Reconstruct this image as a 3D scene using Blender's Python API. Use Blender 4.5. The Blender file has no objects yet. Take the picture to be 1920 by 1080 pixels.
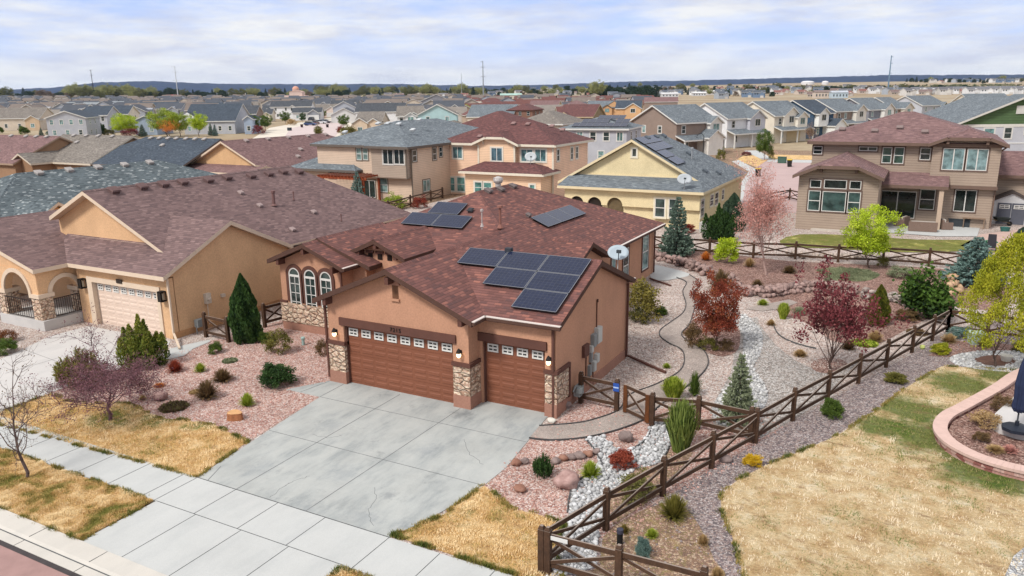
# a drone view over a brown stucco house, its gravel garden and the suburb beyond
EXPO = .4; CLOUD_LOC = (0.3, 1.7, 0.0); CLOUD_SC = 3.6; CLOUD_LO = .38; CLOUD_HI = .62; HAZE = 3.2e-5
import bpy, bmesh, math, random
import numpy as np
from mathutils import Vector, Matrix, noise, geometry
random.seed(7); rng = np.random.default_rng(11)
SC = bpy.context.scene; COL = SC.collection
# ---------------------------------------------------------------- camera model (metres; X along the garage front, Y away from the street)
F = 1450.; PITCH = math.radians(14.2); ROLL = math.radians(-.68); YAW = math.radians(28.2)
CAM = np.array([19., -22., 11.])
_f = np.array([-math.sin(YAW), math.cos(YAW), 0]); _r = np.array([math.cos(YAW), math.sin(YAW), 0])
FW = _f*math.cos(PITCH)+np.array([0, 0, -math.sin(PITCH)]); _u = np.cross(_r, FW)
RT = _r*math.cos(ROLL)+_u*math.sin(ROLL); UP = -_r*math.sin(ROLL)+_u*math.cos(ROLL)
def ray(px, py): return FW+RT*((px-960)/F)-UP*((py-540)/F)
def onz(px, py, z=0.):
    d = ray(px, py); t = (z-CAM[2])/d[2]; return Vector(CAM+d*t)
def onplane(px, py, n, p0):
    d = ray(px, py); n = np.array(n, float); t = n@(np.array(p0, float)-CAM)/(n@d); return Vector(CAM+d*t)
def terrain(x, y):
    r = math.hypot(x-CAM[0], y-CAM[1]); az = math.atan2(x-CAM[0], y-CAM[1])+YAW   # 0 along the view, + right
    k = min(max((r-520)/2200, 0), 1); k = k*k*(3-2*k)
    a = 17+12*min(max((az+.02)/.35, 0), 1)
    return a*k
def ong(px, py):
    d = ray(px, py); t = 1.
    for i in range(4000):
        p = CAM+d*t
        if p[2] <= terrain(p[0], p[1]): return Vector(p)
        t += max(.3, t*.004)
    return Vector(p)
def pxh(base, px_top, py_top):
    d = ray(px_top, py_top); h = math.hypot(base.x-CAM[0], base.y-CAM[1]); t = h/math.hypot(d[0], d[1]); return CAM[2]+d[2]*t-base.z
def mpp(p): return float((np.array(p)-CAM)@FW)/F      # metres per photo pixel at p
# ---------------------------------------------------------------- colours and materials
def lin(c):
    c /= 255.; return c/12.92 if c <= .04045 else ((c+.055)/1.055)**2.4
def S(r, g, b, k=.74): return (lin(r)*k, lin(g)*k, lin(b)*k, 1)
MATS = {}
def new(name):
    m = bpy.data.materials.new(name); m.use_nodes = True
    nt = m.node_tree; b = nt.nodes['Principled BSDF']; b.inputs['Roughness'].default_value = .85
    if 'Specular IOR Level' in b.inputs: b.inputs['Specular IOR Level'].default_value = .25
    return m, nt, b
def N(nt, t, **kw):
    n = nt.nodes.new(t)
    for k, v in kw.items():
        if k.startswith('i_'): n.inputs[k[2:].replace('_', ' ')].default_value = v
        else: setattr(n, k, v)
    return n
def ramp(nt, src, stops, interp='LINEAR'):
    r = nt.nodes.new('ShaderNodeValToRGB'); r.color_ramp.interpolation = interp
    e = r.color_ramp.elements
    while len(e) < len(stops): e.new(.5)
    for i, (p, c) in enumerate(stops): e[i].position = p; e[i].color = c if len(c) == 4 else (*c, 1)
    nt.links.new(src, r.inputs[0]); return r.outputs[0]
def mix(nt, a, b, f, mode='MIX'):
    m = nt.nodes.new('ShaderNodeMix'); m.data_type = 'RGBA'; m.blend_type = mode
    for sock, v in ((m.inputs[0], f), (m.inputs[6], a), (m.inputs[7], b)):
        if hasattr(v, 'is_linked'): nt.links.new(v, sock)
        else: sock.default_value = v
    return m.outputs[2]
def noise_(nt, scale, detail=4, co='Object', rough=.55, vec=None):
    n = N(nt, 'ShaderNodeTexNoise'); n.inputs['Scale'].default_value = scale; n.inputs['Detail'].default_value = detail; n.inputs['Roughness'].default_value = rough
    if vec is None: vec = N(nt, 'ShaderNodeTexCoord').outputs[co]
    nt.links.new(vec, n.inputs['Vector']); return n.outputs['Fac']
def gpos(nt): return N(nt, 'ShaderNodeNewGeometry').outputs['Position']
def bump(nt, b, h, strength=.4, dist=.02):
    n = N(nt, 'ShaderNodeBump'); n.inputs['Strength'].default_value = strength; n.inputs['Distance'].default_value = dist
    nt.links.new(h, n.inputs['Height']); nt.links.new(n.outputs[0], b.inputs['Normal'])
def sc(c, k): return (min(c[0]*k, 1), min(c[1]*k, 1), min(c[2]*k, 1), 1)
def SL(r, g, b): return S(r, g, b, 1.02)
def plain(c, var=.12, scale=3., rough=.8, bs=0., bscale=30., spec=.25, metal=0.):
    key = ('plain', c, var, scale, rough, bs, bscale, spec, metal)
    if key in MATS: return MATS[key]
    m, nt, b = new('paint'); v = gpos(nt)
    f = noise_(nt, scale, 5, vec=v)
    nt.links.new(ramp(nt, f, [(.3, sc(c, 1-var)), (.7, sc(c, 1+var))]), b.inputs['Base Color'])
    b.inputs['Roughness'].default_value = rough; b.inputs['Metallic'].default_value = metal; b.inputs['Specular IOR Level'].default_value = spec
    if bs: bump(nt, b, noise_(nt, bscale, 3, vec=v), bs, .01)
    MATS[key] = m; return m
def stucco(c):
    key = ('stucco', c)
    if key in MATS: return MATS[key]
    m, nt, b = new('stucco'); v = gpos(nt)
    f = noise_(nt, .55, 6, vec=v, rough=.65); g = noise_(nt, 14, 4, vec=v)
    st = N(nt, 'ShaderNodeMapping'); st.inputs['Scale'].default_value = (1.2, 1.2, .3); nt.links.new(v, st.inputs[0])
    s = noise_(nt, 1.3, 4, vec=st.outputs[0])
    a = ramp(nt, f, [(.3, sc(c, .88)), (.7, sc(c, 1.07))])
    a = mix(nt, a, ramp(nt, g, [(.3, (.8, .8, .8)), (.7, (1.12, 1.12, 1.12))]), .7, 'MULTIPLY')
    a = mix(nt, a, ramp(nt, s, [(.35, (.9, .89, .88)), (.6, (1, 1, 1))]), .5, 'MULTIPLY')
    nt.links.new(a, b.inputs['Base Color']); bump(nt, b, noise_(nt, 45, 3, vec=v), .35, .01); b.inputs['Roughness'].default_value = .95
    MATS[key] = m; return m
def siding(c, lap=.18):
    key = ('siding', c, lap)
    if key in MATS: return MATS[key]
    m, nt, b = new('lap_siding'); v = gpos(nt)
    sx = N(nt, 'ShaderNodeSeparateXYZ'); nt.links.new(v, sx.inputs[0])
    d = N(nt, 'ShaderNodeMath', operation='DIVIDE'); nt.links.new(sx.outputs[2], d.inputs[0]); d.inputs[1].default_value = lap
    fr = N(nt, 'ShaderNodeMath', operation='FRACT'); nt.links.new(d.outputs[0], fr.inputs[0])
    f = noise_(nt, .8, 4, vec=v)
    a = ramp(nt, f, [(.3, sc(c, .93)), (.7, sc(c, 1.07))])
    a = mix(nt, a, ramp(nt, fr.outputs[0], [(0, (.55, .55, .55)), (.1, (.62, .6, .6)), (.16, (1, 1, 1)), (1, (1, 1, 1))]), 1., 'MULTIPLY')
    nt.links.new(a, b.inputs['Base Color']); bump(nt, b, fr.outputs[0], .6, .02)
    MATS[key] = m; return m
def shingles(c1, c2, c3, mort=.45, row=.145, tab=.36, big=.2):
    """c1 base, c2 light tab, c3 dark tab; uv in metres along / up the slope"""
    key = ('shingles', c1, c2, c3, row)
    if key in MATS: return MATS[key]
    m, nt, b = new('asphalt_shingles'); uv = N(nt, 'ShaderNodeUVMap').outputs[0]
    def brick(w, h, off):
        t = N(nt, 'ShaderNodeTexBrick'); t.offset = off; nt.links.new(uv, t.inputs['Vector'])
        t.inputs['Scale'].default_value = 1; t.inputs['Brick Width'].default_value = w; t.inputs['Row Height'].default_value = h
        t.inputs['Color1'].default_value = (0, 0, 0, 1); t.inputs['Color2'].default_value = (1, 1, 1, 1); t.inputs['Mortar'].default_value = (.5, .5, .5, 1)
        t.inputs['Mortar Size'].default_value = .012; t.inputs['Mortar Smooth'].default_value = .3; t.inputs['Bias'].default_value = 0
        return t
    t = brick(tab, row, .37)
    a = ramp(nt, t.outputs['Color'], [(0, c3), (.28, sc(c1, .86)), (.55, c1), (.8, sc(c1, 1.1)), (1, c2)])
    n1 = noise_(nt, .5, 5, vec=uv, rough=.65); n2 = noise_(nt, 45, 2, vec=uv)
    a = mix(nt, a, ramp(nt, n1, [(.3, (1-big, 1-big, 1-big)), (.7, (1+big*.7,)*3)]), 1, 'MULTIPLY')
    a = mix(nt, a, ramp(nt, n2, [(.3, (.78, .78, .78)), (.7, (1.2, 1.2, 1.2))]), 1, 'MULTIPLY')
    sx = N(nt, 'ShaderNodeSeparateXYZ'); nt.links.new(uv, sx.inputs[0])
    d = N(nt, 'ShaderNodeMath', operation='DIVIDE'); nt.links.new(sx.outputs[1], d.inputs[0]); d.inputs[1].default_value = row
    fr = N(nt, 'ShaderNodeMath', operation='FRACT'); nt.links.new(d.outputs[0], fr.inputs[0])
    a = mix(nt, a, ramp(nt, fr.outputs[0], [(0, (mort,)*3), (.14, (mort+.1,)*3), (.26, (1, 1, 1)), (1, (1, 1, 1))]), 1, 'MULTIPLY')
    nt.links.new(a, b.inputs['Base Color']); b.inputs['Roughness'].default_value = .9
    bump(nt, b, fr.outputs[0], .5, .02)
    MATS[key] = m; return m
def stone_veneer():
    if 'veneer' in MATS: return MATS['veneer']
    m, nt, b = new('stone_veneer'); v = gpos(nt)
    mp = N(nt, 'ShaderNodeMapping'); mp.inputs['Scale'].default_value = (2.7, 2.7, 4.4); nt.links.new(v, mp.inputs[0])
    def vor(feat):
        t = N(nt, 'ShaderNodeTexVoronoi', feature=feat); t.distance = 'CHEBYCHEV' if feat == 'F1' else t.distance; t.inputs['Scale'].default_value = 1.; t.inputs['Randomness'].default_value = .85
        nt.links.new(mp.outputs[0], t.inputs['Vector']); return t
    t = N(nt, 'ShaderNodeTexVoronoi', feature='F1'); t.inputs['Randomness'].default_value = .85; nt.links.new(mp.outputs[0], t.inputs['Vector'])
    e = vor('DISTANCE_TO_EDGE')
    sx = N(nt, 'ShaderNodeSeparateColor'); nt.links.new(t.outputs['Color'], sx.inputs[0])
    a = ramp(nt, sx.outputs[0], [(0, S(176, 142, 120, .9)), (.25, S(200, 172, 148, .9)), (.5, S(222, 204, 180, .9)), (.75, S(208, 182, 164, .9)), (.9, S(172, 152, 138, .9))], 'CONSTANT')
    a = mix(nt, a, ramp(nt, noise_(nt, 9, 5, vec=v), [(.3, (.75, .74, .72)), (.7, (1.15, 1.15, 1.15))]), .8, 'MULTIPLY')
    a = mix(nt, a, ramp(nt, e.outputs['Distance'], [(0, (.5, .48, .46)), (.03, (.62, .6, .58)), (.07, (1, 1, 1))]), 1, 'MULTIPLY')
    nt.links.new(a, b.inputs['Base Color']); bump(nt, b, ramp(nt, e.outputs['Distance'], [(0, (0, 0, 0)), (.15, (1, 1, 1))]), 1., .05)
    MATS['veneer'] = m; return m
def gravel(name, cols, size=.05, edge=.35, patch=None, var=.15, warm=None):
    m, nt, b = new(name); v = gpos(nt)
    mp = N(nt, 'ShaderNodeMapping'); mp.inputs['Scale'].default_value = (1/size, 1/size, 1/size); nt.links.new(v, mp.inputs[0])
    t = N(nt, 'ShaderNodeTexVoronoi', feature='F1'); nt.links.new(mp.outputs[0], t.inputs['Vector']); t.inputs['Scale'].default_value = 1
    e = N(nt, 'ShaderNodeTexVoronoi', feature='DISTANCE_TO_EDGE'); nt.links.new(mp.outputs[0], e.inputs['Vector']); e.inputs['Scale'].default_value = 1
    sx = N(nt, 'ShaderNodeSeparateColor'); nt.links.new(t.outputs['Color'], sx.inputs[0])
    st = [(i/max(1, len(cols)), c) for i, c in enumerate(cols)]
    a = ramp(nt, sx.outputs[0], st, 'CONSTANT')
    n1 = noise_(nt, .35, 6, vec=v, rough=.7)
    a = mix(nt, a, ramp(nt, n1, [(.3, (1-var,)*3), (.7, (1+var,)*3)]), 1, 'MULTIPLY')
    n3 = noise_(nt, 2.2, 4, vec=v, rough=.7)
    a = mix(nt, a, ramp(nt, n3, [(.3, (1-var*.8,)*3), (.7, (1+var*.8,)*3)]), 1, 'MULTIPLY')
    if patch:
        n2 = noise_(nt, patch[1], 6, vec=v, rough=.7); a = mix(nt, a, patch[0], ramp(nt, n2, [(patch[2], (0, 0, 0)), (patch[2]+.12, (.75, .75, .75))]))
    a = mix(nt, a, ramp(nt, e.outputs['Distance'], [(0, (edge,)*3), (.05, (edge+.2,)*3), (.13, (1, 1, 1))]), 1, 'MULTIPLY')
    nt.links.new(a, b.inputs['Base Color']); bump(nt, b, ramp(nt, e.outputs['Distance'], [(0, (0, 0, 0)), (.3, (1, 1, 1))]), .55, size*.5)
    b.inputs['Roughness'].default_value = .95
    return m
def concrete(name, c, stain=.14, streak=True, spots=()):
    m, nt, b = new(name); v = gpos(nt)
    a = ramp(nt, noise_(nt, .45, 8, vec=v, rough=.68), [(.28, sc(c, 1-stain)), (.5, c), (.72, sc(c, 1+stain*.5))])
    mp = N(nt, 'ShaderNodeMapping'); mp.inputs['Scale'].default_value = (1.1, .35, 1); mp.inputs['Rotation'].default_value = (0, 0, .3); nt.links.new(v, mp.inputs[0])
    a = mix(nt, a, ramp(nt, noise_(nt, 1.1, 6, vec=mp.outputs[0], rough=.7), [(.34, (.66, .69, .72)), (.5, (.92, .93, .94)), (.6, (1, 1, 1))]), .85 if streak else .25, 'MULTIPLY')
    if streak: a = mix(nt, a, ramp(nt, noise_(nt, .8, 9, vec=v, rough=.75), [(.58, (1, 1, 1)), (.68, (.7, .71, .72)), (.8, (.5, .5, .5))]), .8, 'MULTIPLY')
    for (x, y, r, dk) in spots:      # old damp marks and oil stains
        d = N(nt, 'ShaderNodeVectorMath', operation='DISTANCE'); nt.links.new(v, d.inputs[0]); d.inputs[1].default_value = (x, y, .02)
        q = N(nt, 'ShaderNodeMath', operation='MULTIPLY_ADD'); nt.links.new(noise_(nt, 2.2/r, 8, vec=v, rough=.75), q.inputs[0]); q.inputs[1].default_value = r*2.2; nt.links.new(d.outputs['Value'], q.inputs[2])
        h = N(nt, 'ShaderNodeMath', operation='DIVIDE'); nt.links.new(q.outputs[0], h.inputs[0]); h.inputs[1].default_value = r*2
        a = mix(nt, a, ramp(nt, h.outputs[0], [(.6, (dk, dk*1.02, dk*1.05)), (.95, (1, 1, 1))]), 1, 'MULTIPLY')
    a = mix(nt, a, ramp(nt, noise_(nt, 60, 2, vec=v), [(.3, (.93,)*3), (.7, (1.05,)*3)]), 1, 'MULTIPLY')
    nt.links.new(a, b.inputs['Base Color']); bump(nt, b, noise_(nt, 60, 3, vec=v), .15, .005)
    return m
def lawn_mat(name, green=.5, seed=0., spots=(), k=1., c4=((166, 124, 76), (200, 160, 106), (220, 188, 138), (234, 214, 176))):
    m, nt, b = new(name); v0 = gpos(nt)
    mp0 = N(nt, 'ShaderNodeMapping'); mp0.inputs['Location'].default_value = (seed, seed*.7, 0); nt.links.new(v0, mp0.inputs[0]); v = mp0.outputs[0]
    a = ramp(nt, noise_(nt, 1.3, 7, vec=v, rough=.7), [(.28, S(*c4[0], k)), (.42, S(*c4[1], k)), (.55, S(*c4[2], k)), (.72, S(*c4[3], k))])
    mp = N(nt, 'ShaderNodeMapping'); mp.inputs['Scale'].default_value = (1., 2.3, 1); mp.inputs['Rotation'].default_value = (0, 0, .9); nt.links.new(v, mp.inputs[0])
    a = mix(nt, a, ramp(nt, noise_(nt, 9, 5, vec=mp.outputs[0], rough=.75), [(.3, (.62, .58, .5)), (.5, (1, 1, 1)), (.7, (1.2, 1.18, 1.12))]), .9, 'MULTIPLY')
    g = ramp(nt, noise_(nt, 18, 4, vec=v), [(.3, S(78, 92, 34)), (.7, S(128, 134, 58))])
    a = mix(nt, a, g, ramp(nt, noise_(nt, .62, 7, vec=v, rough=.72), [(green, (0, 0, 0)), (green+.1, (.8, .8, .8))]))
    for (x, y, r) in spots:     # greener where the sprinklers reach
        d = N(nt, 'ShaderNodeVectorMath', operation='DISTANCE'); nt.links.new(v0, d.inputs[0]); d.inputs[1].default_value = (x, y, 0)
        q = N(nt, 'ShaderNodeMath', operation='MULTIPLY_ADD'); nt.links.new(noise_(nt, 1.1, 6, vec=v, rough=.7), q.inputs[0]); q.inputs[1].default_value = r*1.6; nt.links.new(d.outputs['Value'], q.inputs[2])
        h = N(nt, 'ShaderNodeMath', operation='DIVIDE'); nt.links.new(q.outputs[0], h.inputs[0]); h.inputs[1].default_value = r*1.8
        a = mix(nt, a, ramp(nt, noise_(nt, 7, 5, vec=v), [(.3, S(62, 92, 26)), (.7, S(112, 136, 48))]), ramp(nt, h.outputs[0], [(.72, (.85, .85, .85)), (.95, (0, 0, 0))]))
    a = mix(nt, a, ramp(nt, noise_(nt, 34, 3, vec=v, rough=.8), [(.3, (.6, .56, .48)), (.55, (1.05,)*3)]), .7, 'MULTIPLY')
    a = mix(nt, a, S(150, 116, 84, k), ramp(nt, noise_(nt, .9, 8, vec=mp.outputs[0], rough=.75), [(.54, (0, 0, 0)), (.66, (.8, .8, .8))]))
    nt.links.new(a, b.inputs['Base Color']); bump(nt, b, noise_(nt, 26, 4, vec=v, rough=.8), 1., .06); b.inputs['Roughness'].default_value = 1
    return m
def wood(c, k=1.):
    key = ('wood', c)
    if key in MATS: return MATS[key]
    m, nt, b = new('stained_wood'); v = N(nt, 'ShaderNodeTexCoord').outputs['Object']
    a = ramp(nt, noise_(nt, 2.5, 6, vec=v, rough=.7), [(.3, sc(c, .62)), (.55, c), (.75, sc(c, 1.5))])
    a = mix(nt, a, ramp(nt, noise_(nt, 22, 4, vec=v), [(.3, (.7,)*3), (.7, (1.2,)*3)]), .8, 'MULTIPLY')
    # upper faces coloured paler: weathered grey plus the lit look of the tops, painted in
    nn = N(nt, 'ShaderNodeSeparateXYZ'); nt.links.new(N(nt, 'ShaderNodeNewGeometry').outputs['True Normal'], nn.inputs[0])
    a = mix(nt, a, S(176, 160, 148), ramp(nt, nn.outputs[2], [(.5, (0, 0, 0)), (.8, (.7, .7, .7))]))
    nt.links.new(a, b.inputs['Base Color']); b.inputs['Roughness'].default_value = .75
    MATS[key] = m; return m
def glass(c=(.018, .026, .028, 1), rough=.06):
    key = ('glass', c, rough)
    if key in MATS: return MATS[key]
    m, nt, b = new('window_glass'); v = gpos(nt)
    nt.links.new(ramp(nt, noise_(nt, 1.7, 3, vec=v), [(.35, sc(c, .55)), (.65, sc(c, 1.5))]), b.inputs['Base Color'])
    b.inputs['Roughness'].default_value = rough; b.inputs['Specular IOR Level'].default_value = .5
    MATS[key] = m; return m
def leaf(c1, c2, c3=None):
    key = ('leaf', c1, c2, c3)
    if key in MATS: return MATS[key]
    m, nt, b = new('foliage'); at = N(nt, 'ShaderNodeAttribute'); at.attribute_name = 'tint'
    st = [(0, c1), (1, c2)] if c3 is None else [(0, c1), (.6, c2), (1, c3)]
    nt.links.new(ramp(nt, at.outputs['Fac'], st), b.inputs['Base Color'])
    b.inputs['Roughness'].default_value = .7; b.inputs['Specular IOR Level'].default_value = .2
    tr = N(nt, 'ShaderNodeBsdfTranslucent'); nt.links.new(ramp(nt, at.outputs['Fac'], st), tr.inputs[0])
    ms = N(nt, 'ShaderNodeMixShader'); ms.inputs[0].default_value = .22
    nt.links.new(b.outputs[0], ms.inputs[1]); nt.links.new(tr.outputs[0], ms.inputs[2]); nt.links.new(ms.outputs[0], nt.nodes['Material Output'].inputs[0])
    MATS[key] = m; return m
def rockmat(c, c2):
    key = ('rock', c, c2)
    if key in MATS: return MATS[key]
    m, nt, b = new('rock'); v = gpos(nt)
    a = ramp(nt, noise_(nt, 4, 8, vec=v, rough=.7), [(.3, c), (.7, c2)])
    oi = N(nt, 'ShaderNodeAttribute'); oi.attribute_name = 'tint'
    a = mix(nt, a, ramp(nt, oi.outputs['Fac'], [(0, (.66,)*3), (1, (1.25,)*3)]), 1, 'MULTIPLY')
    nt.links.new(a, b.inputs['Base Color']); bump(nt, b, noise_(nt, 16, 5, vec=v), .6, .03)
    MATS[key] = m; return m
def solar_mat():
    if 'solar' in MATS: return MATS['solar']
    m, nt, b = new('solar_cells'); uv = N(nt, 'ShaderNodeUVMap').outputs[0]
    t = N(nt, 'ShaderNodeTexBrick'); t.offset = 0; nt.links.new(uv, t.inputs['Vector']); t.inputs['Scale'].default_value = 1; t.inputs['Brick Width'].default_value = .16; t.inputs['Row Height'].default_value = .16
    t.inputs['Color1'].default_value = (.006, .011, .034, 1); t.inputs['Color2'].default_value = (.009, .015, .042, 1); t.inputs['Mortar'].default_value = (.05, .055, .075, 1); t.inputs['Mortar Size'].default_value = .004
    nt.links.new(t.outputs[0], b.inputs['Base Color']); b.inputs['Roughness'].default_value = .16; b.inputs['Specular IOR Level'].default_value = .3
    MATS['solar'] = m; return m
# ---------------------------------------------------------------- mesh builder and scene helpers
Z = Vector((0, 0, 1))
class MB:
    def __init__(s): s.v = []; s.f = []; s.m = []; s.uv = {}
    def poly(s, pts, m=0):
        i = len(s.v); s.v += [tuple(p) for p in pts]; s.f.append(tuple(range(i, i+len(pts)))); s.m.append(m); return s
    def hexa(s, p, m=0):   # 8 corners: bottom 4 ccw, top 4 ccw
        i = len(s.v); s.v += [tuple(q) for q in p]
        for q in ((3, 2, 1, 0), (4, 5, 6, 7), (0, 1, 5, 4), (1, 2, 6, 5), (2, 3, 7, 6), (3, 0, 4, 7)): s.f.append(tuple(i+k for k in q)); s.m.append(m)
        return s
    def box(s, x0, y0, z0, x1, y1, z1, m=0):
        return s.hexa([(x0, y0, z0), (x1, y0, z0), (x1, y1, z0), (x0, y1, z0), (x0, y0, z1), (x1, y0, z1), (x1, y1, z1), (x0, y1, z1)], m)
    def fbox(s, fc, u0, u1, z0, z1, d0, d1, m=0):   # box on a wall face: u along, z up, d outwards
        P = lambda u, z, d: fc[0]+fc[1]*u+fc[2]*d+Z*z
        return s.hexa([P(u0, z0, d1), P(u1, z0, d1), P(u1, z0, d0), P(u0, z0, d0), P(u0, z1, d1), P(u1, z1, d1), P(u1, z1, d0), P(u0, z1, d0)], m)
    def prism(s, pts, vec, m=0):
        pts = [Vector(p) for p in pts]; vec = Vector(vec); n = len(pts); i = len(s.v)
        s.v += [tuple(p) for p in pts]+[tuple(p+vec) for p in pts]
        s.f.append(tuple(range(i, i+n))); s.m.append(m); s.f.append(tuple(range(i+2*n-1, i+n-1, -1))); s.m.append(m)
        for k in range(n): s.f.append((i+k, i+n+k, i+n+(k+1) % n, i+(k+1) % n)); s.m.append(m)
        return s
    def tube(s, p0, p1, r0, r1=None, n=8, m=0, cap=True):
        r1 = r0 if r1 is None else r1; p0 = Vector(p0); p1 = Vector(p1); d = (p1-p0)
        if d.length < 1e-6: return s
        d.normalize(); a = d.orthogonal().normalized(); b = d.cross(a); i = len(s.v)
        for p, r in ((p0, r0), (p1, r1)):
            for k in range(n):
                t = 2*math.pi*k/n; s.v.append(tuple(p+(a*math.cos(t)+b*math.sin(t))*r))
        for k in range(n): s.f.append((i+k, i+(k+1) % n, i+n+(k+1) % n, i+n+k)); s.m.append(m)
        if cap: s.f.append(tuple(range(i+n-1, i-1, -1))); s.m.append(m); s.f.append(tuple(range(i+n, i+2*n))); s.m.append(m)
        return s
    def bar(s, p0, p1, w, h, m=0):   # square timber between two points, h vertical-ish
        p0 = Vector(p0); p1 = Vector(p1); d = (p1-p0).normalized(); a = d.cross(Z)
        a = a.normalized() if a.length > 1e-4 else Vector((1, 0, 0)); b = a.cross(d)
        q = [p0-a*w/2-b*h/2, p1-a*w/2-b*h/2, p1+a*w/2-b*h/2, p0+a*w/2-b*h/2, p0-a*w/2+b*h/2, p1-a*w/2+b*h/2, p1+a*w/2+b*h/2, p0+a*w/2+b*h/2]
        return s.hexa(q, m)
    def lathe(s, prof, c=(0, 0, 0), n=12, m=0):
        i = len(s.v); c = Vector(c)
        for r, z in prof:
            for k in range(n): t = 2*math.pi*k/n; s.v.append((c.x+r*math.cos(t), c.y+r*math.sin(t), c.z+z))
        for j in range(len(prof)-1):
            for k in range(n): s.f.append((i+j*n+k, i+j*n+(k+1) % n, i+(j+1)*n+(k+1) % n, i+(j+1)*n+k)); s.m.append(m)
        return s
    def build(s, name, mats, parent=None, smooth=False, fix=True, loc=None):
        me = bpy.data.meshes.new(name); me.from_pydata(s.v, [], s.f)
        for m in (mats if isinstance(mats, (list, tuple)) else [mats]): me.materials.append(m)
        me.polygons.foreach_set('material_index', s.m)
        if s.uv:
            ul = me.uv_layers.new(name='UVMap')
            for pi, us in s.uv.items():
                p = me.polygons[pi]
                for li, u in zip(p.loop_indices, us): ul.data[li].uv = u
        if fix:
            bm = bmesh.new(); bm.from_mesh(me); bmesh.ops.recalc_face_normals(bm, faces=bm.faces); bm.to_mesh(me); bm.free()
        if smooth: me.polygons.foreach_set('use_smooth', [True]*len(me.polygons))
        me.update()
        return link(name, me, parent, loc)
def link(name, me, parent=None, loc=None):
    o = bpy.data.objects.new(name, me); COL.objects.link(o)
    if parent is not None: o.parent = parent
    if loc is not None: o.location = loc
    return o
def tag(o, label=None, cat=None, group=None, kind=None):
    if label: o['label'] = label
    if cat: o['category'] = cat
    if group: o['group'] = group
    if kind: o['kind'] = kind
    return o
def root(name, loc, label, cat, group=None, rz=0.):
    o = bpy.data.objects.new(name, None); COL.objects.link(o); o.location = loc; o.rotation_euler = (0, 0, rz); o.empty_display_size = .3
    return tag(o, label, cat, group)
def uvface(pts):   # metres along / up the slope
    n = (Vector(pts[1])-Vector(pts[0])).cross(Vector(pts[2])-Vector(pts[1])).normalized()
    h = Z.cross(n); h = h.normalized() if h.length > 1e-4 else Vector((1, 0, 0)); sl = n.cross(h)
    return [(Vector(p).dot(h), Vector(p).dot(sl)) for p in pts]
class Roof:
    def __init__(s, t=.2): s.p = []; s.t = t
    def add(s, *pts): s.p.append([Vector(p) for p in pts]); return s
    def gable(s, x0, x1, y0, y1, ze, pitch, axis='y'):
        if axis == 'y':
            xm = (x0+x1)/2; zr = ze+pitch*(x1-x0)/2
            s.add((x0, y1, ze), (x0, y0, ze), (xm, y0, zr), (xm, y1, zr)); s.add((x1, y0, ze), (x1, y1, ze), (xm, y1, zr), (xm, y0, zr))
        else:
            ym = (y0+y1)/2; zr = ze+pitch*(y1-y0)/2
            s.add((x0, y0, ze), (x1, y0, ze), (x1, ym, zr), (x0, ym, zr)); s.add((x1, y1, ze), (x0, y1, ze), (x0, ym, zr), (x1, ym, zr))
        return zr
    def hip(s, x0, x1, y0, y1, ze, pitch):
        w = x1-x0; d = y1-y0; h = min(w, d)/2; zr = ze+pitch*h
        if w >= d: a = (x0+h, (y0+y1)/2, zr); b = (x1-h, (y0+y1)/2, zr)
        else: a = ((x0+x1)/2, y0+h, zr); b = ((x0+x1)/2, y1-h, zr)
        A, B, Cc, D = (x0, y0, ze), (x1, y0, ze), (x1, y1, ze), (x0, y1, ze)
        if w >= d:
            s.add(A, B, b, a); s.add(B, Cc, b); s.add(Cc, D, a, b); s.add(D, A, a)
        else:
            s.add(A, B, a); s.add(B, Cc, b, a); s.add(Cc, D, b); s.add(D, A, a, b)
        return zr
    def build(s, mats, parent, caps=True):
        mb = MB(); T = Vector((0, 0, -s.t)); edges = {}
        k = lambda p: (round(p.x, 3), round(p.y, 3), round(p.z, 3))
        for p in s.p:
            for i in range(len(p)): edges[(k(p[i]), k(p[(i+1) % len(p)]))] = 1
        ridges = []
        for p in s.p:
            mb.poly(p, 0); mb.uv[len(mb.f)-1] = uvface(p); n = len(p)
            mb.poly([q+T for q in reversed(p)], 1)
            for i in range(n):
                a, b = p[i], p[(i+1) % n]
                if (k(b), k(a)) in edges:
                    if k(a) < k(b): ridges.append((a, b))
                    continue
                mb.poly([a+T, b+T, b, a], 1)
        ro = mb.build('roof', mats, parent, fix=False)
        if caps and ridges:
            cb = MB()
            for a, b in ridges:
                d = (b-a).normalized(); w = d.cross(Z)
                w = w.normalized()*.13; 
                u = Vector((0, 0, .03)); lo = Vector((0, 0, -.045))
                cb.poly([a-w+lo, b-w+lo, b+u, a+u], 0); cb.uv[len(cb.f)-1] = [(0, 0), (0, (b-a).length), (.13, (b-a).length), (.13, 0)]
                cb.poly([a+u, b+u, b+w+lo, a+w+lo], 0); cb.uv[len(cb.f)-1] = [(0, 0), (0, (b-a).length), (.13, (b-a).length), (.13, 0)]
            cb.build('ridge_cap', mats[0], ro, fix=False)
        return ro
def face(o, u):
    u = Vector(u).normalized(); return (Vector(o), u, u.cross(Z))
def px2face(fc, x, y):
    p = onplane(x, y, fc[2], fc[0]); d = p-fc[0]; return d.dot(fc[1]), d.z
WHITE = S(232, 230, 224); 
BLIND = [(.018, .026, .028, 1), (.03, .045, .045, 1), S(112, 150, 150), S(128, 160, 158), (.02, .03, .03, 1), S(90, 120, 118)]
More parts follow.
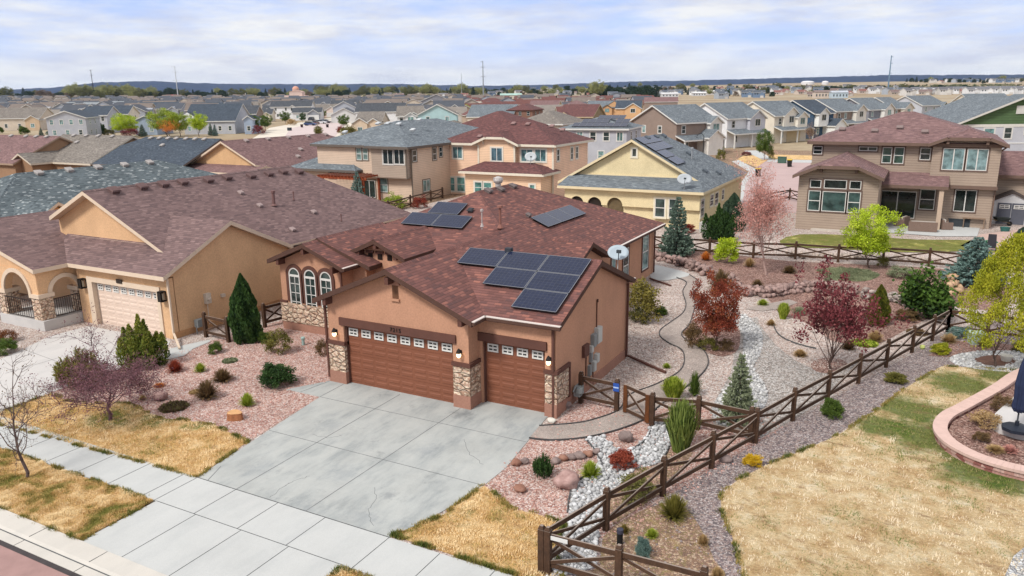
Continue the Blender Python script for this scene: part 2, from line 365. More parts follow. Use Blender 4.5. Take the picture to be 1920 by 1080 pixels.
def window(parent, fc, u0, u1, z0, z1, trim=None, sash=WHITE, split='h', pane=None, tw=.1, off=Vector((0, 0, 0))):
    """framed window; fc must be in the parent's own coordinates"""
    fm = MB(); mats = [plain(sash, .04)]
    s = .055
    if trim is not None:
        mats.append(plain(trim, .06))
        fm.fbox(fc, u0-tw, u1+tw, z1, z1+tw, -.02, .045, 1); fm.fbox(fc, u0-tw, u1+tw, z0-tw, z0, -.02, .05, 1)
        fm.fbox(fc, u0-tw, u0, z0, z1, -.02, .045, 1); fm.fbox(fc, u1, u1+tw, z0, z1, -.02, .045, 1)
    fm.fbox(fc, u0, u1, z1-s, z1, -.02, .035); fm.fbox(fc, u0, u1, z0, z0+s, -.02, .035)
    fm.fbox(fc, u0, u0+s, z0+s, z1-s, -.02, .035); fm.fbox(fc, u1-s, u1, z0+s, z1-s, -.02, .035)
    um = (u0+u1)/2; zm = (z0+z1)/2
    if split in ('h', 'c'): fm.fbox(fc, u0+s, u1-s, zm-.03, zm+.03, -.02, .03)
    if split == 'v': fm.fbox(fc, um-.035, um+.035, z0+s, z1-s, -.02, .03)
    if split == 'c': fm.fbox(fc, um-.02, um+.02, z0+s, zm-.03, -.02, .028); fm.fbox(fc, um-.02, um+.02, zm+.03, z1-s, -.02, .028)
    w = fm.build('window', mats, parent)
    pm = MB(); c1 = pane if pane is not None else random.choice(BLIND)
    pm.fbox(fc, u0+s, u1-s, z0+s, z1-s, -.01, .012); pm.build('pane', glass(c1), w)
    return w
def winpx(parent, fc, x0, y0, x1, y1, ofs=None, **kw):
    """same from photo pixels; ofs = parent's location (face given in world coordinates)"""
    xc = (x0+x1)/2; yc = (y0+y1)/2
    ua = px2face(fc, x0, yc)[0]; ub = px2face(fc, x1, yc)[0]; za = px2face(fc, xc, y1)[1]; zb = px2face(fc, xc, y0)[1]
    f2 = (fc[0]-Vector(ofs) if ofs is not None else fc[0], fc[1], fc[2])
    return window(parent, f2, min(ua, ub), max(ua, ub), za, zb, **kw)
# ---------------------------------------------------------------- camera, sky, sun, air
cd = bpy.data.cameras.new('camera'); cam = bpy.data.objects.new('camera', cd); COL.objects.link(cam); SC.camera = cam
cd.sensor_width = 36; cd.lens = 36*F/1920; cd.clip_start = .5; cd.clip_end = 40000
Mx = Matrix.Identity(4)
for i in range(3): Mx[i][0] = RT[i]; Mx[i][1] = UP[i]; Mx[i][2] = -FW[i]; Mx[i][3] = CAM[i]
cam.matrix_world = Mx
W = bpy.data.worlds.new('World'); SC.world = W; W.use_nodes = True; nt = W.node_tree; bg = nt.nodes['Background']
SUN_EL, SUN_AZ = math.radians(48), math.radians(-18)      # azimuth of the sun measured from -Y (the street side) towards +X
sd = Vector((math.sin(SUN_AZ)*math.cos(SUN_EL), -math.cos(SUN_AZ)*math.cos(SUN_EL), math.sin(SUN_EL)))
sky = N(nt, 'ShaderNodeTexSky', sky_type='NISHITA'); sky.sun_disc = False; sky.sun_elevation = SUN_EL
sky.sun_rotation = math.atan2(sd.x, sd.y); sky.air_density = 1.; sky.dust_density = .6; sky.altitude = 2000
# thin overcast: broken sheets of cloud laid out on a plane overhead
gen = N(nt, 'ShaderNodeTexCoord').outputs['Generated']; sp = N(nt, 'ShaderNodeSeparateXYZ'); nt.links.new(gen, sp.inputs[0])
mz = N(nt, 'ShaderNodeMath', operation='MAXIMUM'); nt.links.new(sp.outputs[2], mz.inputs[0]); mz.inputs[1].default_value = .0
az = N(nt, 'ShaderNodeMath', operation='ADD'); nt.links.new(mz.outputs[0], az.inputs[0]); az.inputs[1].default_value = .085
dv = N(nt, 'ShaderNodeVectorMath', operation='SCALE'); iv = N(nt, 'ShaderNodeMath', operation='DIVIDE'); iv.inputs[0].default_value = 1; nt.links.new(az.outputs[0], iv.inputs[1])
nt.links.new(gen, dv.inputs[0]); nt.links.new(iv.outputs[0], dv.inputs['Scale'])
mpw = N(nt, 'ShaderNodeMapping'); mpw.inputs['Location'].default_value = CLOUD_LOC; mpw.inputs['Scale'].default_value = (1, 1, 5.5); nt.links.new(gen, mpw.inputs[0])
c1 = noise_(nt, CLOUD_SC, 9, vec=mpw.outputs[0], rough=.62); c2 = noise_(nt, CLOUD_SC*2.7, 7, vec=mpw.outputs[0], rough=.6)
cov = ramp(nt, c1, [(CLOUD_LO, (0, 0, 0)), (CLOUD_HI, (1, 1, 1))])
low = ramp(nt, sp.outputs[2], [(0, (1, 1, 1)), (.025, (.9,)*3), (.06, (0, 0, 0))])
cov2 = mix(nt, mix(nt, cov, (1, 1, 1, 1), low, 'MIX'), (1, 1, 1, 1), ramp(nt, sp.outputs[2], [(.13, (0, 0, 0)), (.4, (.85,)*3)]), 'MIX')
shade = mix(nt, ramp(nt, c2, [(.34, (5.3, 5.5, 6.4)), (.6, (7.0, 7.1, 7.3))]), ramp(nt, sp.outputs[2], [(.12, (1, 1, 1)), (.5, (1.22, 1.18, 1.12))]), 1, 'MULTIPLY')
tint = mix(nt, sky.outputs[0], (1.9, 1.95, 2.45, 1), 1., 'MULTIPLY')
tint = mix(nt, tint, (3.3, 4.35, 7.2, 1), .9)
nt.links.new(mix(nt, tint, shade, cov2), bg.inputs[0]); bg.inputs[1].default_value = .1
sl = bpy.data.lights.new('sun', 'SUN'); sl.energy = 2.7; sl.angle = math.radians(13); sl.color = (1, .965, .91)
so = bpy.data.objects.new('sun', sl); COL.objects.link(so); so.rotation_euler = sd.to_track_quat('Z', 'Y').to_euler(); so.location = (0, 0, 60)
SC.view_settings.view_transform = 'Standard'; SC.view_settings.look = 'None'; SC.view_settings.gamma = 1; SC.view_settings.exposure = EXPO; SC.view_settings.use_curve_mapping = False
SC.cycles.max_bounces = 6; SC.cycles.diffuse_bounces = 3; SC.cycles.glossy_bounces = 3; SC.cycles.transmission_bounces = 3; SC.cycles.volume_bounces = 0; SC.cycles.transparent_max_bounces = 6
SC.cycles.use_denoising = True; SC.cycles.sample_clamp_indirect = 6
# ---------------------------------------------------------------- terrain
def terrain_mesh():
    rs = [0, 30, 80, 160, 260, 360, 440, 520, 600, 700, 820, 960, 1120, 1300, 1500, 1750, 2050, 2400, 2800, 3400, 4200, 5200, 7000, 9000]
    na = 144; mb = MB()
    for r in rs:
        for k in range(na):
            a = 2*math.pi*k/na; x = CAM[0]+r*math.sin(a); y = CAM[1]+r*math.cos(a); mb.v.append((x, y, terrain(x, y)-.03))
    for j in range(len(rs)-1):
        for k in range(na):
            q = (j*na+k, j*na+(k+1) % na, (j+1)*na+(k+1) % na, (j+1)*na+k)
            if j == 0: mb.f.append((0, q[2], q[3]))
            else: mb.f.append(q)
            mb.m.append(0)
    m, nt, b = new('dry_prairie'); v = gpos(nt)
    a = ramp(nt, noise_(nt, .011, 8, vec=v, rough=.6), [(.3, S(130, 110, 86)), (.45, S(166, 144, 114)), (.6, S(184, 168, 140)), (.75, S(142, 128, 96))])
    a = mix(nt, a, ramp(nt, noise_(nt, .35, 6, vec=v, rough=.7), [(.3, (.78,)*3), (.7, (1.15,)*3)]), 1, 'MULTIPLY')
    nt.links.new(a, b.inputs['Base Color'])
    o = mb.build('terrain', m, smooth=True); tag(o, kind='structure')
terrain_mesh()
def hills():
    rr = np.random.default_rng(5)
    for r0, prof, nm in ((5200, [(-46, 18), (-37, 22), (-33.5, 66), (-30, 74), (-27, 112), (-24, 118), (-20, 96), (-14, 88), (-8, 84), (-2, 62), (3, 66), (8, 80), (14, 84), (20, 92), (26, 98), (33, 84), (46, 80)], 'hills'),):
        mb = MB(); n = 420; a0, a1 = math.radians(-46), math.radians(46)
        for i in range(n+1):
            a = a0+(a1-a0)*i/n; d = math.degrees(a); h = np.interp(d, [p[0] for p in prof], [p[1] for p in prof])
            h += 5*noise.noise((d*.9, 3, 0))+2.6*noise.noise((d*5, 1, 0))+2.2*rr.random()
            for j, (dr, k) in enumerate(((0, .0), (300, .45), (750, .85), (1100, 1), (1900, .2))):
                w = a-YAW; r = r0+dr; mb.v.append((CAM[0]+r*math.sin(w), CAM[1]+r*math.cos(w), 12+(h-12)*k))
        for i in range(n):
            for j in range(4): q = i*5+j; mb.f.append((q, q+5, q+6, q+1)); mb.m.append(0)
        o = mb.build(nm, plain(S(28, 50, 84), .35, .012, rough=1), smooth=True); tag(o, kind='structure')  # the blue of far haze is put into the hill colour
hills()
# ---------------------------------------------------------------- ground sheets traced on the ground plane
def smooth_poly(p, closed=True, n=5):
    out = []; L = len(p)
    for i in range(L if closed else L-1):
        p0, p1, p2, p3 = (p[(i+k) % L] if closed else p[min(max(i+k, 0), L-1)] for k in (-1, 0, 1, 2))
        for j in range(n):
            t = j/n; out.append(tuple(.5*((2*p1[c])+(-p0[c]+p2[c])*t+(2*p0[c]-5*p1[c]+4*p2[c]-p3[c])*t*t+(-p0[c]+3*p1[c]-3*p2[c]+p3[c])*t**3) for c in range(2)))
    if not closed: out.append(tuple(p[-1]))
    return out
def W2(px): return [tuple(onz(x, y))[:2] for x, y in px]
def sheet(name, mat, pts, lvl, kind='structure', px=True, sm=0, skirt=.0):
    p = W2(px and pts) if px else list(pts)
    if sm: p = smooth_poly(p, True, sm)
    z = .004*lvl
    tri = geometry.tessellate_polygon([[Vector((x, y, 0)) for x, y in p]])
    mb = MB(); mb.v = [(x, y, z) for x, y in p]
    for t in tri:
        a, b, c = (Vector(mb.v[i]) for i in t)
        if (b-a).cross(c-a).z < 0: t = (t[0], t[2], t[1])
        mb.f.append(tuple(t)); mb.m.append(0)
    if skirt:
        ar = sum(p[i][0]*p[(i+1) % len(p)][1]-p[(i+1) % len(p)][0]*p[i][1] for i in range(len(p)))
        n0 = len(mb.v); mb.v += [(x, y, z-skirt) for x, y in p]; n = len(p)
        for i in range(n): mb.f.append((i, n0+i, n0+(i+1) % n, (i+1) % n)); mb.m.append(0)
    o = mb.build(name, mat, fix=False); tag(o, kind=kind); return p
G_PINK = gravel('pink_gravel', [S(230, 200, 188), S(208, 166, 152), S(222, 186, 172), S(238, 220, 212), S(186, 138, 124), S(224, 194, 182), S(178, 140, 132)], .05, .45)
G_BEIGE = gravel('beige_gravel', [S(226, 208, 196), S(240, 228, 220), S(198, 172, 160), S(218, 200, 190), S(172, 152, 144), S(242, 232, 222), S(212, 182, 168)], .055, .42)
G_GREY = gravel('grey_gravel', [S(200, 192, 184), S(214, 208, 202), S(168, 158, 150), S(226, 220, 214), S(190, 176, 166), S(146, 138, 132)], .055, .42)
G_PURPLE = gravel('purple_gravel', [S(166, 148, 144), S(140, 124, 124), S(184, 170, 166), S(118, 108, 110), S(172, 150, 142), S(204, 192, 188)], .05, .42)
G_MULCH = gravel('bark_mulch', [S(164, 126, 114), S(140, 104, 94), S(186, 150, 136), S(120, 88, 80), S(174, 136, 122), S(204, 172, 158)], .055, .45, var=.22)
G_TANMUL = gravel('needle_mulch', [S(184, 154, 130), S(162, 130, 108), S(202, 176, 150), S(144, 116, 100), S(174, 142, 116), S(154, 134, 98)], .06, .46, patch=(S(176, 154, 100), 1.1, .56), var=.2)
G_WHITE = gravel('white_rock', [S(226, 226, 226), S(206, 206, 206), S(238, 238, 236), S(190, 190, 192), S(218, 214, 208)], .1, .28)
G_FINES = gravel('crusher_fines', [S(190, 176, 166), S(178, 164, 156), S(198, 184, 174), S(170, 158, 150)], .03, .7, var=.16)
CONC = concrete('driveway_concrete', S(190, 192, 188), .17, spots=[(*tuple(onz(870, 778))[:2], .7, .62), (*tuple(onz(560, 960))[:2], 1.1, .78), (*tuple(onz(640, 890))[:2], .9, .82), (*tuple(onz(680, 975))[:2], .8, .8), (*tuple(onz(730, 930))[:2], .35, .7), (*tuple(onz(800, 845))[:2], .8, .84), (*tuple(onz(620, 800))[:2], .7, .84), (*tuple(onz(960, 800))[:2], .5, .8), (*tuple(onz(760, 985))[:2], .5, .8), (*tuple(onz(480, 880))[:2], .9, .86)]); CONC2 = concrete('sidewalk_concrete', S(204, 205, 202), .07, False); CONC3 = concrete('gutter_concrete', S(216, 210, 200), .08, False); CONC4 = concrete('neighbour_concrete', S(214, 210, 206), .08, False)
JOINT = plain(S(96, 98, 98), .2, 6)
# lots: one wide gravel sheet first, the rest on top
sheet('garden_gravel', G_BEIGE, [(-26, -8.0), (30, -8.0), (30, 60), (-26, 60)], 1, px=False)
# street, gutter, kerb, verge, sidewalk (all parallel to the house front)
sheet('street', plain(S(172, 138, 132), .1, 2.2, bs=.5, bscale=60), [(-60, -22), (60, -22), (60, -12.72), (-60, -12.72)], 1, px=False)
sheet('street_edge', plain(S(74, 68, 68), .2, 3), [(-60, -12.78), (60, -12.78), (60, -12.62), (-60, -12.62)], 2, px=False)
kb = MB(); kb.box(-60, -12.64, -.1, 60, -12.36, .02); kb.prism([(-60, -12.36, -.1), (-60, -12.36, .022), (-60, -12.25, .05), (-60, -11.75, .055), (-60, -11.75, -.1)], (120, 0, 0)); tag(kb.build('kerb', CONC3), kind='structure')
kj = MB()
kj.box(-60, -12.375, .02, 60, -12.345, .026)
for x in np.arange(-20, 24, 2.44):
    kj.box(x+.05, -12.64, .02, x+.065, -12.375, .0255); kj.box(x+.05, -12.25, .05, x+.065, -11.76, .0595)
tag(kj.build('kerb_joints', JOINT), kind='structure')
LAWN_A = lawn_mat('dry_lawn', .6, 0., spots=[(*tuple(onz(215, 782))[:2], 1.3), (*tuple(onz(290, 788))[:2], 1.0), (*tuple(onz(375, 797))[:2], .7)], k=.98); LAWN_B = lawn_mat('patchy_lawn', .56, 13., k=.95); 
verge = sheet('verge_left', LAWN_B, [(-60, -9.55), (.84, -9.55), (.92, -11.73), (-60, -11.73)], 6, px=False)
verge2 = sheet('verge_right', LAWN_B, [(7.6, -9.6), (8.6, -9.62), (40, -9.6), (40, -11.73), (7.6, -11.73)], 6, px=False)
sw = MB()
slabs = [(-60, -9.5, 60, -8.02)]
sw.box(-60, -9.5, -.1, 60, -8.02, .028); sw.box(.92, -11.745, -.1, 7.6, -9.5, .027); tag(sw.build('sidewalk', CONC2), kind='structure')
sj = MB()
for x in list(np.arange(-30, .5, 1.52)-.1)+[.83, 2.42, 4.05, 5.75, 7.86, 9.4, 10.95, 12.5]: sj.box(x, -9.5, .02, x+.018, -8.03, .0325)
for x in (2.5, 4.2, 5.85): sj.box(x, -11.74, .02, x+.018, -9.5, .0315)
sj.box(.92, -9.51, .02, 7.6, -9.492, .0322); sj.box(.7, -8.035, .02, 7.9, -8.01, .033)
tag(sj.build('sidewalk_joints', JOINT), kind='structure')
# front lawns, gravel, driveways
dl = [(.81, -8.01), (-.2, -1.53), (-1.88, -1.52), (-.98, -.02), (-.95, 1.2), (8.3, 1.2), (8.22, .5), (8.5, -1.6), (8.72, -3.4), (8.66, -4.62), (8.5, -5.8), (8.22, -7.0), (7.86, -8.01)]
sheet('driveway', CONC, dl, 6, px=False, skirt=.12)
dj = MB()
for a, b in (((2.42, -8.0), (2.36, .0)), ((5.05, -8.), (5.1, -.1)), ((-.2, -1.53), (8.45, -1.5)), ((.3, -4.6), (8.6, -4.6)), ((-.95, -.02), (-1.2, -1.5)), ((-.25, -.05), (-.2, -1.5)), ((1.25, -8.0), (.9, -7.2))):
    a = Vector((*a, .024)); b = Vector((*b, .024)); dj.bar(a, b, .022, .008)
tag(dj.build('driveway_joints', plain(S(128, 130, 130), .25, 3)), kind='structure')
ck = MB(); RC_ = random.Random(4)
for px_ in ([(505, 935), (530, 915), (548, 905), (580, 893)], [(700, 985), (690, 960), (705, 938), (700, 915)], [(905, 870), (880, 850), (870, 825)], [(585, 815), (610, 822), (640, 818)]):
    q = smooth_poly(W2(px_), False, 6); q = [(x+RC_.gauss(0, .03), y+RC_.gauss(0, .03)) for x, y in q]
    for a, b in zip(q[:-1], q[1:]): ck.bar((*a, .0245), (*b, .0245), .012, .002)
tag(ck.build('driveway_cracks', plain(S(120, 122, 122), .25, 3)), kind='structure')
lawnA = sheet('front_lawn', LAWN_A, [(-40, 775), (-20, 772), (0, 775), (95, 738), (125, 752), (162, 757), (217, 757), (240, 757), (265, 768), (295, 784), (350, 789), (405, 799), (465, 829), (370, 895.5), (170, 843), (37, 806), (-90, 778)], 4)
BED1 = sheet('pink_gravel_bed', G_PINK, [(95, 738), (180, 703), (310, 676), (325, 662), (395, 640), (470, 620), (530, 600), (650, 600), (640, 715), (537, 731), (600, 745), (465, 829), (405, 799), (350, 789), (295, 784), (265, 768), (240, 757), (217, 757), (162, 757), (125, 752)], 3)
sheet('neighbour_driveway', CONC4, [(-120, 790), (-60, 700), (45, 655), (90, 632), (165, 612), (320, 640), (314, 652), (308, 674), (180, 703), (95, 738), (0, 775), (-60, 792)], 5)
sheet('neighbour_walk', CONC2, [(308, 676), (318, 655), (345, 648), (392, 638), (395, 641), (362, 655), (345, 668), (314, 675)], 7)
nj = MB()
for a, b in (((45, 655), (140, 690)), ((10, 700), (215, 640))):
    a = onz(*a, .022); b = onz(*b, .022); nj.bar(a, b, .02, .006)
tag(nj.build('neighbour_driveway_joints', plain(S(150, 148, 146), .2, 3)), kind='structure')
BED2 = sheet('pink_gravel_corner', G_PINK, [(990, 820), (1030, 795), (1050, 786), (1095, 740), (1160, 770), (1420, 760), (1470, 800), (1400, 860), (1300, 930), (1240, 985), (1140, 1030), (1060, 985), (960, 955), (912, 918), (905, 912), (950, 866)], 2)
lawnR = sheet('right_front_lawn', LAWN_A, [(735, 1005), (830, 967), (905, 912), (914, 917), (960, 955), (1010, 966), (1060, 985), (1045, 1010), (1040, 1040), (1060, 1100), (1030, 1100)], 4)
# garden beds on the right of the house
BED3 = sheet('house_side_gravel', G_BEIGE, [(1095, 740), (1050, 786), (1110, 700), (1172, 665), (1180, 560), (1230, 520), (1310, 560), (1290, 640), (1330, 690), (1270, 740), (1230, 770)], 2)
sheet('bark_bed', G_MULCH, [(1225, 480), (1300, 470), (1480, 490), (1700, 500), (1880, 520), (1880, 585), (1790, 575), (1660, 640), (1600, 655), (1540, 640), (1470, 600), (1440, 560), (1400, 545), (1330, 520), (1290, 505)], 3, sm=2)
sheet('grey_gravel_bed', G_GREY, [(1390, 600), (1450, 590), (1480, 625), (1520, 650), (1600, 655), (1610, 680), (1555, 745), (1490, 785), (1416, 828), (1340, 800), (1330, 770), (1370, 700)], 3)
BED5 = sheet('pale_gravel_bed', G_BEIGE, [(1420, 590), (1500, 600), (1560, 640), (1625, 655), (1590, 690), (1520, 690), (1470, 660), (1440, 630)], 4, sm=2)
sheet('mulch_island', G_MULCH, [(1276, 618), (1310, 595), (1345, 590), (1382, 612), (1388, 640), (1378, 662), (1345, 668), (1310, 650)], 5, sm=3)
sheet('plum_mulch', G_MULCH, [(1520, 682), (1545, 672), (1580, 676), (1590, 690), (1560, 700), (1530, 697)], 5, sm=3)
stream1 = [(1368, 597), (1392, 590), (1412, 604), (1428, 622), (1430, 645), (1424, 668), (1412, 690), (1430, 715), (1440, 745), (1425, 775), (1400, 790), (1370, 800), (1345, 795), (1335, 770), (1350, 740), (1375, 712), (1384, 690), (1392, 664), (1394, 640), (1388, 618)]
sheet('dry_stream_bed', G_WHITE, stream1, 6, sm=3)
stream2 = [(1224, 790), (1260, 790), (1262, 812), (1256, 835), (1250, 850), (1238, 868), (1215, 876), (1190, 880), (1165, 905), (1150, 925), (1138, 950), (1128, 975), (1122, 1000), (1118, 1030), (1120, 1062), (1085, 1075), (1020, 1085), (1050, 1010), (1066, 985), (1066, 960), (1070, 925), (1085, 905), (1105, 890), (1122, 872), (1118, 850), (1105, 835), (1097, 824), (1130, 818), (1150, 838), (1165, 845), (1190, 840), (1210, 820)]
sheet('cobble_stream_bed', G_WHITE, stream2, 6)
sheet('stream_mulch', G_TANMUL, [(1190, 880), (1215, 876), (1240, 870), (1262, 835), (1300, 850), (1240, 925), (1150, 985), (1138, 950), (1165, 905)], 5)
# crusher-fines path: from the driveway through the gate and round to the back terrace
pathL = [(1011, 800), (1080, 795), (1120, 786), (1160, 770), (1180, 742), (1225, 724), (1262, 706), (1278, 692), (1283, 675), (1278, 657), (1255, 645), (1238, 632), (1238, 620), (1256, 606), (1280, 588), (1286, 570), (1280, 547), (1287, 530), (1268, 521)]
pathR = [(992, 823), (1035, 827), (1097, 822), (1160, 807), (1212, 786), (1232, 766), (1282, 730), (1316, 702), (1328, 680), (1318, 657), (1286, 638), (1278, 626), (1292, 610), (1300, 586), (1303, 570), (1300, 552), (1312, 532), (1293, 516)]
pl = smooth_poly(W2(pathL), False, 4); pr_ = smooth_poly(W2(pathR), False, 4)
sheet('garden_path', G_FINES, pl+pr_[::-1], 7, px=False)
for line, lab_ in ((pl, 'dark metal edging along the house side of the garden path'), (pr_, 'dark metal edging along the fence side of the garden path')):
    eb = MB()
    for a, b in zip(line[:-1], line[1:]): eb.bar((a[0], a[1], .03), (b[0], b[1], .03), .035, .075)
    tag(eb.build('path_edging', plain(S(86, 84, 84), .2, 3)), lab_, 'edging')
sheet('garden_path_side', G_FINES, [(1395, 580), (1430, 572), (1480, 562), (1496, 568), (1470, 578), (1430, 584)], 7)
sheet('back_terrace', CONC2, [(1222, 499), (1250, 502), (1293, 514), (1275, 522), (1222, 527)], 8, sm=2)
for ln, lab_ in zip(([(1224, 790), (1218, 815), (1205, 832), (1192, 840)], [(1097, 824), (1112, 842), (1124, 862), (1127, 880), (1100, 893), (1075, 912), (1066, 940), (1064, 962)], [(1256, 833), (1250, 850), (1240, 868)], [(1447, 600), (1455, 622), (1470, 636), (1500, 648), (1530, 655)]), ('dark edging strip right of the pink gravel by the path', 'dark edging strip along the left bank of the cobbles', 'short dark edging strip beside the tall broom shrub', 'grey edging strip curving below the maroon tree')):
    q = smooth_poly(W2(ln), False, 4); eb = MB()
    for a, b in zip(q[:-1], q[1:]): eb.bar((a[0], a[1], .035), (b[0], b[1], .035), .03, .09)
    tag(eb.build('bed_edging', plain(S(92, 92, 92), .2, 3)), lab_, 'edging')
# outside the fence: gravel strip, mulch bed, neighbour's lawn
BED4 = sheet('purple_gravel_strip', G_PURPLE, [(1020, 1100), (1040, 1080), (1140, 1000), (1245, 935), (1335, 880), (1418, 833), (1488, 790), (1553, 755), (1612, 720), (1664, 690), (1712, 663), (1750, 640), (1780, 622), (1850, 600), (2050, 640), (2050, 720), (1800, 690), (1765, 690), (1690, 730), (1655, 760), (1590, 800), (1560, 820), (1490, 850), (1430, 875), (1380, 900), (1350, 925), (1350, 960), (1370, 1000), (1395, 1080), (1400, 1100)], 5)
sheet('mulch_bed_corner', G_TANMUL, [(1050, 1100), (1120, 1066), (1130, 1010), (1170, 975), (1240, 945), (1275, 948), (1300, 970), (1320, 1005), (1338, 1050), (1345, 1100)], 6, sm=2)
sheet('red_mulch_back', G_MULCH, [(1740, 668), (1780, 640), (1850, 640), (1940, 655), (2000, 690), (1930, 680), (1800, 672)], 6)
lawnN = sheet('neighbour_lawn', lawn_mat('side_lawn', .62, 31., c4=((168, 134, 92), (202, 172, 128), (222, 200, 160), (238, 226, 200)), spots=[(*tuple(onz(1740, 820))[:2], 1.8), (*tuple(onz(1710, 770))[:2], 1.7), (*tuple(onz(1800, 720))[:2], 1.6), (*tuple(onz(1830, 885))[:2], 1.5), (*tuple(onz(1650, 800))[:2], 1.2), (*tuple(onz(1900, 905))[:2], 1.2), (*tuple(onz(1880, 706))[:2], 1.3)], k=.9), [(1765, 688), (1830, 690), (1960, 700), (2100, 760), (2400, 1000), (2000, 1200), (1860, 1120), (1400, 1120), (1388, 1060), (1372, 1005), (1352, 960), (1352, 928), (1385, 900), (1440, 872), (1500, 848), (1570, 818), (1600, 798), (1655, 762), (1692, 732)], 7)
sheet('white_gravel_ring', G_WHITE, [(1780, 672), (1800, 664), (1840, 659), (1900, 659), (1960, 668), (1980, 690), (1930, 700), (1880, 698), (1830, 693), (1790, 684)], 8, sm=2)
sheet('tree_ring_soil', plain(S(112, 80, 66), .25, 5, bs=.6), [(1826, 675), (1850, 668), (1885, 668), (1905, 678), (1885, 687), (1845, 685)], 9, sm=3)
sheet('corner_white_rock', G_WHITE, [(1876, 1100), (1900, 1045), (1930, 1020), (2100, 1150)], 9)
# beyond: neighbours' ground, rear yard, streets
sheet('rear_lawn', lawn_mat('green_lawn', .36, 50., c4=((130, 124, 60), (150, 148, 76), (176, 170, 100), (210, 194, 140))), [(1462, 452), (1500, 440), (1600, 442), (1720, 450), (1850, 452), (1830, 468), (1740, 474), (1640, 472), (1560, 466), (1480, 464)], 9, sm=2)
sheet('rear_patio', CONC2, [(1640, 414), (1700, 416), (1838, 425), (1832, 444), (1760, 444), (1655, 436)], 10)
sheet('rear_walk', plain(S(206, 176, 164), .1, 1), [(1800, 462), (1840, 440), (1920, 430), (1990, 440), (1960, 470), (1870, 470)], 9)
GCOV = sheet('green_ground_cover', plain(S(116, 116, 84), .4, 3.5, bs=1, bscale=12), [(1530, 508), (1570, 502), (1620, 506), (1650, 516), (1620, 528), (1570, 524)], 5, kind='stuff', sm=3)
sheet('cross_street', plain(S(196, 170, 166), .07, .5, bs=.3), [(1380, 395), (1388, 350), (1412, 318), (1440, 300), (1520, 300), (1520, 330), (1495, 400)], 7)
sheet('cross_pavement', CONC2, [(1372, 303), (1385, 300), (1418, 318), (1398, 345), (1390, 395), (1382, 395), (1388, 345), (1404, 322)], 8); sheet('cross_pavement', CONC2, [(1440, 299), (1540, 301), (1540, 306), (1438, 304)], 8); sheet('row_drive', CONC2, [(1395, 283), (1420, 282), (1450, 298), (1430, 300)], 9); sheet('dry_verge', lawn_mat('far_lawn', .55, 7.), [(1380, 300), (1395, 292), (1450, 290), (1530, 292), (1530, 300), (1440, 299), (1420, 314)], 6)
sheet('cul_de_sac', plain(S(212, 194, 190), .06, .3), [(530, 262), (545, 240), (590, 232), (640, 222), (660, 224), (640, 240), (625, 262), (610, 275)], 5)
sheet('cul_de_sac_pavement', plain(S(226, 216, 200), .1, .2), [(470, 262), (505, 240), (560, 230), (640, 218), (665, 226), (640, 262), (620, 280), (480, 280)], 4)
sheet('neighbour_yards', G_TANMUL, [(-26, 60), (40, 60), (40, 130), (-140, 130), (-140, -8), (-26, -8)], 1, px=False)
# ---------------------------------------------------------------- the brown house in the middle
STUC = stucco(S(198, 150, 122, .84)); TRIM = plain(S(104, 70, 60), .1, 2); DARKTR = plain(S(92, 66, 56), .1, 2); PLINTH = stucco(S(170, 126, 108, .84))
SH_M = shingles(S(126, 86, 80), S(164, 110, 96), S(104, 76, 74), .6, .145, .3, .09)
HM = root('brown_house', (0, 0, 0), 'brown stucco house with red brown shingles, two brown garage doors and dark solar panels', 'house')
def vent_box(mb, p, n, s=.42, h=.16, m=0):
    n = Vector(n).normalized(); a = n.cross(Z).normalized(); b = a.cross(n); p = Vector(p)
    q = lambda u, v, w: p+a*u+b*v+n*w
    mb.hexa([q(-s/2, -s/2, 0), q(s/2, -s/2, 0), q(s/2, s/2, 0), q(-s/2, s/2, 0), q(-s/2, -s/2, h), q(s/2, -s/2, h), q(s/2, s/2, h), q(-s/2, s/2, h)], m)
    mb.hexa([q(-s/2-.05, -s/2-.05, h), q(s/2+.05, -s/2-.05, h), q(s/2+.05, s/2+.05, h), q(-s/2-.05, s/2+.05, h), q(-s/2, -s/2, h+.06), q(s/2, -s/2, h+.06), q(s/2, s/2, h+.06), q(-s/2, s/2, h+.06)], m)
w = MB()
# big garage: slabs round the door opening, gable above
w.box(-.9, 0, 0, -.17, .3, 2.46); w.box(4.79, 0, 0, 5.45, .3, 2.46)
w.prism([(-.9, 0, 2.46), (5.45, 0, 2.46), (5.45, 0, 3.4), (2.3, 0, 4.72), (-.9, 0, 3.4)], (0, .3, 0))
w.prism([(-.9, .3, 0), (5.45, .3, 0), (5.45, .3, 3.4), (2.3, .3, 4.72), (-.9, .3, 3.4)], (0, 6.6, 0))
# single garage
w.box(5.45, .7, 0, 5.58, 1., 2.46); w.box(8.08, .7, 0, 8.5, 1., 2.46); w.box(5.45, .7, 2.46, 8.5, 1., 3.33)
w.prism([(8.5, 1., 0), (8.5, 7.7, 0), (8.5, 7.7, 3.4), (8.5, 4.2, 4.72), (8.5, 1., 3.46)], (-3.05, 0, 0))
w.prism([(8.5, .7, 3.33), (8.5, 1., 3.33), (8.5, 1., 3.45)], (-3.05, 0, 0))
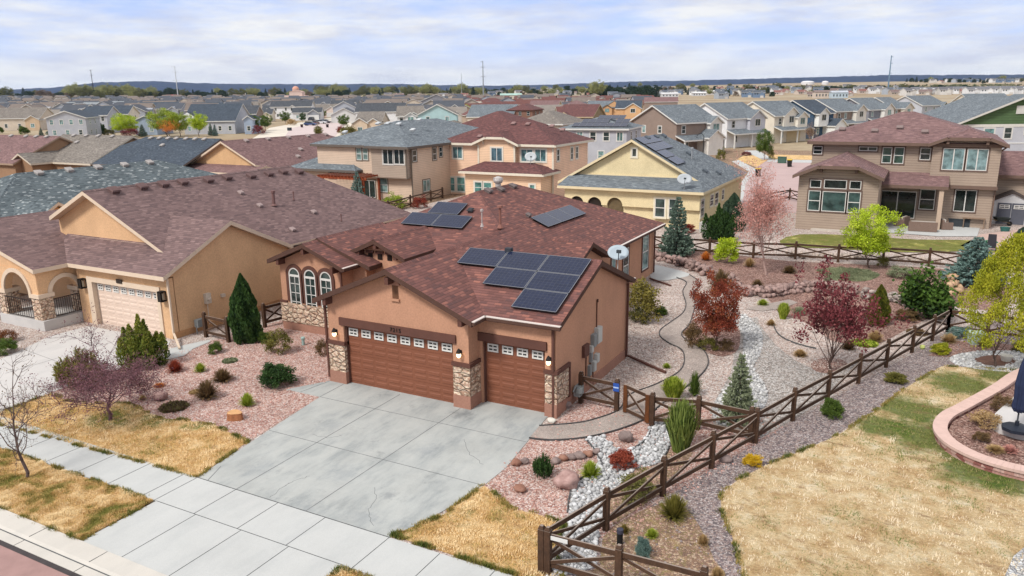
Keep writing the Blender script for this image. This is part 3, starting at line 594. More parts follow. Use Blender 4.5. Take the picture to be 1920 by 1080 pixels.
# main body, rear cross gable, study wing, entry gable
w.box(-8.2, 6.9, 0, 4.6, 23.4, 2.98)
w.prism([(5.1, 9.3, 0), (5.1, 13.4, 0), (5.1, 13.4, 2.98), (5.1, 11.35, 3.85), (5.1, 9.3, 2.98)], (-4, 0, 0))
w.prism([(-7.75, 4.5, 0), (-4., 4.5, 0), (-4., 4.5, 3.36), (-5.88, 4.5, 4.14), (-7.75, 4.5, 3.36)], (0, 4, 0))
w.prism([(-7.75, 5.3, 0), (-3.2, 5.3, 0), (-3.2, 5.3, 3.36), (-5.8, 5.3, 4.18), (-7.75, 5.3, 3.36)], (0, 4, 0))
w.prism([(-4.1, 5.95, 0), (-1.4, 5.95, 0), (-1.4, 5.95, 3.85), (-2.87, 5.95, 4.4), (-4.1, 5.95, 3.85)], (0, 3, 0))
WM = w.build('wall', STUC, HM)
r = Roof(.2)
r.gable(-1.25, 5.85, -.45, 10.2, 3.45, .417, 'y')
r.add((2.3, .45, 3.45), (8.75, .45, 3.45), (8.75, 4.2, 4.93), (2.3, 4.2, 4.93)); r.add((8.75, 7.95, 3.45), (2.3, 7.95, 3.45), (2.3, 4.2, 4.93), (8.75, 4.2, 4.93))
r.hip(-8.65, 5.05, 6.3, 23.85, 3.1, .4167)
r.gable(1.5, 5.5, 8.95, 13.75, 3.1, .4167, 'x')
r.add((-8.05, 9, 3.5), (-8.05, 4.0, 3.5), (-5.78, 4.0, 4.42), (-5.78, 9, 4.42)); r.add((-3.5, 4.0, 3.5), (-3.5, 9, 3.5), (-5.78, 9, 4.42), (-5.78, 4.0, 4.42))
r.add((-8.05, 10, 3.66), (-8.05, 5.0, 3.66), (-5.76, 5.0, 4.5), (-5.76, 10, 4.5)); r.add((-2.78, 5.0, 3.44), (-2.78, 10, 3.44), (-5.76, 10, 4.5), (-5.76, 5.0, 4.5))
r.gable(-4.55, -1.18, 5.5, 10, 3.84, .44, 'y')
RM = r.build([SH_M, DARKTR], HM)
# gutters (white-lipped) on the eaves
g = MB()
for a, b in (((5.9, .40, 3.36), (8.8, .40, 3.36)), ((5.9, -.42, 3.36), (5.9, .42, 3.36)), ((5.11, 13.8, 3.0), (5.11, 23.9, 3.0)), ((-3.46, 4.0, 3.42), (-3.46, 5.0, 3.42)), ((8.75, 8., 3.36), (2.3, 8., 3.36))):
    g = MB(); g.bar(a, b, .12, .12, 0); a = Vector(a)+Vector((0, 0, .075)); b = Vector(b)+Vector((0, 0, .075)); g.bar(a, b, .13, .03, 1); g.build('gutter', [DARKTR, plain(S(226, 214, 206), .05)], RM)
for p0, p1 in (((8.42, .62, 3.3), (8.42, .62, 1.7)), ((8.42, .66, .0), (8.42, .66, 1.7)), ((-.98, -.05, 3.4), (-.98, -.05, .2)), ((4.72, 23.2, 2.9), (4.72, 23.2, .1)), ((-3.95, 4.4, 3.4), (-3.95, 4.4, .1)), ((8.58, 7.6, 3.3), (8.58, 7.6, .1))):
    MB().bar(p0, p1, .08, .08).build('downspout', TRIM, HM)
MB().bar((8.62, 7.7, .12), (10.6, 6.6, .06), .1, .08).build('downspout', TRIM, HM)
MB().bar((5.0, 21.6, .1), (6.6, 20.6, .05), .1, .08).build('downspout', TRIM, HM)
# garage doors
def garage_door(parent, x0, x1, y, n, col, h=2.44, winw=.43, rows=4, recess=True):
    d = MB(); d.box(x0, y, .01, x1, y+.05, h)
    pw = (x1-x0)/n; sh = h/rows
    for j in range(rows):
        d.box(x0, y-.012, j*sh+.012, x1, y, (j+1)*sh-.006)
        if j < rows-1:
            for k in range(n//2 if n > 5 else n//2):
                for q in range(2):
                    a = x0+(k*2+q)*pw+pw*.08; b = a+pw*.84; zc = j*sh
                    for zz in (.2, .58):
                        z0 = zc+sh*zz-.02; z1 = z0+sh*.27
                        d.hexa([(a, y-.012, z0), (b, y-.012, z0), (b, y-.0121, z1), (a, y-.0121, z1), (a+.03, y-.026, z0+.03), (b-.03, y-.026, z0+.03), (b-.03, y-.026, z1-.03), (a+.03, y-.026, z1-.03)])
    o = d.build('garage_door', col, parent)
    fc = face((0, y-.012, 0), (1, 0, 0)); zc = h-sh*.5
    for k in range(n):
        c = x0+(k+.5)*pw; window(o, fc, c-winw/2, c+winw/2, zc-.15, zc+.15, split='c', pane=(.02, .022, .024, 1))
    return o
GD = plain(S(140, 88, 66), .07, 1.2, rough=.55, bs=.1, bscale=9)
garage_door(HM, -.13, 4.74, .2, 8, GD); garage_door(HM, 5.64, 8.02, .9, 4, GD)
for x0, x1, y in ((-.17, -.1, .1), (4.72, 4.79, .1), (5.56, 5.64, .8), (8.02, 8.1, .8)): MB().box(x0, y, 0, x1, y+.14, 2.46).build('door_jamb', TRIM, HM)
MB().box(-.32, -.07, 2.42, 4.94, .12, 2.72).build('lintel', TRIM, HM); MB().box(5.42, .62, 2.42, 8.16, .82, 2.72).build('lintel', TRIM, HM)
tx = bpy.data.curves.new('house_number', 'FONT'); tx.body = '7215'; tx.size = .21; tx.extrude = .012; tx.align_x = 'CENTER'; tx.align_y = 'CENTER'; tx.space_character = 1.25
to = bpy.data.objects.new('house_number', tx); COL.objects.link(to); to.parent = HM; to.location = (2.36, -.085, 2.57); to.rotation_euler = (math.pi/2, 0, 0); bpy.context.view_layer.update(); me_ = bpy.data.meshes.new_from_object(to.evaluated_get(bpy.context.evaluated_depsgraph_get())); bpy.data.objects.remove(to); to = link('house_number', me_, HM, (2.36, -.085, 2.57)); to.rotation_euler = (math.pi/2, 0, 0); me_.materials.clear(); me_.materials.append(plain(S(44, 34, 30), .1))
# stone piers with cap band and plinth
VEN = stone_veneer()
for x0, y0, x1, y1 in ((-.95, -.05, -.14, .28), (4.8, -.05, 5.5, .74), (8.1, .65, 8.55, 1.0)):
    MB().box(x0, y0, .5, x1, y1, 1.6).build('stone_pier', VEN, HM); MB().box(x0-.04, y0-.04, 1.6, x1+.04, y1+.02, 1.74).build('pier_cap', TRIM, HM); MB().box(x0-.01, y0-.02, 0, x1+.01, y1, .5).build('pier_base', PLINTH, HM)
MB().box(8.45, 1.0, .5, 8.56, 1.65, 1.6).build('stone_pier', VEN, HM)
mb = MB(); mb.box(8.46, .98, 1.6, 8.6, 1.75, 1.74); mb.box(8.46, 1.65, .45, 8.6, 1.75, 1.6); mb.build('pier_cap', TRIM, HM)
MB().box(8.49, 1.0, 0, 8.53, 7.72, .42).build('plinth', PLINTH, HM)
MB().box(-7.82, 4.43, .42, -3.96, 4.52, 1.36).build('stone_base', VEN, HM); MB().box(-7.8, 4.46, 0, -3.97, 4.52, .42).build('plinth', PLINTH, HM)
MB().box(-7.86, 4.42, 1.36, -7.4, 4.53, 1.46).build('band', TRIM, HM)
# arched windows of the study
def arch_window(parent, xc, hw, z0, zs, y, trimw=.17):
    n = 14; tr = MB(); fr = MB(); pn = MB()
    arc = lambda r: [(xc+r*math.cos(math.pi*k/n), zs+r*math.sin(math.pi*k/n)) for k in range(n+1)]
    def ring(mb, r0, r1, zb, ya, yb):
        o = [(xc+r1, zb)]+arc(r1)+[(xc-r1, zb)]; i = [(xc+r0, zb)]+arc(r0)+[(xc-r0, zb)]
        for k in range(len(o)-1):
            a, b, c, d = o[k], o[k+1], i[k+1], i[k]
            mb.hexa([(a[0], ya, a[1]), (b[0], ya, b[1]), (c[0], ya, c[1]), (d[0], ya, d[1]), (a[0], yb, a[1]), (b[0], yb, b[1]), (c[0], yb, c[1]), (d[0], yb, d[1])])
    ring(tr, hw, hw+trimw, max(z0, 1.46), y+.02, y-.06); tr.build('window_surround', TRIM, parent)
    ring(fr, hw-.06, hw, z0, y+.02, y-.05); fr.box(xc-hw, y-.05, z0, xc+hw, y+.02, z0+.07)
    fr.box(xc-hw+.05, y-.045, zs-.1, xc+hw-.05, y+.02, zs)
    for k in range(1, 4): zz = z0+(zs-z0)*k/4; fr.box(xc-hw+.05, y-.03, zz-.014, xc+hw-.05, y+.01, zz+.014)
    fr.box(xc-.014, y-.03, z0, xc+.014, y+.01, zs-.1)
    f = fr.build('window', plain(WHITE, .03), parent)
    pts = [(xc-hw+.05, z0+.04), (xc+hw-.05, z0+.04)]+arc(hw-.05); pn.prism([(a, y-.012, b) for a, b in pts], (0, .03, 0)); pn.build('pane', glass((.03, .045, .042, 1)), f)
for xc in (-6.84, -5.88, -4.92): arch_window(HM, xc, .34, 1.02, 2.78, 4.5)
# corbels, gable slots
for p in ((2.3, -.2, 4.5), (-.7, -.2, 3.38), (5.35, -.2, 3.33), (-5.85, 4.25, 4.05), (-7.45, 4.25, 3.42), (-4.2, 4.25, 3.3), (-2.87, 5.75, 4.28), (-3.85, 5.75, 3.9), (-1.75, 5.75, 3.86)):
    MB().box(p[0]-.08, p[1]-.2, p[2]-.14, p[0]+.08, p[1]+.25, p[2]+.12).build('corbel', TRIM, HM)
n = MB(); n.box(2.26, -.02, 3.76, 2.52, .05, 4.3); n.build('gable_slot', plain(S(120, 84, 62), .1), HM)
n = MB(); n.prism([(2.15, -.06, 4.26)]+[(2.39+.24*math.cos(math.pi*k/8), -.06, 4.28+.14*math.sin(math.pi*k/8)) for k in range(9)][::-1], (0, .08, 0)); n.build('gable_slot_hood', PLINTH, HM); MB().box(2.2, -.08, 3.68, 2.58, .05, 3.76).build('gable_slot_sill', STUC, HM)
for x in (-3.42, -2.87, -2.32):
    MB().box(x-.13, 5.925, 3.58, x+.13, 6.0, 3.86).build('square_vent', plain(S(40, 28, 24), .1), HM); MB().box(x-.22, 5.88, 3.86, x+.22, 5.99, 3.98).build('vent_lintel', TRIM, HM)
# wall lamps (lit)
em, nt, b = new('lamp_glow'); b.inputs['Emission Color'].default_value = (1, .72, .4, 1); b.inputs['Emission Strength'].default_value = 2.2; b.inputs['Base Color'].default_value = (1, .9, .75, 1)
for x, y in ((-.52, -.0), (5.12, -.0), (8.28, .7)):
    l = MB(); l.box(x-.05, y-.03, 1.98, x+.05, y, 2.2); l.lathe([(.02, .34), (.05, .3), (.1, .2), (.1, .17), (.0, .17)], (x, y-.14, 1.95), 10); l.bar((x, y-.01, 2.17), (x, y-.14, 2.24), .03, .03)
    lo = l.build('wall_lamp', plain(S(44, 38, 36), .1), HM)
    k = MB(); k.lathe([(0, .17), (.075, .17), (.085, .08), (.05, .01), (0, 0)], (x, y-.14, 1.95), 10); k.build('lamp_glass', em, lo, smooth=True)
# side-wall services
SV = plain(S(206, 206, 200), .05); SVG = plain(S(150, 152, 150), .08)
for i, (y, z, ww, hh, dd, m) in enumerate(((4.35, 2.0, .42, .62, .16, SV), (3.92, 1.9, .3, .5, .14, SVG), (3.72, 1.62, .2, .26, .12, SV), (3.72, 1.3, .16, .4, .1, SVG), (4.25, 1.1, .26, .34, .14, SV), (3.98, .86, .24, .4, .13, SV), (3.6, .8, .2, .42, .1, SVG))):
    mb = MB(); mb.box(8.5, y-ww/2, z-hh/2, 8.5+dd, y+ww/2, z+hh/2); mb.box(8.5+dd, y-ww/2+.02, z-hh/2+.02, 8.5+dd+.015, y+ww/2-.02, z+hh/2-.02); mb.build('meter_box', m, HM)
mb = MB(); mb.box(8.5, 2.95, 1.5, 8.62, 3.4, 1.95); mb.build('meter_box', TRIM, HM)
for a, b in (((8.53, 3.3, .3), (8.53, 3.3, 1.6)), ((8.53, 4.3, 2.2), (8.53, 4.3, 3.4)), ((8.53, 4.0, .1), (8.53, 4.0, .75)), ((8.53, 3.7, .1), (8.53, 3.7, 1.2))): MB().tube(a, b, .022).build('conduit', TRIM, HM)
MB().tube((8.56, 4.3, 3.3), (8.56, 4.3, 3.42), .03).build('conduit', DARKTR, HM)
gm = MB(); gm.tube((8.72, 2.25, .0), (8.72, 2.25, .62), .025); gm.tube((8.72, 2.25, .62), (8.72, 1.95, .8), .025); gm.tube((8.72, 1.95, .8), (8.66, 1.8, .6), .025); gm.box(8.6, 2.0, .35, 8.84, 2.36, .72); gm.lathe([(0, .2), (.15, .18), (.17, 0), (.0, -.02)], (8.78, 2.1, .5), 10); gm.build('gas_meter', plain(S(150, 154, 152), .1), HM)
# rear part of the right-hand wall: windows and their white piping
fr_ = face((4.6, 0, 0), (0, 1, 0))
window(HM, fr_, 16.1, 16.7, .9, 2.5, trim=S(104, 70, 60), split='h'); window(HM, fr_, 17.9, 18.8, .5, 2.5, trim=S(104, 70, 60), split='h'); window(HM, fr_, 21.2, 22.3, .6, 2.75, trim=S(104, 70, 60), split='h')
# roof furniture
nF = (0, -.4167, 1); pF = (0, 6.3, 3.1); nR = (.4167, 0, 1); pR = (5.05, 0, 3.1)
for x, y, n, p in ((915, 360, nR, pR), (938, 357, nR, pR), (961, 351, nR, pR), (990, 406, nR, pR), (883, 397, nF, pF)):
    mb = MB(); q = onplane(x, y, n, p); vent_box(mb, q, n, .34 if x not in (990, 883) else .22, .12); mb.build('roof_vent', plain(S(120, 108, 106) if x != 883 else S(60, 62, 66), .1), RM)
for x, y, h, r_ in ((904, 426, .75, .03), (938, 428, 1.0, .06)):
    q = onplane(x, y, nR, pR); mb = MB(); mb.tube(q-Z*.1, q+Z*h, r_); mb.lathe([(0, h+.12), (r_*2.4, h+.1), (r_*2.6, h), (0, h)], q, 10); mb.lathe([(r_*3, .02), (r_*1.2, .2)], q, 8)
    mb.build('vent_pipe', plain(S(150, 104, 92) if r_ > .05 else S(190, 180, 176), .08), RM)
q = onplane(934, 352, nR, pR); mb = MB(); mb.tube(q-Z*.2, q+Z*.25, .16, n=12); mb.lathe([(.17, .25), (.25, .32), (.27, .42), (.22, .55), (.08, .62), (0, .62)], q, 14)
for k in range(14): t = k*2*math.pi/14; mb.bar(q+Vector((.2*math.cos(t), .2*math.sin(t), .27)), q+Vector((.25*math.cos(t), .25*math.sin(t), .55)), .02, .05)
mb.build('turbine_vent', plain(S(206, 200, 196), .08, metal=.3, rough=.4), RM)
q = Vector((4.9, 4.05, 4.9)); mb = MB(); mb.box(q.x-.12, q.y-.1, q.z, q.x+.14, q.y+.12, q.z+.22); mb.build('roof_vent', plain(S(60, 64, 72), .1), RM)
# solar panels
def solar(parent, o, u, v, nrm, w, h):
    """o lower left corner on the roof, u along, v up the slope"""
    o = Vector(o); u = Vector(u).normalized(); v = Vector(v).normalized(); n = u.cross(v).normalized(); o = o+n*.09; g = .012
    P = lambda a, b, c: o+u*a+v*b+n*c
    fr = MB(); fr.hexa([P(g, g, 0), P(w-g, g, 0), P(w-g, h-g, 0), P(g, h-g, 0), P(g, g, .04), P(w-g, g, .04), P(w-g, h-g, .04), P(g, h-g, .04)], 1)
    e = .022
    for a0, a1, b0, b1 in ((g, w-g, g, g+e), (g, w-g, h-g-e, h-g), (g, g+e, g, h-g), (w-g-e, w-g, g, h-g)): fr.hexa([P(a0, b0, .038), P(a1, b0, .038), P(a1, b1, .038), P(a0, b1, .038), P(a0, b0, .047), P(a1, b0, .047), P(a1, b1, .047), P(a0, b1, .047)], 0)
    fr.hexa([P(w*.2, h*.2, -.09), P(w*.2+.05, h*.2, -.09), P(w*.2+.05, h*.8, -.09), P(w*.2, h*.8, -.09), P(w*.2, h*.2, 0), P(w*.2+.05, h*.2, 0), P(w*.2+.05, h*.8, 0), P(w*.2, h*.8, 0)], 1)
    f = fr.build('solar_panel', [plain(S(150, 152, 158), .05, metal=.5, rough=.4), plain(S(24, 24, 30), .1)], parent)
    c = MB(); q = [P(g+e, g+e, .043), P(w-g-e, g+e, .043), P(w-g-e, h-g-e, .043), P(g+e, h-g-e, .043)]; c.poly(q); c.uv[0] = uvface(q); c.build('cells', solar_mat(), f, fix=False)
    return f
sF = Vector((0, 1, .4167)).normalized(); sR = Vector((-.4167, 0, 1)).normalized(); sR = Vector((-1, 0, .4167)).normalized(); s2 = Vector((0, 1, .395)).normalized()
hF = lambda y: 3.1+.4167*(y-6.3)
for x in (-4.32, -2.5): solar(HM, (x, 9.66, hF(9.66)), (1, 0, 0), sF, 0, 1.82, 1.14)
solar(HM, (-3.42, 10.75, hF(10.75)), (1, 0, 0), sF, 0, 1.82, 1.14)
for y in (13.05, 14.7, 16.35): solar(HM, (2.3, y, 3.1+.4167*(5.05-2.3)), (0, 1, 0), sR, 0, 1.65, 1.1)
h2 = lambda y: 3.45+.3947*(y-.45)
for x, y in ((3.17, 3.02), (4.92, 3.02), (6.67, 3.02), (4.92, 1.97), (6.67, 1.97), (6.67, .92)): solar(HM, (x, y, h2(y)), (1, 0, 0), s2, 0, 1.75, 1.13)
# satellite dish on the rear eave of the single garage
def dish(base, d, r=.45, h=.8, pole=S(190, 188, 184), label='', col=S(206, 212, 214)):
    d = Vector(d).normalized(); base = Vector(base); top = base+Z*h
    R_ = root('satellite_dish', base, label, 'satellite dish')
    q = d.to_track_quat('Z', 'Y').to_matrix(); c = top-base
    pr = [(0, 0, 0)]; mb = MB(); n = 22; rings = [(0, 0), (.35, .02), (.7, .07), (1, .15)]
    for s_ in (0, 1):
        for rr, dd in rings:
            for k in range(n):
                t = 2*math.pi*k/n; mb.v.append(tuple(c+q@Vector((rr*r*1.18*math.cos(t), rr*r*.92*math.sin(t), dd*r+(0 if s_ else .015)))))
    for s_ in (0, 1):
        for j in range(3):
            for k in range(n): b = s_*4*n; mb.f.append((b+j*n+k, b+j*n+(k+1) % n, b+(j+1)*n+(k+1) % n, b+(j+1)*n+k)); mb.m.append(0)
    for k in range(n): mb.f.append((3*n+k, 3*n+(k+1) % n, 7*n+(k+1) % n, 7*n+k)); mb.m.append(0)
    mb.build('reflector', plain(col, .04, rough=.5), R_, smooth=True)
    mb = MB(); mb.tube((0, 0, -.05), c-d*.03, .025); mb.build('mast', plain(pole, .1), R_)
    a0 = c+q@Vector((0, -r*.9, .1*r)); a1 = c+q@Vector((0, -r*.35, r*.95)); mb = MB(); mb.tube(a0, a1, .02); mb.box(a1.x-.09, a1.y-.05, a1.z-.04, a1.x+.09, a1.y+.05, a1.z+.09); mb.build('feed_arm', plain(S(70, 78, 82), .1), R_)
    return R_
dish((8.05, 7.75, 3.55), (.35, -.75, .62), .37, .95, col=S(184, 198, 206), label='pale satellite dish on the rear eave of the brown house garage')
# ---------------------------------------------------------------- the tan house on the left
TAN = stucco(S(226, 184, 142, .84)); CREAM = plain(S(232, 210, 186), .05); SH_T = shingles(S(130, 106, 104), S(150, 124, 120), S(110, 90, 90), .66, .14, .28, .1)
HT = root('tan_house', (-11, .7, 0), 'tan stucco house with purple brown shingles, cream garage door and arched stone porch', 'house')
O = Vector((-11, .7, 0)); w = MB(); L = lambda x, y, z: (x+11, y-.7, z)
w.prism([L(-11.2, 1.25, 0), L(-11.2, 19., 0), L(-11.2, 19., 3.0), L(-11.2, 8.6, 3.0), L(-11.2, 4.65, 4.82), L(-11.2, 1.25, 3.15)], (-8, 0, 0)); w.prism([L(-11.2, .9, 2.95), L(-11.2, 1.25, 2.95), L(-11.2, 1.25, 3.15), L(-11.2, .9, 3.0)], (-6.5, 0, 0))
w.box(-30+11, 3-.7, 0, -19.3+11, 19-.7, 2.95)
w.prism([L(-21.3, 2.5, 3.2), L(-13.3, 2.5, 3.2), L(-13.3, 2.5, 3.9), L(-18.2, 2.5, 6.26), L(-21.3, 2.5, 4.76)], (0, 1, 0))
# garage front round the opening
w.box(-17.9+11, .9-.7, 0, -17.0+11, 1.2-.7, 2.9); w.box(-11.9+11, .9-.7, 0, -11.2+11, 1.2-.7, 2.9); w.box(-17+11, .9-.7, 2.3, -11.9+11, 1.2-.7, 2.95)
w.build('wall', TAN, HT)
garage_door(HT, -16.7+11, -12.0+11, 1.1-.7, 8, plain(S(238, 214, 196), .05, rough=.6), 2.2, .4)
t = MB(); t.box(-17.1+11, .84-.7, 2.2, -11.75+11, 1.1-.7, 2.45); t.box(-17.1+11, .84-.7, 0, -16.72+11, 1.1-.7, 2.2); t.box(-12.0+11, .84-.7, 0, -11.78+11, 1.1-.7, 2.2); t.build('door_trim', CREAM, HT)
MB().box(-14.75+11, .8-.7, 2.36, -14.35+11, .84-.7, 2.56).build('house_number_plate', plain(S(60, 50, 44), .1), HT)
for x in (-17.35, -11.5):
    l = MB(); l.box(x-.14+11, .62-.7, 1.85, x+.14+11, .66-.7, 2.3); l.box(x-.14+11, .62-.7, 2.27, x+.14+11, .9-.7, 2.32); l.box(x-.14+11, .62-.7, 1.83, x+.14+11, .9-.7, 1.87)
    for a in (-.14, .11): l.box(x+a+11, .62-.7, 1.85, x+a+.03+11, .65-.7, 2.3); l.box(x+a+11, .87-.7, 1.85, x+a+.03+11, .9-.7, 2.3)
    lo = l.build('wall_lamp', plain(S(40, 34, 30), .1), HT); MB().box(x-.06+11, .7-.7, 1.9, x+.06+11, .82-.7, 2.2).build('lamp_glass', plain(S(200, 190, 170), .05), lo)
# roof: main slope, front gable, skirt, garage cross gable, porch
r = Roof(.2)
xr, zr = -18.9, 6.45
r.add(L(-12.6, 2.0, 3.78), L(-15.2, 4.65, 5.03), L(-11.2, 8.6, 3.1), L(-11.2, 20.5, 3.1), L(-18.2, 16.5, 6.45), L(-18.2, 2.0, 6.45))
r.add(L(-21.3, 16.5, 4.97), L(-21.3, 2.0, 4.97), L(-18.2, 2.0, 6.45), L(-18.2, 16.5, 6.45))
r.add(L(-11.2, 20.5, 3.1), L(-26, 20.5, 3.1), L(-18.2, 16.5, 6.45))
# cross gable over the garage: ridge along X at y=4.65
r.add(L(-20.7, .5, 3.1), L(-10.9, .5, 3.1), L(-10.9, 4.65, 5.05), L(-20.7, 4.65, 5.05)); r.add(L(-10.9, 8.75, 3.1), L(-18, 8.75, 3.1), L(-18, 4.65, 5.05), L(-10.9, 4.65, 5.05))
# porch: ridge along Y, right eave x=-17.9
r.add(L(-17.9, -1.2, 3.1), L(-17.9, 4.8, 3.1), L(-24.0, 6.8, 4.87), L(-24.0, -1.2, 4.87)); r.add(L(-30, 6.8, 3.1), L(-30, -1.2, 3.1), L(-24.0, -1.2, 4.87), L(-24.0, 6.8, 4.87))
RT_ = r.build([SH_T, CREAM], HT)
MB().box(-20.4+11, 2.4-.7, 3.86, -13.2+11, 2.52-.7, 4.0).build('gable_band', CREAM, HT)
for x, y in ((213, 358), (266, 351), (306, 346), (342, 342), (390, 338), (425, 333), (470, 330), (503, 326), (530, 322), (560, 322)):
    q = onplane(x, y+2, (.4786, 0, 1), (-11.2, 0, 3.1)); mb = MB(); vent_box(mb, q-O, (.4786, 0, 1), .42, .16); mb.build('roof_vent', plain(S(112, 88, 86), .1), RT_)
for x, y in ((451, 363), (487, 387), (588, 399), (548, 432)):
    q = onplane(x, y, (.4786, 0, 1), (-11.2, 0, 3.1)); mb = MB(); vent_box(mb, q-O, (.4786, 0, 1), .24, .1); mb.build('roof_vent', plain(S(170, 150, 146), .1), RT_)
for x, y, h, r_ in ((514, 386, .85, .09), (551, 376, .5, .03), (640, 415, .4, .03)):
    q = onplane(x, y, (.4786, 0, 1), (-11.2, 0, 3.1))-O; mb = MB(); mb.tube(q-Z*.1, q+Z*h, r_); mb.lathe([(r_*2.2, .03), (r_*1.1, .12)], q, 8); mb.lathe([(0, h+.06), (r_*1.4, h+.05), (r_*1.4, h-.08)], q, 8); mb.build('vent_pipe', plain(S(130, 98, 94), .1), RT_)
# porch with arches on stone piers
LED = S(200, 170, 150)
def arch_wall(o, u, length, piers, ztop, m_w, thick=.35, zs=1.75):
    """wall on arches: spring height zs, openings between piers"""
    fc = (Vector(o), Vector(u), Vector(u).cross(Z)); mb = MB(); tr = MB()
    for a, b in piers:
        c = (a+b)/2; hw = (b-a)/2; n = 14
        pts = [fc[0]+fc[1]*(c+hw*math.cos(math.pi*k/n))+Z*(zs+hw*math.sin(math.pi*k/n)) for k in range(n+1)]
        for k in range(n):
            p, q = pts[k], pts[k+1]; d = -fc[2]*thick; P = Vector((p.x, p.y, ztop)); Q = Vector((q.x, q.y, ztop))
            mb.hexa([p, q, q+d, p+d, P, Q, Q+d, P+d])
            r2 = (hw+.2)/hw; cc = fc[0]+fc[1]*c+Z*zs; p2 = cc+(p-cc)*r2; q2 = cc+(q-cc)*r2; e = fc[2]*.07
            tr.hexa([p-e*.3, q-e*.3, q+e, p+e, p2-e*.3, q2-e*.3, q2+e, p2+e])
    prev = 0
    for a, b in list(piers)+[(length, length)]:
        if a > prev: mb.fbox(fc, prev, a, zs, ztop, -thick, 0)
        prev = b
    return mb, tr
pm, tr1 = arch_wall(L(-18.15, -.95, 0), (0, 1, 0), 2.6, [(.62, 1.95)], 3.0, None); pm.build('porch_wall', TAN, HT); tr1.build('arch_trim', CREAM, HT)
pm, tr1 = arch_wall(L(-21.6, -.97, 0), (1, 0, 0), 3.43, [(.7, 2.75)], 2.99, None); pm.prism([L(-29.5, -.92, 2.99), L(-18.3, -.92, 2.99), L(-24, -.92, 4.7)], (0, .3, 0)); pm.build('porch_wall', TAN, HT); tr1.build('arch_trim', CREAM, HT)
for x, y in ((-18.45, -.65), (-18.45, 1.3), (-21.25, -.65)):
    MB().box(x-.33+11, y-.33-.7, .45, x+.33+11, y+.33-.7, 1.6).build('stone_pier', stone_veneer(), HT); MB().box(x-.4+11, y-.4-.7, 1.6, x+.4+11, y+.4-.7, 1.8).build('pier_cap', CREAM, HT)
MB().box(-21.6+11, -1.05-.7, 0, -17.95+11, 3-.7, .5).build('porch_floor', CONC4, HT)
fT = face(L(-30, 2.98, 0), (1, 0, 0)); window(HT, fT, 8.8, 10.2, .9, 2.6, trim=S(232, 210, 186), split='h', pane=(.02, .05, .055, 1)); window(HT, fT, 10.6, 11.6, .5, 2.55, trim=S(232, 210, 186), split='v')
rl = MB()
for a, b in ((L(-18.1, -.3, .5), L(-18.1, 1., .5)), (L(-21., -1.0, .5), L(-18.8, -1.0, .5))):
    a = Vector(a); b = Vector(b); rl.bar(a+Z*.95, b+Z*.95, .04, .04); rl.bar(a+Z*.08, b+Z*.08, .03, .03)
    for k in range(13): p = a.lerp(b, k/12); rl.bar(p+Z*.08, p+Z*.95, .018, .018)
rl.build('porch_railing', plain(S(54, 44, 42), .1), HT)
mb = MB(); mb.bar(L(-11.08, .82, 3.0), L(-11.08, .82, .35), .08, .08); mb.bar(L(-11.08, .82, .32), L(-9.6, -.1, .1), .09, .07); mb.build('downspout', CREAM, HT)
mb = MB(); mb.box(.0-.2, 2.1, 1.25, -.02, 2.4, 1.75); mb.lathe([(0, .1), (.1, .08), (.1, 0)], (-.0, 2.25, 1.45), 8); mb.tube((-.1, 2.2, .2), (-.1, 2.2, 1.3), .02); mb.build('meter_box', plain(S(222, 208, 190), .08), HT)
mb = MB(); mb.box(-.2, 3.1, 1.35, -.05, 3.3, 1.5); mb.build('meter_box', plain(S(222, 208, 190), .08), HT)
gm = MB(); gm.box(.05, 1.2, .35, .3, 1.65, .72); gm.tube((.18, 1.2, 0), (.18, 1.2, .5), .025); gm.tube((.18, 1.65, .5), (.05, 1.9, .5), .025); gm.build('gas_meter', plain(S(140, 144, 144), .1), HT)
MB().box(-.25, .2, 0, -.17, 18, .3).build('plinth', stucco(S(196, 150, 108, .86)), HT)
# ---------------------------------------------------------------- the houses behind, each with its own plan
def prof_wall(mb, x0, x1, y0, y1, z0, ze, pitch=0., axis='y', ov=.4):
    """box, or gable-ended block whose top stays under a roof with eave height ze at overhang ov"""
    if not pitch: mb.box(x0, y0, z0, x1, y1, ze); return
    if axis == 'y':
        zw = ze+pitch*ov-.2; zr = zw+pitch*(x1-x0)/2; mb.prism([(x0, y0, z0), (x1, y0, z0), (x1, y0, zw), ((x0+x1)/2, y0, zr), (x0, y0, zw)], (0, y1-y0, 0))
    else:
        zw = ze+pitch*ov-.2; zr = zw+pitch*(y1-y0)/2; mb.prism([(x1, y0, z0), (x1, y1, z0), (x1, y1, zw), (x1, (y0+y1)/2, zr), (x1, y0, zw)], (x0-x1, 0, 0))
SH_G = shingles(S(122, 130, 136), S(150, 158, 162), S(98, 104, 110), .6, .145, .3, .14); SH_BR = shingles(S(116, 78, 76), S(140, 96, 90), S(94, 66, 66), .6, .145, .3, .1)
SH_MV = shingles(S(138, 108, 106), S(160, 128, 124), S(116, 90, 92), .6, .145, .3, .14); SH_NB = shingles(S(76, 86, 98), S(96, 106, 116), S(60, 68, 80), .65, .145, .3, .12)
SH_TN = shingles(S(140, 132, 124), S(164, 156, 146), S(112, 106, 100), .6, .145, .3, .14); SH_TL = shingles(S(104, 114, 118), S(176, 182, 182), S(76, 86, 92), .6, .145, .26, .16)
SH_DK = shingles(S(84, 88, 94), S(104, 106, 110), S(66, 70, 78), .65, .145, .3, .12); SH_LG = shingles(S(156, 162, 166), S(176, 182, 184), S(134, 140, 146), .7, .145, .3, .12)
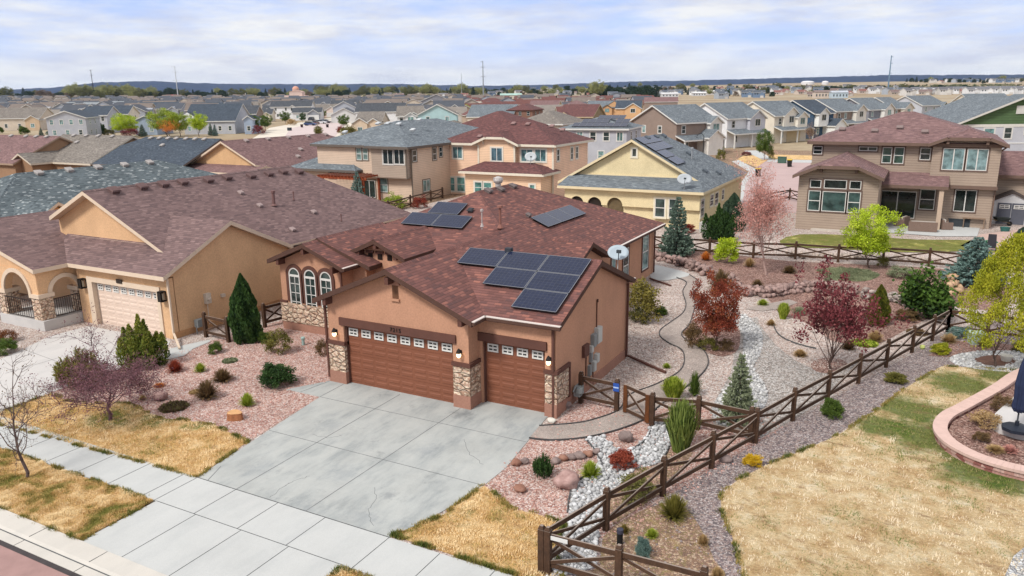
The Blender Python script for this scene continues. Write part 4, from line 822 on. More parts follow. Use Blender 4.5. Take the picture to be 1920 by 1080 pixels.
def jerk(r, x0, x1, y0, y1, ze, p, c):
    """gable running back whose front peak is clipped; c = run of the raked edge"""
    xm = (x0+x1)/2; zr = ze+p*(xm-x0); zc = ze+p*c; d = y0+(zr-zc)/p*.8
    r.add((x0, y1, ze), (x0, y0, ze), (x0+c, y0, zc), (xm, d, zr), (xm, y1, zr)); r.add((x1, y0, ze), (x1, y1, ze), (xm, y1, zr), (xm, d, zr), (x1-c, y0, zc)); r.add((x0+c, y0, zc), (x1-c, y0, zc), (xm, d, zr))
def roof_vents(ro, pts, n, p0, col, s=.42, ofs=(0, 0, 0)):
    for x, y in pts:
        mb = MB(); q = onplane(x, y, n, p0)-Vector(ofs); vent_box(mb, q, n, s, .15); mb.build('roof_vent', plain(col, .1), ro)
# ---- taupe two-storey house with bay and timber pergola
O = Vector((-28.1, 44.2, 0)); HP = root('taupe_house', O, 'taupe two storey house with grey hip roof and rust red timber pergola', 'house')
WT = siding(S(214, 190, 168, .9)); w = MB(); w.box(-12.6, 0, 0, 0, 20, 5.6); w.build('wall', WT, HP)
w = MB(); w.box(-15.6, -.6, 0, -7., 6, 3.0); w.build('wing_wall', WT, HP)
w = MB(); w.box(-4.6, -.7, 2.55, -.15, .3, 5.5); w.build('bay', siding(S(176, 158, 142, .9)), HP); MB().box(-4.65, -.75, 2.45, -.1, .2, 2.57).build('bay_sill', plain(S(150, 132, 118), .06), HP)
r = Roof(.25); r.hip(-13.2, .45, -.45, 21.5, 5.75, .33); r.hip(-5.1, .5, -1.2, 8, 5.75, .33); r.hip(-16.2, -6.4, -1.2, 7.6, 3.12, .42); ro = r.build([SH_G, plain(S(112, 102, 94), .06)], HP)
roof_vents(ro, [(709, 233), (727, 233), (748, 234), (774, 245), (647, 249), (786, 226)], (0, -.33, 1), (O.x, O.y-.45, 5.75), S(200, 204, 206), .45, O)
fc = face(O, (1, 0, 0)); fb = face(O+Vector((0, -.7, 0)), (1, 0, 0)); fs = face(O, (0, 1, 0)); TT = S(128, 116, 102)
for a in ((668.5, 277, 678, 300), (680.5, 277, 690, 300), (703, 279, 707, 295), (711, 333, 727, 360)): winpx(HP, fc, *a, ofs=O, trim=TT, split='h', pane=S(126, 152, 148))
for a in ((718, 280, 737, 308), (739, 280, 758, 308)): winpx(HP, fb, *a, ofs=O, trim=S(210, 204, 196), split='v')
for a in ((811, 277, 818, 300), (823.5, 275.5, 829, 294), (793, 337, 806, 359), (773, 281, 781, 303)): winpx(HP, fs, *a, ofs=O, trim=TT, split='v' if a[0] == 793 else 'h')
winpx(HP, face(O+Vector((0, -.6, 0)), (1, 0, 0)), 617, 321, 629, 334, ofs=O, trim=TT, split='n', pane=(.02, .026, .028, 1)); winpx(HP, fc, 682, 338, 704, 370, ofs=O, trim=TT, split='v', pane=(.015, .03, .028, 1))
mb = MB(); mb.bar((.06, -.1, 5.5), (.06, -.1, .1), .1, .1); mb.bar((-.1, -.76, 5.5), (-.1, -.76, 2.5), .1, .1); mb.build('downspout', plain(S(124, 112, 100), .06), HP)
O2 = Vector((-37.6, 41.3, 0)); PG = root('pergola', O2, 'rust red timber pergola over the back door of the taupe house', 'pergola'); RU = wood(S(168, 84, 52))
for x in (0, 5.4):
    for y in (0, 2.6): MB().box(x-.1, y-.1, 0, x+.1, y+.1, 2.5).build('post', RU, PG)
for y in (-.1, 2.6): MB().box(-.5, y-.06, 2.4, 5.9, y+.06, 2.66).build('beam', RU, PG)
for k in range(14): MB().box(-.3+k*.45, -.5, 2.62, -.24+k*.45, 3.0, 2.8).build('rafter', RU, PG)
# ---- peach two-storey house
O = Vector((-29.0, 51.6, 0)); HP = root('peach_house', O, 'peach two storey house with brown hip roof and white trim', 'house'); PE = siding(S(244, 206, 176, .9))
w = MB(); w.box(0, 0, 0, 13.6, 9.2, 5.6); w.build('wall', PE, HP); w = MB(); w.box(4.9, -.6, 0, 9.4, .3, 5.9); w.prism([(4.9, -.6, 5.9), (9.4, -.6, 5.9), (8.2, -.6, 6.4), (6.1, -.6, 6.4)], (0, .9, 0)); w.build('bay', siding(S(242, 206, 172, .88)), HP)
w = MB(); w.box(4.4, -2.6, 0, 13.4, .3, 2.85); w.build('lower_wall', siding(S(242, 206, 172, .88)), HP)
CRM = plain(S(236, 226, 206), .05)
r = Roof(.25); r.hip(-.5, 14.1, -.5, 9.8, 5.7, .42); jerk(r, 4.3, 10.0, -1.1, 5, 5.72, .42, 1.7)
r.hip(3.9, 14.0, -3.2, 1.0, 2.95, .42); ro = r.build([SH_BR, CRM], HP)
roof_vents(ro, [(963, 233), (990, 234), (1035, 238), (900, 257), (1055, 245)], (0, -.42, 1), (O.x, O.y-.5, 5.7), S(150, 120, 116), .45, O)
fc = face(O, (1, 0, 0)); fb = face(O+Vector((0, -.6, 0)), (1, 0, 0)); fl = face(O+Vector((0, -2.6, 0)), (1, 0, 0)); fs = face(O+Vector((13.6, 0, 0)), (0, 1, 0)); TW = S(240, 232, 216)
for a in ((849, 275, 867, 297), (977, 280, 999, 303), (1003, 280, 1024, 303)): winpx(HP, fc, *a, ofs=O, trim=TW, split='v', pane=S(96, 130, 134), tw=.13)
winpx(HP, fb, 921, 277, 942, 302, ofs=O, trim=TW, split='v', pane=S(84, 112, 124), tw=.13)
for a in ((839, 332, 853, 358), (857, 332, 872, 359)): winpx(HP, fc, *a, ofs=O, trim=TW, split='h', pane=S(110, 156, 150), tw=.13)
for a in ((890, 341, 904, 362), (907, 342, 922, 362), (993, 346, 1003, 362)): winpx(HP, fl, *a, ofs=O, trim=TW, split='h', pane=S(90, 136, 130), tw=.13)
for a in ((1044, 280, 1048.5, 302), (1070, 276, 1074, 299), (1079.5, 275, 1083.5, 297)): winpx(HP, fs, *a, ofs=O, trim=TW, split='h', pane=(.03, .05, .05, 1), tw=.13)
for x in (0.05, 13.55, 4.95, 9.35): MB().box(x-.1, -.06 if x in (.05, 13.55) else -.66, 0, x+.1, .0 if x in (.05, 13.55) else -.6, 5.5).build('corner_board', CRM, HP)
for x in (5.6, 8.7): MB().bar((x, -.6, 5.7), (x, -1.0, 6.2), .14, .14).build('corbel', CRM, HP)
dish((-17.4, 50.3, 3.7), (.5, -.8, .4), .52, .8, label='satellite dish on the brown porch roof of the peach house')
# ---- yellow house
O = Vector((-8.8, 39.8, 0)); HP = root('yellow_house', O, 'pale yellow stucco house with blue grey roof and a wide bright solar array', 'house'); YE = stucco(S(234, 216, 172, .86)); YT = plain(S(238, 220, 180), .05)
x1 = 11.9; w = MB()
fcx = (O, Vector((1, 0, 0)), Vector((0, -1, 0)))
w.box(0, .3, 0, x1, 15.5, 3.0); w.prism([(-1.2, 2.5, 2.9), (11., 2.5, 2.9), (11., 2.5, 3.55), (5.3, 2.5, 6.72), (-1.2, 2.5, 3.1)], (0, .6, 0))
w.build('wall', YE, HP)
pm, tr1 = arch_wall(O*0, (1, 0, 0), x1, [(.5, 1.8), (2.15, 3.45), (3.95, 5.35)], 2.98, None, thick=.3, zs=1.55); pm.build('porch_wall', YE, HP)
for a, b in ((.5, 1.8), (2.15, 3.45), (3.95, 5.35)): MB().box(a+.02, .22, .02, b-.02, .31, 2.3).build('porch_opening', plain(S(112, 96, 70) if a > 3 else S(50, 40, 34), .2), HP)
r = Roof(.22)
xm = 5.3; zr = 7.0
r.add((12.3, -.5, 3.1), (12.3, 15.9, 3.1), (xm, 10.4, zr), (xm, 2.0, zr), (11.18, 2.0, 3.73))
r.add((-1.6, 15.9, 3.16), (-1.6, 2.0, 3.16), (xm, 2.0, zr), (xm, 10.4, zr)); r.add((12.3, 15.9, 3.1), (-1.6, 15.9, 3.16), (xm, 10.4, zr))
r.add((-.5, -.5, 3.1), (12.3, -.5, 3.1), (11.2, 2.45, 3.84), (-.5, 2.45, 3.84))
ro = r.build([SH_G, YT], HP)
MB().box(.4, 2.42, 3.72, 10.4, 2.52, 3.9).build('gable_band', YT, HP)
fc = face(O, (1, 0, 0)); fs = face(O+Vector((x1, 0, 0)), (0, 1, 0)); fg = face(O+Vector((0, 2.5, 0)), (1, 0, 0)); TY = S(244, 234, 206)
for a in ((1228, 372, 1247, 407), (1254, 373, 1271, 408)): winpx(HP, fc, *a, ofs=O, trim=TY, split='h', pane=(.04, .06, .055, 1), tw=.14)
for a in ((1313.5, 373, 1319.5, 406), (1331, 365, 1337, 386), (1340, 361, 1346, 384), (1353, 355, 1357, 374)): winpx(HP, fs, *a, ofs=O, trim=TY, split='h', pane=(.03, .05, .05, 1), tw=.12)
winpx(HP, fg, 1185, 278, 1194, 294, ofs=O, trim=TY, split='n', pane=(.05, .06, .05, 1), tw=.14)
pk = (zr-3.1)/(12.3-xm); nY = (pk, 0, 1); pY = (O.x+12.3, 0, 3.1); sY = Vector((-1, 0, pk)).normalized()
qa = onplane(1269, 311, nY, pY)-O
for i in range(4):
    for k in range(4 if i > 1 else 2): solar(HP, (qa.x-i*1.06*.92, qa.y+k*1.3, qa.z+i*1.06*.92*pk), (0, 1, 0), sY, 0, 1.3, 1.05)
roof_vents(ro, [(1213, 260), (1230, 258), (1244, 256), (1321, 322), (1346, 325), (1290, 289)], nY, pY, S(96, 104, 112), .42, O)
q = onplane(1297, 298, nY, pY)-O; mb = MB(); mb.tube(q-Z*.1, q+Z*.95, .07); mb.lathe([(0, 1.05), (.14, 1.02), (.14, .85), (0, .85)], q, 8); mb.build('vent_pipe', plain(S(160, 164, 168), .1), ro)
dish((O.x+10.6, O.y-.1, 3.3), (.3, -.8, .5), .5, .75, label='satellite dish at the front corner of the yellow house roof', col=S(190, 196, 200))
ac = MB(); ac.box(0, 0, 0, .8, .8, .8); ac.lathe([(0, .84), (.32, .84), (.34, .8)], (.4, .4, 0), 12)
tag(ac.build('air_conditioner', plain(S(206, 204, 196), .08), loc=(3.45, 38.6, 0)), 'pale outdoor air conditioner box at the corner of the yellow house', 'air conditioner')
# ---- big brown house on the right with a covered patio
O = Vector((9.9, 44.0, 0)); HP = root('brown_patio_house', O, 'large two storey brown sided house with a covered patio on the right', 'house'); BW = siding(S(168, 150, 134, .9), .2); BT = plain(S(122, 100, 88), .06)
w = MB()
w.box(.1, -.4, 0, 5.95, 9, 4.3); w.prism([(.1, -.4, 4.3), (5.95, -.4, 4.3), (4.3, -.4, 4.98), (1.75, -.4, 4.98)], (0, 2, 0))
w.box(.2, 5.6, 0, 13.9, 18, 6.5); w.box(9.3, 5.1, 3.35, 14.0, 7, 6.6); w.prism([(9.3, 5.1, 6.6), (14.0, 5.1, 6.6), (13.0, 5.1, 6.98), (10.3, 5.1, 6.98)], (0, 1.2, 0))
w.box(13.9, 10.4, 0, 24, 18, 3.8); w.build('wall', BW, HP)
MB().box(9.22, 5.02, 3.15, 14.08, 5.7, 3.4).build('bay_band', BT, HP)
r = Roof(.25); 
r.hip(-.2, 14.4, 4.9, 18.6, 6.68, .33); jerk(r, 8.95, 14.45, 4.45, 12, 6.66, .42, 1.25)
jerk(r, -.3, 6.3, -1.2, 7, 4.38, .44, 1.85); r.add((5.9, 3.2, 3.46), (10.7, 3.2, 3.46), (10.7, 5.65, 4.3), (5.9, 5.65, 4.3)); r.add((13.9, 9.8, 3.9), (24.5, 9.8, 3.9), (24.5, 14, 5.6), (13.9, 14, 5.6))
ro = r.build([SH_MV, BT], HP)
roof_vents(ro, [(1579, 244), (1687, 241), (1734, 249), (1640, 247)], (0, -.33, 1), (O.x, O.y+4.9, 6.68), S(140, 122, 118), .45, O)
fc = face(O+Vector((0, 5.6, 0)), (1, 0, 0)); fb = face(O+Vector((0, 5.1, 0)), (1, 0, 0)); fl = face(O+Vector((0, -.4, 0)), (1, 0, 0)); DK = (.016, .024, .022, 1)
TB = S(118, 98, 88)
for a, s_ in (((1525, 274, 1542, 289), 'h'), ((1611, 275, 1645, 283), 'v'), ((1654, 276, 1672, 306), 'h'), ((1676, 276, 1695, 307), 'h'), ((1725, 277, 1745, 300), 'h')): winpx(HP, fc, *a, ofs=O, trim=TB, split=s_, pane=(.03, .04, .04, 1) if a[0] > 1700 or a[0] < 1650 else (.04, .07, .062, 1))
for a in ((1767, 278, 1808, 319), (1812, 279, 1852, 320)): winpx(HP, fb, *a, ofs=O, trim=TB, split='v', pane=S(126, 152, 154))
for a in ((1519, 337, 1540, 352), (1545, 337, 1588, 354), (1593, 339, 1615, 355), (1515, 357, 1538, 395), (1541, 359, 1586, 397), (1589, 360, 1613, 399)): winpx(HP, fl, *a, ofs=O, trim=TB, split='h' if a[2]-a[0] < 30 and a[1] > 350 else 'n', pane=DK if a[1] < 350 else (.04, .07, .065, 1))
winpx(HP, fc, 1647, 358, 1717, 408, ofs=O, trim=S(150, 132, 118), split='v', pane=DK); winpx(HP, fc, 1724, 355, 1753, 393, ofs=O, trim=TB, split='h', pane=DK); winpx(HP, fc, 1789, 356, 1830, 397, ofs=O, trim=TB, split='v', pane=DK)
p = onz(1757, 431); MB().box(p.x-O.x-.16, p.y-O.y-.16, 0, p.x-O.x+.16, p.y-O.y+.16, 3.3).build('porch_post', plain(S(206, 182, 160), .06), HP)
for x, y, z in ((1.75, -.4, 4.72), (4.3, -.4, 4.72), (10.3, 5.1, 6.75), (13.0, 5.1, 6.75)): MB().box(x-.1, y-.5, z-.1, x+.1, y, z+.2).build('corbel', BT, HP)
mb = MB(); mb.bar((14.4, 5.3, 6.5), (13.97, 5.54, 6.1), .1, .1); mb.bar((13.97, 5.54, 6.1), (13.97, 5.54, .1), .1, .1); mb.build('downspout', BT, HP)
# ---- generic neighbours: yaw in degrees against the brown house, front eave centre at a photo pixel
NAMES = {}
def wallmat(c, kind='s'): return siding(c) if kind == 's' else stucco(c)
WALLS = {'grey': S(186, 188, 194, .9), 'dgrey': S(140, 140, 146, .9), 'white': S(232, 232, 232, .9), 'cream': S(226, 216, 198, .9), 'beige': S(212, 198, 180, .88), 'tan': S(210, 178, 142, .88), 'orange': S(212, 168, 124, .86), 'taupe': S(150, 132, 120, .9), 'blue': S(164, 178, 196, .9), 'teal': S(178, 208, 208, .9), 'navy': S(64, 88, 112, .9), 'green': S(78, 104, 70, .9), 'brown': S(132, 98, 84, .9), 'pinkw': S(226, 198, 190, .9), 'olive': S(150, 132, 102, .9)}
ROOFS = {'g': SH_G, 'b': SH_BR, 'n': SH_NB, 't': SH_TN, 'd': SH_DK, 'l': SH_LG, 'm': SH_MV}
NW = 'narrow window'
def bh(label, cx, py, wpx, st=2, yaw=28, depth=11, rt='side', roof='g', wall='grey', trim=WHITE, fg=(), garage=None, porch=False, side='r', pitch=.42, zb=0., wins=3, name='house', gable=None, ze=None, cat='house', group=None, lone=True):
    ze = ze or (3.0 if st == 1 else 5.6); P = onz(cx, py, zb+ze); wd = wpx*mpp(P)/max(.55, math.cos(math.radians(yaw-28.2)))
    H = root(name, (P.x, P.y, zb), label, cat, group, math.radians(yaw)); w = MB(); hw = wd/2; o = .4
    wm = wallmat(WALLS[wall]) if not isinstance(wall, tuple) else wallmat(wall); TM = plain(trim, .05)
    if rt == 'side': prof_wall(w, -hw, hw, .0, depth, 0, ze, pitch, 'x')
    elif rt == 'front': prof_wall(w, -hw, hw, .0, depth, 0, ze, pitch, 'y')
    else: w.box(-hw, 0, 0, hw, depth, ze-.15)
    w.build('wall', wm, H)
    r = Roof(.24); x0, x1, y0, y1 = -hw-o, hw+o, -o, depth+o
    if rt == 'side': r.gable(x0, x1, y0, y1, ze, pitch, 'x')
    elif rt == 'front': r.gable(x0, x1, y0, y1, ze, pitch, 'y')
    else: r.hip(x0, x1, y0, y1, ze, pitch)
    fwalls = MB(); gm = []
    for (u, gw, zt, zlo, gd) in fg:    # front gables: centre (fraction of half width), width, eave height, bottom, projection
        c = u*hw; ph = .62; w2 = gw/2
        fwalls.prism([(c-w2, -gd, zlo), (c+w2, -gd, zlo), (c+w2, -gd, zt), (c, -gd, zt+ph*w2), (c-w2, -gd, zt)], (0, gd+.2, 0))
        k = (zt+ph*(w2+.3)-ze)/pitch if True else 0
        r.gable(c-w2-.3, c+w2+.3, -gd-.35, max(1.5, k+1.2), zt+.2-ph*.3, ph, 'y'); gm.append((c, gw, zt, zlo, gd))
    if fg: fwalls.build('gable_wall', wallmat(gable if gable else WALLS['white']), H)
    if porch: r.add((x0+.3, -2.1, 2.75), (x1-.3, -2.1, 2.75), (x1-.3, .1, 3.55), (x0+.3, .1, 3.55))
    ro = r.build([ROOFS[roof], TM], H, caps=False)
    fc = face((0, 0, 0), (1, 0, 0))
    for c, gw, zt, zlo, gd in gm:
        if zt > 4: window(H, face((0, -gd, 0), (1, 0, 0)), c-min(.8, gw*.28), c+min(.8, gw*.28), zt-1.5, zt-.15, trim=trim, split='v')
        elif zlo == 0 and garage is None: window(H, face((0, -gd, 0), (1, 0, 0)), c-.6, c+.6, 1., 2.3, trim=trim, split='v')
    for lv in range(st):
        n = wins if lv == st-1 else max(1, wins-1)
        for i in range(n):
            u = -hw+wd*(i+.5)/n; 
            if any(abs(u-c) < gw/2+.5 and zlo <= lv*2.8+1 for c, gw, zt, zlo, gd in gm): continue
            if lv == 0 and garage and abs(u-garage*hw) < 3.2: continue
            window(H, fc, u-.45, u+.45, lv*2.8+1.0, lv*2.8+2.3, trim=trim, split=random.choice('hhv'))
    for sd_ in side:
        ff = face((hw, 0, 0), (0, 1, 0)) if sd_ == 'r' else face((-hw, depth, 0), (0, -1, 0))
        for lv in range(st):
            for u in (depth*.3, depth*.65): window(H, ff, u-.4, u+.4, lv*2.8+1.0, lv*2.8+2.2, trim=trim, split='h')
    if garage is not None:
        gy = max([gd for c, gw, zt, zlo, gd in gm if zlo == 0 and abs(c-garage*hw) < 1.5] or [0]); c = garage*hw
        d = MB(); d.box(c-2.35, -gy-.05, 0, c+2.35, -gy+.05, 2.3); 
        for k in range(1, 4): d.box(c-2.35, -gy-.06, k*.575, c+2.35, -gy-.05, k*.575+.5)
        d.build('garage_door', plain(S(226, 204, 164) if wall not in ('white', 'pinkw') else S(236, 234, 230), .05), H)
    if porch:
        for x in (x0+.6, 0, x1-.6): MB().box(x-.12, -1.95, 0, x+.12, -1.72, 2.72).build('porch_post', TM, H)
    return H
bh('grey two storey house with solar panels across its front roof slope behind the yellow house', 1112, 241, 120, 2, 8, 11, 'hip', 'g', 'grey', side='r', wins=5, pitch=.3)
HS = bpy.data.objects['house']
def panel_field(H, x0, y0, ze, pitch, cells, w=1.05, h=1.7, o=.4):
    s_ = Vector((0, 1, pitch)).normalized()
    for i, j in cells: solar(H, (x0+i*w, y0+j*h, ze+pitch*(y0+j*h+o)), (1, 0, 0), s_, 0, w, h)
panel_field(HS, -3.4, .2, 5.6, .3, [(i, 0) for i in range(8)]+[(i, 1) for i in range(1, 5)]+[(6, 1), (7, 1)]+[(i, 2) for i in (3, 4, 5, 6)])
bh('taupe two storey house with white gables in the street row, nearest the yellow house', 1308, 229, 92, 2, 64, 11, 'side', 'g', 'taupe', fg=((.74, 3.2, 5.4, 2.7, .9), (.38, 3.8, 3.0, 0, 2.6)), garage=.8, porch=True, pitch=.5, side='l', gable=S(236, 232, 224, .9))
bh('cream and grey two storey house, second of the street row, with grey shuttered bay', 1398, 221, 84, 2, 64, 11, 'side', 'g', 'white', fg=((.5, 4.8, 5.5, 2.7, .9),), garage=.7, porch=True, pitch=.5, side='l', gable=S(196, 196, 202, .9))
bh('cream two storey house with twin white gables and a stone garage in the street row', 1484, 216, 82, 2, 64, 11, 'side', 'g', 'cream', fg=((-.1, 5.2, 5.6, 2.7, .5), (.42, 3.4, 5.2, 2.7, 1.2)), garage=.2, porch=True, pitch=.5, side='l', gable=S(240, 232, 216, .9))
bh('navy two storey house with white upper gable and a solar roof in the street row', 1545, 212, 52, 2, 64, 11, 'side', 'n', 'navy', fg=((-.4, 3.8, 5.5, 2.7, 1.1), (.6, 4.6, 2.8, 0, 3.0)), pitch=.5, side='l', gable=S(240, 240, 236, .9))
bh('taupe house with three round windows and a steep white gable in the street row', 1592, 208, 68, 2, 64, 11, 'side', 'g', 'taupe', fg=((.66, 4.4, 5.6, 2.7, 1.2),), porch=True, pitch=.5, side='l', gable=S(228, 222, 210, .9), wins=4)
bh('grey two storey house with tall white gable bay, right of the round windows house', 1650, 205, 60, 2, 64, 11, 'side', 'g', 'dgrey', fg=((.5, 4.6, 5.6, 2.7, 1.2),), porch=True, pitch=.5, side='l', gable=S(236, 232, 224, .9))
bh('brown two storey house with white gable just above the brown patio house roof', 1690, 203, 40, 2, 64, 11, 'side', 'g', 'taupe', fg=((.5, 4.6, 5.6, 2.7, 1.2),), pitch=.5, side='l', gable=S(226, 218, 204, .9))
bh('grey two storey house with a dark green gable and small roof solar panels', 1752, 197, 72, 2, 64, 11, 'side', 'g', 'grey', fg=((.7, 3.8, 5.2, 2.7, .8),), pitch=.5, side='l', gable=S(70, 92, 70, .9))
bh('grey roofed house with a pale side gable behind the green gabled house', 1862, 193, 76, 2, 26, 14, 'side', 'g', 'cream', fg=((.35, 5.5, 5.2, 0, .8),), side='l', gable=S(216, 208, 190, .9))
bh('pale cream gabled house at the right edge behind the green gable', 1935, 188, 50, 2, 26, 12, 'front', 'g', 'cream', side='')
# green gabled house on the right edge
P = onz(1855, 232, 5.6); H = root('green_gable_house', (P.x, P.y, 0), 'large house with grey lower siding and dark green gable at the right edge', 'house', None, math.radians(27))
w = MB(); w.box(-5, 0, 0, 14, 14, 5.2); w.build('wall', siding(S(196, 198, 204, .9)), H); w = MB(); w.prism([(-5, -.02, 5.5), (14, -.02, 5.5), (14, -.02, 5.55), (4.5, -.02, 9.2), (-5, -.02, 5.55)], (0, 14, 0)); w.build('gable_wall', siding(S(84, 108, 72, .9), .4), H)
MB().box(-5.1, -.06, 5.1, 14, .5, 5.52).build('gable_band', plain(S(232, 228, 218), .05), H)
r = Roof(.3); r.gable(-5.8, 14.8, -.7, 15, 5.45, .4, 'y'); r.build([SH_G, plain(S(226, 222, 212), .05)], H)
fc = face((0, 0, 0), (1, 0, 0))
for u, a, zz in ((-.6, 1.5, 3.3), (2.4, 1.1, 3.4), (5.4, 1.4, 4.0)): window(H, fc, u, u+a, zz, zz+(1.6 if zz < 4 else .7), trim=WHITE, split='h' if zz < 4 else 'v', tw=.16)
MB().box(3.7, -.12, 7.0, 4.9, .0, 8.2).build('gable_vent', plain(S(222, 220, 212), .05), H); MB().box(-5.05, -.05, 2.6, 14, 0, 2.8).build('trim_band', plain(S(232, 232, 228), .05), H)
# ---------------------------------------------------------------- left: four roofs next door, then the streets beyond
def roofhouse(label, ridge, ze, half, wall, roofm, trim, name='house', hipends=(0, 0), vents=(), gab=(), zr=None, yaw=0., depth_back=None, pit=.42):
    """one-storey house given by its ridge in photo pixels (left, right) at height zr; roof slopes to both sides along the front (-Y) and back"""
    (xa, ya), (xb, yb) = ridge; zr = zr or ze+pit*half; A = onz(xa, ya, zr); B = onplane(xb, yb, (0, 1, 0), (0, A.y, 0)); B.z = zr
    o = Vector((A.x, A.y-half, 0)); Lx = B.x-A.x
    H = root(name, o, label, 'house'); w = MB()
    prof_wall(w, .3, Lx-.3, .4, half*2-.4, 0, ze, pit, 'x') if not any(hipends) else w.box(.3, .4, 0, Lx-.3, half*2-.4, ze-.2)
    r = Roof(.22); k0 = half*hipends[0]; k1 = half*hipends[1]
    r.add((-k0, 0, ze), (Lx+k1, 0, ze), (Lx, half, zr), (0, half, zr)); r.add((Lx+k1, 2*half, ze), (-k0, 2*half, ze), (0, half, zr), (Lx, half, zr))
    if k0: r.add((-k0, 2*half, ze), (-k0, 0, ze), (0, half, zr))
    if k1: r.add((Lx+k1, 0, ze), (Lx+k1, 2*half, ze), (Lx, half, zr))
    for c, gw, gd in gab:
        zt = ze; w.prism([(c-gw/2, -gd, 0), (c+gw/2, -gd, 0), (c+gw/2, -gd, zt), (c, -gd, zt+.5*gw/2), (c-gw/2, -gd, zt)], (0, gd+1, 0)); r.gable(c-gw/2-.4, c+gw/2+.4, -gd-.4, gw*.6+2, ze+.02, .5, 'y')
    w.build('wall', wall, H); ro = r.build([roofm, trim], H)
    for u, v in vents:
        mb = MB(); vent_box(mb, Vector((u*Lx, half*(1-v), zr-(zr-ze)*v)), (0, -(zr-ze)/half, 1), .45, .16); mb.build('roof_vent', plain(S(176, 170, 166), .1), ro)
    return H, o, Lx
VB = ((.12, .05), (.28, .05), (.45, .05), (.62, .05), (.8, .05))
H = root('house', (-38, 16, 0), 'low house with speckled blue grey shingle roof beside the tan house', 'house'); w = MB(); w.box(-6, -12, 0, 6, 12, 2.9); w.prism([(7.5, -10, 0), (7.5, -6, 0), (7.5, -6, 3.0), (7.5, -8, 4.2), (7.5, -10, 3.0)], (-3, 0, 0)); w.build('wall', TAN, H)
r = Roof(.2); r.hip(-6.6, 6.6, -12.5, 12.4, 3.05, .42); r.gable(1, 7.9, -10.4, -5.6, 3.05, .6, 'x'); ro = r.build([SH_TL, CREAM], H)
for k in range(5): mb = MB(); vent_box(mb, (.35, -4.5+k*2.3, 5.82-.35*.42), (.42, 0, 1), .45, .16); mb.build('roof_vent', plain(S(176, 170, 166), .1), ro)
roofhouse('low brown roofed house at the left edge with white ridge vents', ((-70, 251), (112, 255)), 3.0, 6.6, stucco(S(176, 140, 110)), SH_MV, plain(S(176, 150, 128), .05), vents=((.4, .05), (.55, .05), (.7, .05), (.8, .05), (.9, .05)), zr=6.05, pit=.46)
roofhouse('low house with grey tan shingle roof and two small front gables', ((118, 252), (250, 255)), 3.0, 6.5, stucco(S(170, 134, 104)), SH_TN, plain(S(222, 208, 188), .05), vents=((.2, .05), (.38, .05), (.55, .05), (.75, .05), (.4, .3)), gab=((-2.4, 4.4, 2.6), (4.8, 4.0, 2.4)), zr=6.05, pit=.46)
roofhouse('low house with dark slate blue roof between tan gables', ((274, 257), (414, 261)), 3.0, 6.4, stucco(S(176, 140, 110)), SH_NB, plain(S(120, 110, 104), .05), hipends=(1, 0), vents=((.1, .05), (.22, .05), (.34, .05), (.45, .05), (.58, .05), (.7, .05), (.82, .05), (.4, .3)), zr=5.95)
# tan gable house with brown roof
H = root('tan_gable_house', (-53.3, 42.6, 0), 'tan gabled house with mauve brown roof in front of the dark slate roof', 'house'); w = MB(); OR = stucco(S(226, 184, 138, .82))
w.prism([(-5.3, 0, 3.0), (4.8, 0, 3.0), (4.8, 0, 3.35), (0, 0, 5.68), (-5.3, 0, 3.1)], (0, 2, 0)); w.box(-5.4, -2.2, 0, 5.8, 22, 2.55); w.build('wall', OR, H)
r = Roof(.22); r.add((-6, -.5, 3.0), (0, -.5, 5.92), (0, 17, 5.92), (-6, 17, 3.0)); r.add((0, -.5, 5.92), (5.2, -.5, 3.4), (6.2, 1.5, 2.9), (6.2, 24, 2.9), (0, 17, 5.92)); r.add((6.2, 24, 2.9), (-6, 17, 3.0), (0, 17, 5.92)); r.add((-6, -2.6, 2.6), (6.2, -2.6, 2.6), (6.2, .3, 3.3), (-6, .3, 3.3)); ro = r.build([SH_MV, CREAM], H)
for a, y in ((.4, 3), (.4, 6.5), (.4, 10), (.4, 13.5), (.4, 17), (3.2, 9), (4.6, 7)): mb = MB(); vent_box(mb, (a, y, 5.92-a*.485), (.485, 0, 1), .45, .16); mb.build('roof_vent', plain(S(176, 160, 156), .1), ro)
# the grey house with the long gable and its neighbours across the street
bh('grey two storey house with a wide front gable and white framed windows on the left', 123, 221, 66, 2, 40, 13, 'front', 'n', 'grey', wins=4, pitch=.36, side='r')
bh('beige one storey house with broad grey tan roof at the far left', 22, 222, 92, 1, 38, 16, 'side', 't', 'beige', fg=((.75, 4.5, 3.6, 0, .5),), side='', gable=S(206, 180, 150, .9), ze=4.2, wins=4)
bh('dark roofed grey house right of the wide grey gable', 176, 216, 44, 2, 36, 12, 'side', 'n', 'grey', side='r')
bh('dark roofed cream house with a white side gable, second right of the wide grey gable', 215, 214, 44, 2, 36, 12, 'side', 'n', 'cream', side='r', wins=2)
bh('small blue grey gabled house with white lower wall behind the yellow green trees', 272, 226, 40, 1, 30, 12, 'front', 'n', 'blue', side='', wins=2, ze=4.2)
bh('long low pale grey house with a huge dark roof behind the young trees', 392, 227, 94, 1, 30, 17, 'side', 'n', 'grey', side='', fg=((-.85, 5, 4.6, 3.0, -.8),), wins=5, ze=3.8, pitch=.55)
bh('narrow pale house with a pointed white gable at the end of the long low house', 465, 224, 16, 1, 34, 10, 'front', 'n', 'blue', side='', wins=1, ze=4.2, pitch=.7)
bh('dark slate roofed house with brown gable behind the long low house', 450, 214, 56, 1, 34, 14, 'side', 'd', 'taupe', side='', fg=((-.6, 6, 3.4, 0, .5),), gable=S(150, 128, 118, .9), ze=4.2)
